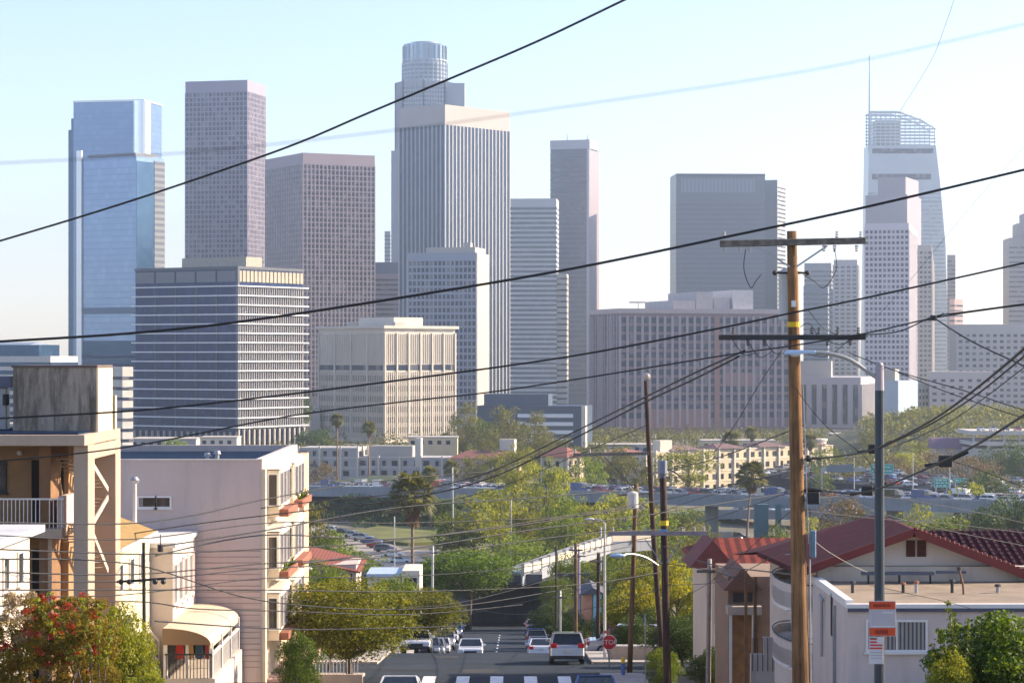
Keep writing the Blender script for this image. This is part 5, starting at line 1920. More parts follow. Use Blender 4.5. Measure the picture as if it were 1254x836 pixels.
Wd(m, 'porch_post', TRIMW, t)
m = MB()
y = 99.9
while y < 109.6:
    m.box(-12.3, -12.25, y, y + .05, 26.85, 27.75); y += .22
m.box(-12.33, -12.22, 99.9, 109.7, 27.75, 27.83)
Wd(m, 'balustrade', TRIMW, t)
m = MB()
x = -14.1
while x < -12.3:
    m.box(x, x + .03, 99.78, 99.81, 26.85, 27.8); x += .14
m.box(-14.15, -12.25, 99.77, 99.82, 27.8, 27.86)
Wd(m, 'porch_railing', IRON, t)
Wd(MB().box(-14.18, -13.0, 108, 109.8, 26.85, 28.2), 'porch_shade_block', BLACKI, t)
Wd(MB().box(-14.19, -14.12, 100, 108, 26.9, 28.2), 'porch_shade_panel', BLACKI, t)  # black block and panel stand in for the shade under the awning
# outside stairs at the front
m = MB()
for k in range(10):
    m.box(-16.8 + k * .2, -16.6 + k * .2 + .01, 101.3, 102.6, gz, 29.9 - k * .26)
Wd(m, 'front_steps', WHITEW, t)
m = MB()
m.bar((-17, 101.25, 31.0), (-14.6, 101.25, 28.2), .07); m.bar((-17, 101.25, 30.2), (-14.6, 101.25, 27.4), .06)
for k in range(14):
    f_ = k / 13
    m.box(-17 + 2.4 * f_ - .015, -17 + 2.4 * f_ + .015, 101.23, 101.27, 30.2 - 2.8 * f_, 31.0 - 2.8 * f_)
Wd(m, 'stair_railing', TRIMW, t)
hz_ = thing('hanging_laundry', 'red and dark clothes hanging inside the awning porch', 'laundry', (-13.5, 100.6, 28.15))
for i, (x, c) in enumerate(((-.3, (.6, .05, .04)), (.1, (.5, .3, .1)), (.5, (.05, .1, .18)), (.9, (.3, .05, .05)))):
    MB().prism([(x, 0), (x + .3, 0), (x + .34, -.55), (x + .16, -.62), (x - .02, -.55)], 'y', -.02, .02).build('garment', mat('cloth%d' % i, c, .9), hz_)
MB().tube([(-.5, 0, .02), (1.2, 0, .02)], .012, 5).build('line', IRON, hz_)
f_ = thing('iron_fence', 'black iron fence at the foot of the big pinkish building', 'fence', (-11.6, 104, G(104)))
m = MB()
for k in range(30):
    m.box(-.6 + k * .1, -.58 + k * .1, 0, .02, 0, 1.2)
m.box(-.6, 2.4, -.01, .03, 1.15, 1.2).box(-.6, 2.4, -.01, .03, .1, .14)
m.build('pickets', IRON, f_)
for k in range(2):
    MB().box(-.66 + k * 3.05, -.58 + k * 3.05, -.04, .06, 0, 1.4).build('post', IRON, f_)
t = thing('garden_wall', 'low beige garden wall with a fence, left of the street tree', 'wall', (X(385, 112), 112, G(112)))
MB().box(-1.5, 2.2, 0, .25, 0, .8).build('masonry', TANL, t)
m = MB()
for k in range(22):
    m.box(-1.4 + k * .16, -1.37 + k * .16, .1, .13, .8, 1.5)
m.build('railing', TRIMW, t)

# ------------------------------------------------------------------ red-roofed buildings left of the street and small far roofs
t = thing('red_roofed_shed', 'low building with a dull red sloping roof and dark posts, behind the big street tree', 'building', (X(398, 205), 205, G(205)))
z1 = Z(678, 205) - G(205)
w2 = 2.6
MB().box(-w2, w2, 0, 7, 0, z1 - .9).build('wall', PINKW, t)
RT = stripes('red_tile_near', (.24, .09, .07), (.17, .06, .05), 'X', .28, .5, .85, .15)
MB().add([(-w2 - .4, -1, z1 - .2), (w2 + .4, -1, z1 - 1.4), (w2 + .4, 8, z1 - 1.1), (-w2 - .4, 8, z1 + .3), (-w2 - .4, -1, z1 - .35), (w2 + .4, -1, z1 - 1.55), (w2 + .4, 8, z1 - 1.25), (-w2 - .4, 8, z1 + .15)],
         [(0, 1, 2, 3), (4, 7, 6, 5), (0, 4, 5, 1), (1, 5, 6, 2), (2, 6, 7, 3), (3, 7, 4, 0)]).build('roof', RT, t)
for k in range(5):
    MB().box(-w2 + k * 1.2, -w2 + .12 + k * 1.2, -.9, -.78, 0, z1 - .6 - k * .24).build('post', IRON, t)
t = thing('blue_roofed_shop', 'low building with a pale blue flat roof and cream end, right of the orange shrub', 'building', (X(450, 262), 262, G(262)))
z1 = Z(702, 262) - G(262)
MB().box(0, 3.6, 0, 8, 0, z1 - .3).build('wall', CREAM, t)
MB().box(-.1, 3.7, -.3, 8, z1 - .3, z1).build('roof', mat('roof_pale_blue', (.4, .5, .62), .5, .08, 1), t)
MB().box(3.7, 5.6, -.5, 8, 0, z1 + .35).build('end_block', CREAM, t)
MB().box(4.0, 5.3, -.56, -.5, z1 - 1.4, z1 - .4).build('window', DARKG, t)
t = thing('tiny_cottage', 'tiny pinkish cottage half hidden left of the wooden poles, above the parked cars', 'house', (X(684, 285), 285, G(285)))
z1 = Z(706, 285) - G(285)
MB().box(0, 3.6, 0, 6, 0, z1).build('wall', mat('brick_beige', (.42, .33, .26), .9, .15, 3), t)
MB().box(-.3, 3.9, -.3, 6.3, z1, z1 + .4).build('roof', mat('roof_dark', (.08, .08, .1), .8), t)
for k in range(3):
    MB().box(.4 + k * 1.1, 1.1 + k * 1.1, -.05, .05, z1 - 1.6, z1 - .5).build('window', DARKG, t)
t = thing('orange_brick_house', 'sliver of an orange brick house between the poles left of the stop sign', 'house', (X(716, 190), 190, G(190)))
z1 = Z(728, 190) - G(190)
MB().box(-.1, .6, 0, 6, 0, z1).build('wall', mat('brick_orange', (.5, .24, .15), .9, .15, 3), t)
MB().box(.65, 1.3, -.2, 6, 0, z1 + .1).build('teal_bay', mat('teal_paint', (.2, .42, .5), .7), t)
MB().prism([(-.4, z1), (1.6, z1 + .1), (.6, z1 + .6)], 'y', -.4, 6.2).build('roof', mat('roof_dark', (.08, .08, .1)), t)

# bridge at the end of the street
t = thing('road_bridge', 'cream balustraded bridge crossing above the underpass at the end of the street', 'bridge', (0, 300, 0))
pts = [(X(640, 297), 297, 13.7), (X(662, 303), 303, 13.9), (X(700, 318), 318, 14.1), (X(748, 340), 340, 14.2), (X(800, 345), 345, 14.2)]
def off(a): return [(p[0], p[1] - 300, p[2]) for p in a]
pts = off(pts)
m = MB(); mp = MB()
for a, b in zip(pts, pts[1:]):
    m.bar((a[0], a[1], a[2] + .45), (b[0], b[1], b[2] + .25), .3, .9)
    n_ = max(2, int(math.dist(a, b) / 3.2))
    for k in range(n_):
        c = Vector(a).lerp(Vector(b), k / n_)
        mp.box(c.x - .22, c.x + .22, c.y - .22, c.y + .22, c.z - .4, c.z + 1.15)
m.build('parapet', mat('parapet_cream', (.52, .47, .38), .8, .06, .4), t)
mp.build('pilaster', MATS['parapet_cream'], t)
m = MB()
for a, b in zip(pts, pts[1:]):
    a, b = Vector(a), Vector(b)
    bk = Vector((-2, 9, 0))
    m.frustum([a + Vector((0, 0, -1.6)), b + Vector((0, 0, -1.6)), b + bk + Vector((0, 0, -1.6)), a + bk + Vector((0, 0, -1.6))], [a + Vector((0, 0, -.25)), b + Vector((0, 0, -.25)), b + bk + Vector((0, 0, -.25)), a + bk + Vector((0, 0, -.25))])
m.build('deck', CONC, t)
DW = mat('shaded_retaining_wall', (.09, .1, .12), .9, .15, .4, dirt=.4)  # concrete colour darkened to stand for the shade beneath the bridge
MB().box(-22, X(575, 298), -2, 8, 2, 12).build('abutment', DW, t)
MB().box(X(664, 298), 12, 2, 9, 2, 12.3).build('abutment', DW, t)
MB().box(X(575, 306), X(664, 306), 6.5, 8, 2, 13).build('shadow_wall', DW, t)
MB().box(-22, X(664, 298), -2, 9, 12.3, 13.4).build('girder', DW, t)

# ------------------------------------------------------------------ white house with dark red roof, right
RED = stripes('dark_red_tile', (.1, .018, .022), (.05, .01, .013), 'X', .22, .62, .8, .32)
REDY = stripes('dark_red_tile_rows', (.075, .013, .018), (.045, .009, .013), 'Y', .3, .75, .8, .32)
REDF = mat('red_fascia', (.15, .022, .018), .7, .08, 2)
gz = G(80) - 2
t = thing('red_roofed_house', 'white house with a dark red gable roof and paired attic vents, at right', 'house', (13, 84, gz))
RX, RZ = 13.05, 34.35
Wd(MB().prism([(10.0, gz), (16.7, gz), (16.7, 32.85), (RX, RZ - .2), (10.0, 33.1)], 'y', 80.4, 87.2), 'wall', mat('gable_cream', (.8, .7, .6), .9, .05, .6, dirt=.25, dirtcol=(.55, .46, .38)), t)
Wd(MB().box(10.0, 16.7, 87.2, 95, gz, 32.1), 'rear_wall', WHITEW, t)
def slab(a, b, c, d, th_=.16):
    u = Vector((0, 0, -th_))
    p = [Vector(q_) for q_ in (a, b, c, d)]
    return MB().frustum([q_ + u for q_ in p], p)
Wd(slab((9.35, 79.6, 33.02), (RX, 79.6, RZ), (RX, 87.4, RZ), (8.75, 87.4, 33.0)), 'roof', REDY, t)
Wd(slab((RX, 79.6, RZ), (17.6, 79.6, 32.62), (17.6, 87.4, 32.62), (RX, 87.4, RZ)), 'roof', REDY, t)
Wd(MB().add([(RX, 87.4, RZ), (8.75, 87.4, 33.0), (8.6, 96, 32.2), (17.6, 96, 32.2), (17.6, 87.4, 32.62)], [(0, 2, 1), (0, 3, 2), (0, 4, 3)]), 'roof', REDY, t, fix=False)
m = MB()
m.bar((9.3, 79.52, 32.93), (RX, 79.52, RZ - .09), .1, .26); m.bar((RX, 79.52, RZ - .09), (17.6, 79.52, 32.53), .1, .26)
Wd(m, 'rake_board', REDF, t)
m = MB(); rs = random.Random(4)
for k in range(30):
    f0 = k / 30
    x0 = RX + (17.6 - RX) * f0
    z0 = RZ + (32.62 - RZ) * f0
    m.cyl(x0 + .08, 79.7, z0 - .02, z0 + .06, .07, n=6)
Wd(m, 'edge_tiles', REDF, t)
for a in (1110, 1123.5):
    Wd(MB().box(X(a - .3, 80.4), X(a + 10.3, 80.4), 80.33, 80.5, Z(681, 80.4), Z(661.5, 80.4)), 'attic_vent', stripes('vent_louvre', (.16, .06, .04), (.07, .03, .025), 'Z', .06, .5), t)
# curved balconies on the street side
for i, (yc, z0) in enumerate(((84.5, Z(737, 84)), (84.5, Z(806, 84)))):
    v = []
    for k in range(13):
        a = math.pi / 2 + math.pi * k / 12
        v.append((10.0 + .95 * math.cos(a), yc + 3.6 * math.sin(a)))
    n = len(v)
    Wd(MB().prism(v, 'z', z0 - .12, z0 + .52), 'balcony_floor', TRIMW, t)
    vin = [(10.0 + (x - 10.0) * .93, yc + (y - yc) * .97) for x, y in v]
    m = MB()
    for k in range(n - 1):
        m.frustum([(*v[k], z0), (*v[k + 1], z0), (*vin[k + 1], z0), (*vin[k], z0)], [(*v[k], z0 + .8), (*v[k + 1], z0 + .8), (*vin[k + 1], z0 + .8), (*vin[k], z0 + .8)])
    Wd(m, 'balcony_wall', WHITEW, t)
    m = MB().tube([(x, y, z0 + .86) for x, y in v], .02, 5)
    Wd(m, 'balcony_rail', IRON, t)
    Wd(MB().box(9.95, 10.0, 83.2, 86.2, z0 + .55, z0 + 1.75), 'balcony_opening', DARKW, t)

Wd(MB().prism([(10.0 + .88 * math.cos(math.pi / 2 + math.pi * k / 12), 84.5 + 3.4 * math.sin(math.pi / 2 + math.pi * k / 12)) for k in range(13)], 'z', gz, Z(806, 84) - .12), 'rounded_base', WHITEW, t)

# flat-roofed front part
gz = G(75) - 2
FX = 9.86
t = thing('flat_roofed_annex', 'pinkish-white flat-roofed annex with vents and pipes, in front of the red-roofed house', 'building', (13, 76, gz))
ZR = 32.7
Wd(MB().box(FX, 18.5, 72, 80.35, gz, ZR - .12), 'wall', ANNEX, t)
Wd(MB().box(FX + .2, 18.5, 72.25, 80.3, ZR - .12, ZR - .06), 'roof', mat('tan_roofing', (.27, .21, .15), .9, .2, .8, dirt=.5), t)
m = MB().box(FX - .03, 18.5, 71.94, 72.22, ZR - .12, ZR).box(FX - .03, FX + .2, 72.22, 80.3, ZR - .12, ZR + .1)
Wd(m, 'parapet', TRIMW, t)
Wd(MB().box(FX, 18.5, 71.9, 72.0, ZR - .22, ZR - .13), 'gutter', mat('gutter_dark', (.06, .07, .1), .5), t)
Wd(MB().box(FX + .1, 18.5, 79.9, 80.33, ZR - .06, ZR + .42), 'back_step', mat('step_cream', (.55, .47, .38), .9, .1, 1, dirt=.4), t)
m = window(t, 'y', X(1063, 72), X(1133, 72), Z(795, 72), Z(761, 72), 72, TRIMW, stripes('blinds', (.34, .31, .27), (.1, .1, .11), 'X', .12, .55), 1)
Wd(MB().box(X(1010, 72.4), X(1010, 72.4) + .05, 72, 72.1, gz, 32), 'downpipe', PIPE, t) if False else None
Wd(MB().box(FX - .1, FX, 74.5, 74.62, gz, ZR - .3), 'downpipe', PIPE, t)
Wd(MB().box(FX - .03, FX + .05, 75.3, 75.6, Z(780, 75), Z(728, 75)), 'slit_window', BLACKI, t)
Wd(MB().tube([(FX - .08, 77.4, 30.5), (FX - .08, 77.4, ZR - .4), (FX - .16, 77.2, ZR - .25), (FX - .08, 77.0, ZR - .4)], .05, 6), 'conduit', PIPE, t)
GV = 'vents on the annex roof'
for (px, py, h, lb, w_) in ((1106, 712, .26, 'short black vent pipe left of the orange one on the annex roof', .05), (1122, 711, .3, 'vent pipe with an orange-brown cap on the annex roof', .05),
                            (1166, 708, .35, 'black vent pipe beside the leaning chimney on the annex roof', .05), (1222, 712, .2, 'small stub vent near the right end of the annex roof', .06), (1044, 706, .3, 'bent black pipe at the left end of the annex roof', .05)):
    v_ = thing('vent_pipe', lb, 'vent', (X(px, 76), 76, ZR - .06), group=GV)
    MB().cyl(0, 0, 0, h, w_, n=8).build('pipe', IRON if 'black' in lb else PIPE, v_)
    MB().cyl(0, 0, h, h + .07, w_ * 1.9, w_ * 1.5, n=8).build('cap', TERRA if 'orange' in lb else IRON, v_)
v_ = thing('leaning_chimney_pipe', 'leaning rusty chimney pipe on the annex roof', 'chimney', (X(1180, 75.5), 75.5, ZR - .06))
MB().tube([(0, 0, 0), (-.02, 0, .3), (-.13, 0, .75)], .035, 7).build('pipe', mat('rust', (.18, .09, .06), .8, .3, 5), v_)
MB().tube([(-.13, 0, .75), (-.145, 0, .85)], .07, 8).build('cowl', IRON, v_)
v_ = thing('roof_conduit', 'long dark conduit and solar rack lying across the annex roof', 'pipe', (X(1055, 79), 79, ZR + .12))
MB().box(0, 2.35, 0, .2, .1, .2).box(2.45, 3.4, .1, .3, .14, .22).build('rail', mat('rail_navy', (.07, .09, .13), .5), v_)
for k in range(4):
    MB().box(.2 + k, .26 + k, .05, .1, -.18, .1).build('foot', IRON, v_)

# tile roof at right edge
gz = G(92) - 2
t = thing('tiled_roof_house', 'house with a dark red barrel-tile roof at the right edge behind the gable', 'house', (17, 95, gz))
Wd(MB().box(13.9, 24, 92, 100, gz, 31.9), 'wall', WHITEW, t)
Wd(slab((13.5, 91, 31.75), (24, 91, 31.75), (24, 96.5, 33.1), (15.6, 96.5, 33.1)), 'roof', RED, t)
m = MB()
x = 13.9
while x < 23.9:
    for j in range(12):
        y0 = 91 + j * .46
        z0 = 31.75 + (y0 - 91) * (1.35 / 5.5)
        if x > 13.6 + (y0 - 91) * .4:
            m.tube([(x, y0, z0 + .05), (x, y0 + .5, z0 + .05 + .5 * .245 - .03)], [.085, .07], 5)
    x += .3
Wd(m, 'barrel_tiles', mat('barrel_tile_red', (.1, .018, .024), .8, .2, 3), t)
Wd(slab((15.6, 96.5, 33.1), (24, 96.5, 33.1), (24, 101, 31.9), (13.5, 101, 31.9)), 'roof', RED, t)

# building with red tile hip roof down the street, right
gz = G(115) - 2
t = thing('hip_roofed_house', 'white house with a red tile roof and hipped left end, beside the big pole', 'house', (10.5, 118, gz))
x0, x1 = X(866, 115), 14.5
Wd(MB().box(x0, x1, 115.6, 124, gz, 30.2), 'wall', WHITEW, t)
ez, rz_ = 30.2, 31.15
Wd(MB().add([(x0 - .6, 115, ez), (x1, 115, ez), (x1, 124.6, ez), (x0 - .6, 124.6, ez), (x0 + .7, 119, rz_), (x1, 119, rz_), (x0 - .6, 115, ez - .15), (x1, 115, ez - .15)],
            [(0, 1, 5, 4), (0, 4, 3), (4, 5, 2, 3), (0, 6, 7, 1)]), 'roof', stripes('orange_red_tile', (.22, .05, .035), (.1, .025, .022), 'X', .5, .5, .8, .2), t)
Wd(MB().prism([(x0 - .9, ez - .1), (x0 + .2, ez + 1.2), (x0 + 1.3, ez - .1)], 'y', 114.2, 119), 'gable_end', mat('tile_dull_red', (.16, .04, .035), .8, .15, 2), t)
Wd(MB().box(x0 - .02, x1, 114.9, 115.05, ez - .32, ez - .12), 'eave', TRIMW, t)
window(t, 'y', X(862, 115.6) + .6, X(862, 115.6) + 1.1, 27.4, 28.6, 115.6, TRIMW, DARKW, 1)
window(t, 'y', X(862, 115.6) + .55, X(862, 115.6) + 1.1, 24.6, 26.2, 115.6, TRIMW, DARKW, 1)
gz = G(100) - 2
t = thing('brown_porch_house', 'brown shingled porch with a small gable between the white houses at right', 'house', (9.9, 102, gz))
x0 = X(893, 101)
Wd(MB().box(x0, x0 + 3, 101.5, 108, gz, Z(707, 101)), 'wall', mat('brown_siding', (.25, .17, .12), .85, .12, 2), t)
Wd(MB().prism([(x0 - .25, Z(722, 101)), (x0 + .55, Z(694, 101)), (x0 + 1.35, Z(722, 101))], 'y', 100.8, 106), 'roof', mat('roof_rust', (.17, .075, .045), .8, .15, 3), t)
Wd(MB().box(x0 - .1, x0 + 1.3, 100.5, 101.5, Z(751, 101), Z(741, 101)), 'porch_beam', mat('beam_tan', (.45, .36, .28), .8), t)
Wd(MB().box(x0 + .02, x0 + 1.2, 101.4, 101.6, gz, Z(753, 101)), 'garage_door', WOODB, t)
m = MB()
for a in (893, 921):
    m.box(X(a, 100.6), X(a, 100.6) + .12, 100.6, 100.72, gz, Z(751, 101))
Wd(m, 'porch_post', TRIMW, t)
Wd(MB().box(x0 + .2, x0 + 1.0, 101.42, 101.5, Z(738, 101), Z(727, 101)), 'window', DARKW, t)
t = thing('stepped_wall', 'white stepped wall with black railings below the curved balconies', 'wall', (X(945, 88), 88, G(88) - .5))
MB().box(-.3, 1.0, 0, .3, 0, 2.6).box(-.75, -.3, 0, .3, 0, 2.0).build('masonry', WHITEW, t)
m = MB()
for k in range(9):
    m.box(-.7 + k * .18, -.68 + k * .18, -.05, -.03, 1.4, 2.6)
m.build('railing', IRON, t)
MB().box(-1.0, -.9, -.3, -.2, 0, 5.0).build('wood_post', WOODB, t)

# ------------------------------------------------------------------ trees and shrubs near the street
GS = 'trees along the street'
NT = [
    ('mid_olive', 428, 696, 117, 190, 'big olive-green street tree with a bare trunk at the bottom, left of the street'),
    ('mid_olive', 510, 712, 150, 125, 'smaller street tree right of the big one, beside the first parked white car'),
    ('mid_green', 386, 682, 160, 95, 'green tree rising behind the left of the big street tree'),
    ('mid_green', 455, 716, 150, 80, 'green tree behind the middle of the big street tree'),
    ('mid_ficus_raised', 574, 666, 287, 128, 'dark ficus tree shading the underpass at the end of the street'),
    ('mid_ficus', 532, 682, 284, 60, 'dark ficus left of the one shading the underpass'),
    ('mid_green', 702, 676, 286, 74, 'yellow-green tree behind the thin grey pole at the bridge'),
    ('mid_dark', 672, 738, 236, 58, 'dark green tree beside the far right-hand parked cars'),
    ('mid_dark', 704, 746, 190, 48, 'dark green tree behind the silver suv'),
    ('mid_green', 745, 690, 240, 70, 'green tree behind the stop sign poles'),
    ('mid_olive', 790, 676, 215, 90, 'bright green tree between the two leaning wooden poles'),
    ('mid_golden', 775, 706, 160, 84, 'yellow drooping tree left of the metal-capped pole'),
    ('mid_golden', 832, 682, 165, 84, 'bright yellow tree right of the metal-capped pole'),
    ('mid_dark', 775, 752, 136, 50, 'dark shrub under the golden tree, behind the brown pole'),
    ('mid_dark', 836, 752, 128, 96, 'dark green tree between the metal-capped pole and the white house'),
    ('mid_dark', 872, 790, 112, 62, 'scraggly dark shrub at the foot of the white hip-roofed house'),
    ('mid_green', 812, 790, 110, 50, 'dense low shrub at the foot of the metal-capped pole'),
    ('mid_dark', 752, 728, 172, 60, 'dark tree behind the stop sign, under the yellow tree'),
    ('mid_dark', 728, 738, 205, 52, 'dark tree left of the stop sign lamp pole'),
    ('mid_dark', 716, 742, 250, 60, 'dark tree behind the orange brick house'),
    ('mid_green', 680, 702, 276, 44, 'green tree under the bridge parapet right of the street end'),
    ('mid_dark', 800, 742, 150, 70, 'dark tree between the brown pole and the metal-capped pole'),
    ('mid_dark', 856, 742, 140, 50, 'dark tree at the left wall of the hip-roofed house'),
    ('mid_green', 404, 716, 125, 90, 'green tree at the left side of the big street tree'),
    ('mid_green', 480, 700, 190, 90, 'green tree rising behind the gap of the two street trees'),
    ('mid_ficus', 366, 766, 108, 60, 'dense rounded dark shrub left of the big street tree'),
]
for a in NT:
    tree(*a, group=GS)
tree('near_green', 150, 738, 52, 86, 'bright green leafy shrub right of the red-flowering bush', name='green_shrub', cat='shrub')
tree('hedge_green', 182, 812, 47, 66, 'clipped yellow-green hedge at the bottom left', name='hedge', cat='hedge')
tree('near_dark', 1222, 744, 50, 170, 'dark leafy tree with sunlit tips at the bottom right corner', name='leafy_tree')
tree('near_green', 1160, 792, 49, 66, 'low green branch clump left of the dark corner tree', name='green_shrub', cat='shrub')
tree('far_green', 425, 690, 215, 34, 'orange-leaved shrub right of the red roof', name='orange_shrub', cat='shrub').children[1].data = (lambda c: (c.materials.clear(), c.materials.append(LEAF['orange']), c)[2])(TREES['far_green'][1].copy())

def sprigs(name, label, px, D, tips, key, seed):
    t = thing(name, label, 'branch', (X(px, D), D, G(D)))
    q0 = Vector(t.location)
    rs = np.random.RandomState(seed)
    m = MB(); cs = []; rr = []
    for (tx, ty) in tips:
        base = P(px + (tx - px) * .3, 850, D)
        mid = P((px + tx) / 2, (850 + ty) / 2 + 10, D)
        tip = P(tx, ty, D + rs.uniform(-.3, .3))
        m.tube([base - q0, mid - q0, tip - q0], [.02, .012, .004], 5)
        for k in range(9):
            f_ = .45 + .55 * k / 8
            c = (base.lerp(mid, f_ * 2) if f_ < .5 else mid.lerp(tip, f_ * 2 - 1)) - q0
            cs.append(tuple(c)); rr.append(.07)
    m.build('twigs', BARK, t)
    V = leaves(cs, rr, [26] * len(cs), .035, rs, under=.9)
    meshobj('leaves', leafmesh('leaves', V, LEAF[key]), t)
    return t


sprigs('leafy_branch', 'bright upright leafy shoots left of the dark corner tree, before the annex wall', 1180, 49, [(1160, 738), (1168, 752), (1150, 772), (1185, 760), (1142, 790)], 'green', 5)
sprigs('leafy_branch', 'thin sunlit shoots rising between the flowering bush and the green shrub', 120, 49, [(100, 735), (122, 742), (62, 728), (140, 748), (45, 735)], 'yellow', 6)

# flowering bush: leaves, pale dry part and red blossoms
gz = G(50)
t = thing('bougainvillea_bush', 'bush with red blossoms and dry cream leaves at the bottom left corner', 'shrub', (X(55, 50), 50, gz))
rsn = np.random.RandomState(21)
def blobs(n, px0, px1, py0, py1, r0, r1):
    c, r = [], []
    for i in range(n):
        D_ = rsn.uniform(49, 51.5)
        px, py = rsn.uniform(px0, px1), rsn.uniform(py0, py1)
        c.append((X(px, D_) - X(55, 50), D_ - 50, Z(py, D_) - gz)); r.append(rsn.uniform(r0, r1))
    return c, r
def addleaf(name, lst, per, size, key):
    cs, rr = [], []
    for b in lst:
        c, r = blobs(*b); cs += c; rr += r
    V = leaves(cs, rr, [per] * len(cs), size, rsn, under=.6)
    return meshobj(name, leafmesh(name, V, LEAF[key]), t)
addleaf('foliage', [(190, -20, 140, 755, 862, .14, .22), (60, 25, 125, 735, 790, .1, .18)], 300, .024, 'bush')
addleaf('dry_leaves', [(34, -15, 40, 728, 785, .08, .16)], 200, .022, 'cream')
addleaf('blossoms', [(70, 30, 118, 728, 800, .05, .12), (34, -10, 130, 780, 836, .04, .1)], 60, .026, 'red')
m = MB()
for k in range(9):
    a = random.Random(k).uniform(-1.2, 1.2)
    m.tube([(a * .4, 0, 0), (a * .8, .1, .9), (a, .1, 1.7)], [.04, .025, .01], 5)
m.build('stem', BARK, t)
# ------------------------------------------------------------------ utility poles, street lamps and signs
WOODP = wood('pole_wood', (.085, .042, .018), (.36, .185, .075))
WOODG = mat('crossarm_wood', (.16, .145, .125), .85, .4, 9, bump=.5)
INSUL = mat('insulator_porcelain', (.4, .36, .33), .3, .1, 4)
CAN = mat('transformer_grey', (.48, .48, .47), .5, .06, 2)
YEL = mat('yellow_band', (.75, .48, .01), .6)
LAMPW = mat('lamp_housing', (.42, .55, .72), .35, .05, 2, .3)

# big pole
D = 48
bx_, tx_ = X(982, D), X(969.5, D)
gz = G(D)
zt = Z(283, D)
t = thing('utility_pole', 'large brown wooden utility pole with two cross arms, nearest in the photo', 'utility pole', (bx_, D, gz))
lean = tx_ - bx_
H = zt - gz
def at(z):      # pole axis x offset at height z above its foot
    return lean * z / H
MB().tube([(at(H * k / 8), 0, H * k / 8) for k in range(9)], [.18 - .085 * k / 8 for k in range(9)], 14).build('shaft', WOODP, t, smooth=True)
zu, zl = Z(297, D) - gz, Z(413, D) - gz
aL, aR = X(881, D) - bx_, X(1059, D) - bx_
MB().bar((aL, -.12, zu - .03), (aR, -.12, zu + .03), .1, .13).build('upper_crossarm', WOODG, t, bevel=.01)
MB().bar((aL, -.14, zl), (aR, -.14, zl), .1, .1).bar((aL, .14, zl), (aR, .14, zl), .1, .1).build('lower_crossarm', mat('old_crossarm', (.045, .045, .045), .85, .2, 4), t, bevel=.01)
m = MB()
for sx, px in ((-1, 925), (1, 1012)):
    m.bar((X(px, D) - bx_, -.13, zu - .07), (at(zu - .5) + sx * .06, -.12, zu - .48), .02, .035)
m.build('brace', STEEL, t)
INS = MB()
def insul(m, x, y, z, up=True):
    for k in range(3):
        zz = z + (.02 + k * .045) * (1 if up else -1)
        m.cyl(x, y, min(zz, zz + .03), max(zz, zz + .03), .045 - .008 * k, .03, n=9)
for px, up in ((886, True), (905, False), (917, False), (1008, False), (1021, False), (1024, True), (1053, True), (886, False), (1048, False)):
    m = MB(); insul(m, X(px, D) - bx_, -.12, zu + (.07 if up else -.07), up)
    m.build('insulator', INSUL, t)
for px, up in ((897, True), (915, False), (935, False), (993, True), (1002, True), (1025, True), (1050, True), (1012, False), (1040, False)):
    m = MB(); insul(m, X(px, D) - bx_, -.14, zl + (.05 if up else -.05), up)
    m.build('insulator', IRON, t)
tr = MB().cyl(0, 0, 0, .95, .23, n=18).cyl(0, 0, .95, 1.02, .24, .12, n=18).build('transformer_can', CAN, t, smooth=False)
tr.location = (at(H - 1.4) - .01, .42, Z(391, D) - gz)
m = MB().bar((at(H) - .3, .1, Z(334, D) - gz), (at(H) + .3, .1, Z(334, D) - gz), .04).ball((at(H) - .32, .1, Z(334, D) - gz), .05).ball((at(H) + .32, .1, Z(334, D) - gz), .05)
m.build('bracket', IRON, t)
z = Z(396, D) - gz
MB().cyl(at(z), 0, z - .07, z + .03, .128, .127, n=14).build('yellow_band', YEL, t)
z = Z(372, D) - gz
MB().box(at(z) - .05, at(z) + .04, -.15, -.12, z - .06, z + .06).build('number_plate', SIGN_W, t)
z = Z(603, D) - gz
MB().box(.1, .34, -.12, .12, z - .22, z + .02).box(.0, .4, -.04, .04, z + .02, z + .08).build('cable_box', IRON, t, bevel=.02)
z = Z(561, D) - gz
MB().bar((.1, 0, z), (.36, 0, z), .05).ball((.12, -.05, z), .07).build('cable_clamp', IRON, t)
z = Z(665, D) - gz
MB().box(.16, .27, -.1, .1, z - .28, z + .26).build('meter_box', mat('meter_blue', (.12, .2, .28), .5), t, bevel=.02)
MB().tube([(.17, -.05, 0), (.15, -.05, z - .3)], .02, 6).tube([(.12, -.1, z), (.0, -.15, Z(470, D) - gz)], .012, 5).build('conduit', PIPE, t)
# jumper loops
m = MB()
for (a, b, c, d) in ((913, 305, 932, 336), (1022, 305, 984, 336)):
    p0 = P(a, b, D - .1); p3 = P(c, d, D - .1)
    pts = [P(a, b, D - .15), P(a - (2 if a < 970 else -2), b + 25, D - .2), P((a * 2 + c) / 3, b + 47, D - .2), P((a + 2 * c) / 3, d + 8, D - .1), P(c + (0), d, D)]
    MB().tube([q_ - Vector((bx_, D, gz)) for q_ in spline(pts, 6)], .009, 5).build('jumper_wire', IRON, t)
for (a, b, c, d, sag) in ((935, 416, 962, 432, 8), (1040, 416, 985, 432, 12), (1002, 412, 980, 400, -10), (1050, 412, 1005, 412, 10), (915, 416, 945, 430, 14), (897, 416, 925, 432, 10), (990, 380, 1025, 410, 6)):
    pts = [P(a, b, D - .2), P((a + c) / 2, (b + d) / 2 + sag, D - .25), P(c, d, D - .15)]
    MB().tube([q_ - Vector((bx_, D, gz)) for q_ in spline(pts, 8)], .008, 5).build('jumper_wire', IRON, t)
m = MB()
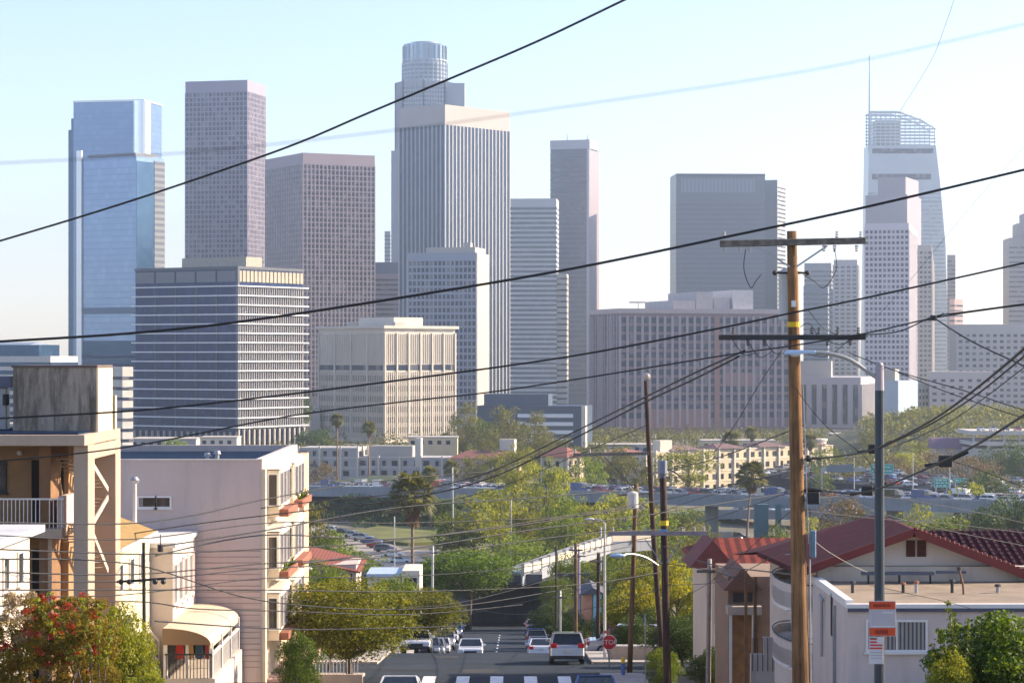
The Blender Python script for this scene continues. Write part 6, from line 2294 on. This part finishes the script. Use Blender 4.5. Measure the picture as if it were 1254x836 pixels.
for k in range(10):
    z = .6 + k * .55
    s_ = -1 if k % 2 else 1
    m.bar((at(z) + s_ * .12, 0, z), (at(z) + s_ * .25, 0, z), .02)
m.build('climbing_step', STEEL, t)

# street lamp pole with signs
D = 44
gz = G(D)
xp = X(1077, D)
t = thing('street_lamp', 'grey steel street lamp pole with a curved arm reaching left and sign boards below', 'street lamp', (xp, D, gz))
zt = Z(447, D) - gz
MB().cyl(0, 0, 0, Z(478, D) - gz, .1, .082, n=14).build('shaft', mat('lamp_steel', (.045, .06, .075), .45, .12, 3, .4), t, smooth=False)
MB().cyl(0, 0, Z(478, D) - gz, zt, .084, .075, n=14).ball((0, 0, zt), .075, .075, .06, 12, 6).build('upper_shaft', mat('lamp_top', (.34, .3, .33), .5, .12, 3, .3), t)
pts = [P(1074, 463, D), P(1060, 453, D), P(1040, 440, D), P(1018, 433.5, D), P(998, 431.5, D)]
MB().tube([q_ - Vector((xp, D, gz)) for q_ in spline(pts, 5)], .035, 8).build('arm', mat('arm_steel', (.38, .39, .38), .5, .1, 3, .4), t, smooth=True)
zc = Z(431, D) - gz
a, b = X(960, D) - xp, X(999, D) - xp
MB().frustum([(a, -.07, zc - .04), (b, -.04, zc - .03), (b, .04, zc - .03), (a, .07, zc - .04)], [(a + .05, -.05, zc + .04), (b, -.04, zc + .03), (b, .04, zc + .03), (a + .05, .05, zc + .04)]).build('lamp_head', LAMPW, t, bevel=.012)
MB().ball((a + .2, 0, zc - .04), .1, .07, .05, 10, 6).build('lens', mat('lamp_lens', (.5, .52, .55), .15), t)
zb = Z(548, D) - gz

# signs on the lamp pole: painted metal boards
ORNG = mat('sign_orange_red', (.62, .07, .01), .5, .05, 3, dirt=.3, dirtcol=(.3, .03, .01))
SGREY = mat('sign_grey_face', (.47, .44, .47), .5, .05, 3, dirt=.2)
SRED = mat('sign_red', (.6, .03, .03), .5, .04, 3)


def text(name, body, size, loc, m, parent, ext=.002, align='CENTER', rot=(R(90), 0, 0)):
    cu = bpy.data.curves.new(name, 'FONT')
    cu.body = body; cu.size = size; cu.align_x = align; cu.align_y = 'CENTER'; cu.extrude = ext
    tmp = bpy.data.objects.new('tmp', cu)
    COL.objects.link(tmp)
    dg = bpy.context.evaluated_depsgraph_get()
    me = bpy.data.meshes.new_from_object(tmp.evaluated_get(dg))
    COL.objects.unlink(tmp)
    bpy.data.objects.remove(tmp)
    me.materials.clear(); me.materials.append(m)
    o = meshobj(name, me, parent)
    o.location = loc; o.rotation_euler = rot
    return o


Ds = 43.8
s = thing('orange_street_sign', 'sign board with orange-red bands over and under a pale grey field, on the lamp pole', 'sign', (X(1080.5, Ds), Ds, Z(757, Ds)))
w_ = 16.5 * Ds / F; h_ = 21.5 * Ds / F
MB().box(-w_, w_, 0, .012, -h_, h_).build('board', SGREY, s, bevel=.003)
MB().box(-w_ + .006, w_ - .006, -.004, -.001, h_ - .145, h_ - .01).build('upper_band', ORNG, s)
MB().box(-w_ + .006, w_ - .006, -.004, -.001, -h_ + .01, -h_ + .15).build('lower_band', ORNG, s)
DKR = mat('sign_dark_lettering', (.16, .01, .01), .6)
m = MB()        # lettering worn and too small to read: dark strokes as the photo shows
for (z_, hh, x0, x1, n_) in ((h_ - .078, .03, -.16, .15, 13), (-h_ + .08, .042, -.13, .11, 8)):
    for k in range(n_):
        x = x0 + (x1 - x0) * k / n_
        wd_ = (x1 - x0) / n_ * .62
        m.box(x, x + wd_, -.0065, -.0045, z_ - hh * (1 if k % 3 else .75), z_ + hh * (.9 if k % 2 else .7))
m.build('lettering', DKR, s)
MB().box(-w_ + .03, w_ - .03, -.004, -.001, -.145, -.135).box(-w_ + .03, -w_ + .036, -.004, -.001, -.12, .12).box(w_ * .0, w_ - .05, -.004, -.001, .10, .115).build('thin_lines', SIGN_W, s)
s = thing('parking_sign', 'small white parking sign with red lines under the orange street sign', 'sign', (X(1073, Ds), Ds, Z(796, Ds)))
w_ = 8.6 * Ds / F; h_ = 16.5 * Ds / F
MB().box(-w_, w_, 0, .01, -h_, h_).build('board', mat('sign_white_worn', (.6, .58, .6), .5, .06, 4), s, bevel=.003)
m = MB()
for k in range(4):
    m.box(-w_ + .012, w_ * (.1 if k < 2 else .9), -.004, -.001, h_ - .05 - k * .055, h_ - .02 - k * .055)
m.build('red_lines', SRED, s)
MB().box(-w_ + .01, 0, -.004, -.001, h_ - .03, h_ - .012).build('green_line', SIGN_G, s)
m = MB()
for k in range(3):
    m.box(-w_ + .012 + .01 * k, w_ - .02, -.004, -.001, -.04 - k * .05, -.03 - k * .05)
m.build('grey_lines', mat('grey_ink', (.3, .3, .32), .6), s)


def wood_pole(name, label, pxb, pyb, pxt, pyt, D, r0, r1, m=None, parts=None, mid=None):
    gz = G(D)
    xb = X(pxb, D)
    t = thing(name, label, 'utility pole' if 'utility' in name else 'pole', (xb, D, gz))
    H = Z(pyt, D) - gz
    # extrapolate the foot to the ground
    tx = X(pxt, D) - xb
    n = 6
    pts = []
    for k in range(n + 1):
        f_ = k / n
        off_ = tx * f_
        if mid: off_ += mid * math.sin(math.pi * f_)
        pts.append((off_, 0, H * f_))
    MB().tube(pts, [r0 + (r1 - r0) * k / n for k in range(n + 1)], 10).build('shaft', m or WOODP, t, smooth=True)
    return t, xb, gz, H


DKWOOD = wood('dark_pole_wood', (.015, .01, .01), (.09, .045, .03), 14)
MIDWOOD = wood('mid_pole_wood', (.06, .035, .02), (.26, .14, .06), 14)
# leaning dark pole
t, xb, gz, H = wood_pole('utility_pole', 'slim dark leaning pole with a white knob on top and an arm reaching left', 815, 840, 791, 466, 112, .14, .1, DKWOOD, mid=-.1)
q0 = Vector((xb, 112, gz))
MB().ball(P(792, 461, 112) - q0, .17, n=10).build('top_insulator', INSUL, t)
MB().bar(P(702, 556.5, 111.8) - q0, P(795, 555, 111.8) - q0, .12, .14).bar(P(741, 560, 111.8) - q0, P(776, 598, 111.8) - q0, .05).build('side_arm', WOODG, t)
MB().tube([q_ - q0 for q_ in spline([P(806, 692, 112), P(790, 682, 111.5), P(772, 678, 111), P(762, 680, 110.6)], 5)], .05, 6).build('lamp_arm', STEEL, t)
c = P(756, 680, 110.5) - q0
MB().ball(c, .38, .18, .11, 10, 6).build('lamp_head', LAMPW, t)
m = MB()
for px, py in ((704, 553), (722, 553), (740, 553), (802, 535)):
    m.cyl(*(P(px, py, 111.8) - q0).xy, (P(px, py, 111.8) - q0).z - .05, (P(px, py, 111.8) - q0).z + .12, .05, n=7)
m.build('insulator', INSUL, t)
# metal capped pole
t, xb, gz, H = wood_pole('utility_pole', 'thick dark utility pole with grey metal cap and yellow band, right of the leaning pole', 818, 840, 812, 585, 100, .17, .14, DKWOOD)
q0 = Vector((xb, 100, gz))
c = P(811, 586, 100) - q0
MB().cyl(c.x, c.y, c.z, c.z + .22, .1, .2, n=12).cyl(c.x, c.y, c.z + .22, c.z + .75, .2, n=12).build('metal_cap', mat('cap_steel', (.2, .22, .28), .5, .08, 2, .3), t)
MB().bar(P(745, 653, 99.7) - q0, P(866, 652.5, 99.7) - q0, .12, .16).build('crossarm', mat('arm_mauve', (.3, .24, .25), .8, .15, 4), t)
c = P(813, 640, 100) - q0
MB().cyl(c.x, c.y, c.z - .1, c.z + .1, .18, n=12).build('yellow_band', YEL, t)
c = P(812, 651, 99.8) - q0
MB().box(c.x - .16, c.x + .16, c.y - .12, c.y - .02, c.z - .1, c.z + .1).build('blue_clamp', mat('clamp_blue', (.1, .3, .6), .5), t)
m = MB()
for px in (750, 770, 790, 835, 850, 862):
    c = P(px, 648, 99.7) - q0
    m.cyl(c.x, c.y, c.z - .06, c.z + .1, .05, n=7)
m.build('insulator', INSUL, t)
MB().bar(P(790, 660, 99.8) - q0, P(811, 690, 99.9) - q0, .04).bar(P(835, 660, 99.8) - q0, P(815, 690, 99.9) - q0, .04).build('brace', STEEL, t)
# brown pole with transformer
t, xb, gz, H = wood_pole('utility_pole', 'brown utility pole with a pale transformer can, left of the leaning pole', 771, 838, 779, 592, 122, .14, .11, MIDWOOD)
q0 = Vector((xb, 122, gz))
c = P(775, 622, 121.6) - q0
MB().cyl(c.x, c.y, c.z, c.z + .75, .27, n=14).cyl(c.x, c.y, c.z + .75, c.z + .85, .28, .1, n=14).build('transformer_can', CAN, t)
MB().bar(P(757, 606, 122) - q0, P(797, 604, 122) - q0, .1).build('crossarm', WOODG, t)
# thin poles
GPO = 'slender poles along the street'
for (pb, bt, pt, ptop, D, r0, r1, mt, lb, nm) in (
    (705, 790, 705, 664, 175, .15, .12, MIDWOOD, 'brown wooden pole standing above the silver suv roof', 'wooden_pole'),
    (709, 790, 709, 672, 190, .12, .1, mat('lilac_grey_pole', (.3, .26, .32), .7), 'lilac-grey pole just right of the brown one above the suv', 'steel_pole'),
    (686, 790, 686, 722, 180, .1, .08, STEEL, 'grey steel pole left of the brown one above the suv', 'steel_pole'),
    (681, 790, 681, 668, 230, .12, .1, DKWOOD, 'dark pole behind the grey steel one, beside the bridge', 'wooden_pole'),
    (732, 812, 733, 676, 150, .13, .11, DKWOOD, 'dark pole just left of the stop sign', 'wooden_pole'),
    (867, 800, 869, 684, 108, .12, .1, mat('grey_wood', (.32, .28, .24), .9, .2, 3), 'grey weathered pole before the white hip-roofed house', 'wooden_pole'),
    (924, 836, 925, 706, 90, .07, .06, MIDWOOD, 'thin orange-brown post before the curved balconies', 'wooden_pole'),
    (791, 836, 790, 752, 105, .03, .03, STEEL, 'very thin grey post right of the brown transformer pole', 'steel_pole'),
    (496, 745, 496, 700, 270, .1, .1, DKWOOD, 'dark pole left of the palm trunk near the cream shop end', 'wooden_pole'),
    (529, 750, 530, 668, 255, .15, .12, CAN, 'pale concrete pole right of the palm trunk', 'steel_pole'),
    (483, 690, 483, 632, 420, .12, .1, CAN, 'pale lamp post left of the palm trunk, by the valley road', 'steel_pole'),
    (555, 640, 554, 572, 520, .2, .16, CAN, 'tall thin pale pole right of the shaggy palm', 'steel_pole'),
    (736, 700, 736, 645, 360, .12, .1, CAN, 'pale pole standing at the bridge parapet', 'steel_pole'),
    (626, 690, 626, 612, 470, .14, .1, CAN, 'pale pole among the yellow-green trees at centre', 'steel_pole')):
    t, xb, gz, H = wood_pole(nm, lb, pb, bt, pt, ptop, D, r0, r1, mt)
    t['group'] = GPO
    if r0 > .09 and D < 200:
        MB().box(-.5, .5, -.12, -.02, H - .6, H - .48).build('crossarm', WOODG, t)
# left small distribution pole
t, xb, gz, H = wood_pole('utility_pole', 'thin black pole with a small cross arm before the brown-roofed house', 177, 735, 176, 664, 62, .05, .045, IRON)
q0 = Vector((xb, 62, gz))
MB().bar(P(143, 712, 62) - q0, P(203, 708, 62) - q0, .05, .06).build('crossarm', IRON, t)
m = MB()
for px in (148, 158, 190, 200):
    m.ball(P(px, 712, 61.9) - q0, .07, n=6, m=5)
m.build('insulator', IRON, t)
t = thing('wire_splice', 'black cylindrical splice box hanging on the wires before the pinkish wall', 'splice', tuple(P(196.5, 671, 62)))
MB().cyl(0, 0, -.09, .09, .075, n=10).build('case', IRON, t)
MB().bar((0, 0, .09), (0, 0, .35), .02).build('hanger', IRON, t)

# gooseneck lamps
t = thing('street_lamp', 'pale gooseneck street lamp beside the balcony building, left of the trees', 'street lamp', (X(357, 135), 135, G(135)))
q0 = Vector(t.location)
MB().tube([Vector((0, 0, 0))] + [q_ - q0 for q_ in spline([P(357, 720, 135), P(358, 706, 135), P(362, 699, 135), P(372, 696, 135)], 4)], .09, 8).build('shaft', mat('lamp_pale', (.55, .53, .5), .5, .05, 2), t)
MB().ball(P(376, 696, 135) - q0, .3, .14, .1, 10, 6).build('lamp_head', CAN, t)
t = thing('street_lamp', 'thin steel lamp pole rising just left of the stop sign', 'street lamp', (X(740.5, 134), 134, G(134)))
q0 = Vector(t.location)
MB().cyl(0, 0, 0, Z(640, 134) - q0.z, .085, .06, n=8).build('shaft', CAN, t)
MB().tube([P(740, 640, 134) - q0, P(736, 636, 134) - q0, P(726, 635, 134) - q0], .04, 6).build('arm', CAN, t)
MB().ball(P(722, 635.5, 134) - q0, .3, .13, .09, 8, 6).build('lamp_head', CAN, t)
for i, (px, py, D) in enumerate(((1163, 560, 620), (1118, 555, 640), (1046, 560, 660), (800, 560, 560))):
    t = thing('freeway_lamp', ['tall thin lamp pole on the freeway by the right-hand splice', 'tall thin lamp pole on the freeway right of the lamp pole', 'tall thin lamp pole left of the grey lamp pole', 'tall thin lamp pole on the viaduct behind the leaning pole'][i], 'street lamp', (X(px, D), D, 4), group='freeway lamp poles')
    h_ = Z(py, D) - 4
    MB().cyl(0, 0, 0, h_, .16, .1, n=6).build('shaft', CAN, t)
    MB().bar((0, 0, h_), (-2.2, 0, h_ + .3), .1).build('arm', CAN, t)
    MB().box(-2.9, -2.0, -.15, .15, h_ + .2, h_ + .4).build('lamp_head', CAN, t)

# stop sign
D = 128.5
t = thing('stop_sign', 'red octagonal stop sign on a steel post at the corner', 'stop sign', (X(746, D), D, G(D)))
zc = Z(786, D) - G(D)
r_ = .41
def octa(r): return [(r * math.cos(R(22.5 + 45 * k)), zc + r * math.sin(R(22.5 + 45 * k))) for k in range(8)]
MB().prism(octa(r_), 'y', -.01, .01).build('border', SIGN_W, t)
MB().prism(octa(r_ * .93), 'y', -.018, -.012).build('sign_face', SRED, t)
text('lettering', 'STOP', .34, (0, -.022, zc), SIGN_W, t)
MB().box(-.04, .04, .012, .06, 0, zc + .7).build('post', STEEL, t)
MB().box(-.3, .02, -.01, .02, zc + .46, zc + .62).build('name_blade', mat('blade_redwhite', (.6, .2, .15), .5), t)
t = thing('corner_bollard', 'short post with yellow and blue paint at the bottom right of the stop sign', 'bollard', (X(763, 118), 118, G(118)))
MB().cyl(0, 0, 0, .95, .09, n=10).build('shaft', mat('bollard_blue', (.05, .12, .4), .5), t)
MB().cyl(0, 0, .7, .97, .095, n=10).build('yellow_band', YEL, t)
t = thing('low_wall', 'low pale wall at the corner behind the brown poles', 'wall', (X(790, 133.5), 134.2, G(134)))
MB().box(-2, 2.4, 0, .25, 0, .8).build('masonry', TANL, t)
MB().box(-2.05, 2.45, -.04, .29, .8, .88).build('coping', TRIMW, t)
t = thing('dark_brown_fence', 'dark purple-brown fence behind the stop sign corner', 'fence', (X(770, 142), 142, G(142)))
m = MB()
for k in range(16):
    m.box(-1.2 + k * .3, -.92 + k * .3, 0, .04, 0, 1.7 + .03 * (k % 3))
m.build('boards', mat('fence_brown', (.1, .05, .05), .9, .2, 3), t)
for k in range(3):
    MB().box(-1.25 + k * 2.3, -1.13 + k * 2.3, .04, .14, 0, 1.9).build('post', mat('fence_brown', (.1, .05, .05)), t)

# ------------------------------------------------------------------ overhead cables
CABLE = mat('cable_black', (.012, .012, .014), .6)
CABLEG = mat('cable_grey', (.05, .05, .055), .6)
GW = 'overhead cables'


def cable(pts, D0, D1, r, label, m=None, n=6, sides=6, name='overhead_cable'):
    """cable through image positions; its distance runs from D0 to D1 along its length"""
    a = [Vector((p[0], p[1], 0)) for p in pts]
    a = spline(a, n)
    L_ = [0]
    for p, q_ in zip(a, a[1:]): L_.append(L_[-1] + (q_ - p).length)
    w_ = [P(p.x, p.y, D0 + (D1 - D0) * l / L_[-1]) for p, l in zip(a, L_)]
    o0 = w_[0]
    mb = MB().tube([p - o0 for p in w_], r, sides)
    o = mb.build(name, m or CABLE, smooth=True)
    o.location = o0
    tag(o, label, 'cable', GW)
    return o


cable([(-20, 301), (0, 295), (100, 265), (200, 233), (350, 181), (450, 139), (550, 97), (660, 50), (765, 0), (800, -16)], 30, 26, .013, 'thick black cable rising steeply from the left edge to the top of the photo')
cable([(-20, 202), (0, 200), (227, 187), (480, 160), (700, 130), (1000, 85), (1254, 30), (1300, 20)], 4.6, 4.4, .0009, 'out-of-focus cable crossing the whole sky from left edge to upper right', CABLEG, n=10)
cable([(-20, 419), (0, 418), (160, 408), (300, 393), (500, 363), (700, 329), (885, 291), (1054, 255), (1254, 208), (1300, 196)], 30, 30, .018, 'thick black cable passing just over the upper cross arm of the big pole')
cable([(-20, 514), (0, 512), (160, 503), (300, 489), (500, 464), (700, 436), (880, 402), (970, 383), (1054, 366), (1254, 322), (1300, 311)], 40, 40, .018, 'black cable crossing the big pole between its cross arms just above the yellow band')
cable([(-20, 566), (150, 548), (350, 510), (500, 491), (600, 480), (720, 462), (900, 433), (965, 424), (1060, 408), (1150, 388), (1254, 373), (1300, 366)], 46, 48, .016, 'black cable running just under the lower cross arm of the big pole')
cable([(912, 429), (860, 452), (800, 481), (700, 530), (600, 577), (500, 602), (400, 612), (320, 622)], 48, 110, .022, 'upper of two close cables dropping left from the lower cross arm', sides=5)
cable([(905, 436), (850, 464), (790, 492), (700, 538), (600, 585), (500, 610), (400, 622), (250, 640), (150, 655)], 48, 100, .022, 'lower of two close cables dropping left from the lower cross arm', sides=5)
for i, (a, lb) in enumerate([
    ([(-10, 639), (150, 641), (240, 630), (320, 612), (450, 590), (600, 577)], 'cable crossing the pinkish wall above its window'),
    ([(200, 668), (320, 650), (480, 622), (640, 610), (793, 598)], 'cable from the black splice up over the red roof to the leaning pole'),
    ([(190, 680), (320, 655), (470, 660), (620, 645), (778, 620)], 'cable below the splice reaching the pale transformer'),
    ([(370, 690), (500, 672), (640, 650), (780, 632), (870, 618), (985, 600)], 'cable crossing the palm trunk low, rising to the right'),
    ([(-10, 672), (100, 676), (180, 678), (320, 672), (460, 664), (640, 640), (812, 612)], 'cable passing under the terracotta planters of the first row'),
    ([(-10, 700), (160, 703), (320, 690), (500, 680), (700, 655), (812, 648)], 'cable passing the middle row of terracotta planters'),
    ([(-10, 712), (145, 712), (203, 708), (320, 696), (460, 690)], 'cable resting on the thin black pole cross arm'),
    ([(-10, 722), (150, 722), (320, 722), (500, 724), (700, 716), (812, 700)], 'level cable across the street tree top'),
    ([(-10, 684), (160, 690), (320, 735), (520, 745), (700, 720)], 'cable sagging down across the pinkish wall into the street tree'),
    ([(-10, 742), (160, 736), (240, 745), (350, 748), (500, 752), (640, 740)], 'low cable over the cream awning'),
    ([(190, 760), (350, 770), (500, 768), (560, 766)], 'lowest cable crossing the big street tree')]):
    cable(a, 62, 112 if i not in (6,) else 100, .021, lb, sides=4)
for i, (a, lb) in enumerate([
    ([(795, 555), (760, 545), (660, 560), (560, 592), (430, 640)], 'thin cable falling left from the leaning pole arm tip'),
    ([(795, 640), (700, 655), (600, 672), (530, 690)], 'thin cable left of the leaning pole low over the bridge'),
    ([(812, 690), (730, 700), (650, 712), (560, 745)], 'thin pale cable sagging in front of the dark ficus'),
    ([(812, 700), (740, 715), (650, 735), (570, 752)], 'second thin cable in front of the underpass'),
    ([(985, 655), (930, 690), (880, 712), (818, 716)], 'cable from the big pole sagging to the metal-capped pole'),
    ([(985, 595), (900, 626), (818, 652)], 'cable from the big pole down to the metal-capped pole cross arm'),
    ([(985, 610), (930, 660), (870, 712), (818, 740)], 'steep cable from the big pole down past the grey weathered pole'),
    ([(985, 590), (900, 600), (850, 612), (797, 632)], 'cable from the big pole to the leaning pole'),
    ([(866, 700), (930, 708), (985, 712), (1040, 725)], 'cable slack between the grey weathered pole and annex')]):
    cable(a, 48 if a[0][0] > 900 else 112, 100 if a[0][0] > 900 else 200, .018 if a[0][0] < 900 else .012, lb, sides=4)
# right-hand cables
cable([(985, 562), (1030, 558), (1075, 548), (1145, 512), (1200, 472), (1254, 427), (1300, 385)], 48, 20, .016, 'thick bundled cable sweeping up to the right edge from the lamp pole')
cable([(1078, 549), (1145, 516), (1200, 480), (1254, 436), (1300, 396)], 44, 20, .012, 'second cable of the thick bundle at the right edge')
cable([(1100, 545), (1170, 512), (1254, 450), (1300, 415)], 46, 26, .008, 'thin cable just below the thick bundle at right')
cable([(990, 597), (1030, 603), (1070, 600), (1120, 580), (1160, 562), (1200, 542), (1254, 508), (1300, 480)], 48, 24, .016, 'thick cable with a splice crossing the right-hand trees')
cable([(1160, 563), (1190, 572), (1254, 596), (1300, 612)], 46, 46, .009, 'thin cable falling right from the tree-side splice')
cable([(1050, 410), (1100, 406), (1142, 388), (1180, 382), (1254, 372)], 48, 44, .012, 'cable from the lower cross arm to the hanging splice at right')
cable([(1145, 390), (1190, 418), (1254, 448), (1300, 470)], 45, 40, .014, 'cable falling from the hanging splice to the right edge')
cable([(1040, 432), (1100, 455), (1180, 478), (1254, 502), (1300, 514)], 48, 40, .01, 'upper of two cables falling gently from the lower cross arm to the right')
cable([(1100, 456), (1160, 480), (1254, 512), (1300, 526)], 46, 40, .009, 'lower of two cables falling gently from the lower cross arm to the right')
cable([(1170, -5), (1158, 30), (1140, 75), (1100, 140)], 40, 44, .004, 'hair-thin wire near the spired tower top', CABLEG, sides=4)
cable([(1060, 400), (1100, 360), (1150, 300), (1200, 240), (1254, 180)], 48, 44, .0035, 'hair-thin wire rising right across the white gridded tower', CABLEG, sides=4)
cable([(985, 625), (1075, 635), (1150, 640), (1254, 652)], 48, 60, .008, 'thin cable passing over the red gable ridge', sides=4)
cable([(990, 655), (1010, 672), (1040, 690), (1062, 700)], 48, 76, .006, 'pale service wire curling down to the annex roof', CAN, sides=4)
cable([(1065, 716), (1120, 728), (1180, 742), (1254, 770)], 60, 60, .006, 'thin wire drooping across the annex wall to the right', sides=4)
for (px, py, D, lb, s_) in ((1070, 549, 44.5, 'square black splice box left of the lamp pole, upper', 1.0), (1062, 600, 46.3, 'square black splice box left of the lamp pole, lower', 1.1), (1158, 564, 42.0, 'knotted black splice before the green signs', 1.2), (1143, 389, 45.4, 'small hanging splice right of the white gridded tower', .6)):
    t = thing('wire_splice', lb, 'splice', tuple(P(px, py, D)), group='splices on the cables')
    MB().box(-.1 * s_, .1 * s_, -.05, .05, -.09 * s_, .08 * s_).build('case', IRON, t, bevel=.02)
    MB().tube([(-.3 * s_, 0, -.07 * s_), (0, 0, -.03), (.32 * s_, 0, .13 * s_)], .028 * s_, 6).build('sleeve', IRON, t)

for i, (a, d0, d1, lb) in enumerate([
    ([(812, 655), (740, 668), (660, 684), (600, 700), (560, 722)], 100, 220, 'cable fanning left from the metal-capped pole over the bridge parapet'),
    ([(812, 612), (900, 592), (985, 575)], 100, 48, 'cable climbing from the metal-capped pole to the big pole'),
    ([(793, 520), (700, 560), (600, 600), (500, 622), (380, 640)], 112, 130, 'thin cable from the upper part of the leaning pole to the left'),
    ([(793, 580), (880, 560), (985, 520)], 112, 48, 'thin cable from the leaning pole up to the right'),
    ([(-10, 655), (160, 660), (330, 640), (500, 640), (700, 632), (793, 620)], 62, 112, 'cable crossing the sloping golden roof'),
    ([(-10, 730), (150, 728), (320, 708), (480, 706), (640, 694), (775, 668)], 62, 120, 'cable crossing just over the bougainvillea top'),
    ([(812, 720), (720, 745), (640, 752), (570, 745)], 100, 260, 'dark cable low across the street end'),
    ([(345, 732), (450, 742), (560, 738), (705, 700)], 110, 175, 'cable from the balconies to the brown pole above the suv'),
    ([(818, 690), (868, 698), (925, 715)], 100, 90, 'short cable between the metal-capped pole and the orange-brown post'),
    ([(812, 668), (868, 690), (945, 700), (985, 705)], 100, 48, 'sagging cable under the red tiled hip roof'),
    ([(970, 470), (1010, 520), (1060, 560), (1075, 590)], 47.8, 44.2, 'slack cable between big pole and lamp pole'),
    ([(985, 580), (1040, 612), (1120, 640), (1254, 668)], 48, 60, 'thin cable running right just above the tile roof'),
    ([(985, 612), (1060, 606), (1160, 620), (1254, 640)], 48, 70, 'thin cable running right below the splices'),
    ([(960, 425), (930, 470), (900, 520), (870, 560)], 48, 56, 'slack cable dropping left from the lamp head')]):
    cable(a, d0, d1, .017 if max(d0, d1) > 90 else .009, lb, sides=4)
PATCH = mat('tar_patch', (.012, .014, .018), .9, .2, 2)
for i, (x0, x1, y0, y1) in enumerate(((-2.5, -.6, 122, 126), (.8, 2.2, 119.6, 121.5), (-6.5, -3.8, 124.5, 125.0), (-.3, -.15, 132, 160), (1.0, 2.4, 150, 156), (-4.4, -3.0, 138, 141))):
    kind(MB().add([(x0, y0, G(y0) + .014), (x1, y0, G(y0) + .014), (x1, y1, G(y1) + .014), (x0, y1, G(y1) + .014)], [(0, 1, 2, 3)]).build('road_patch', PATCH, fix=False), label='dark tar patch on the asphalt')
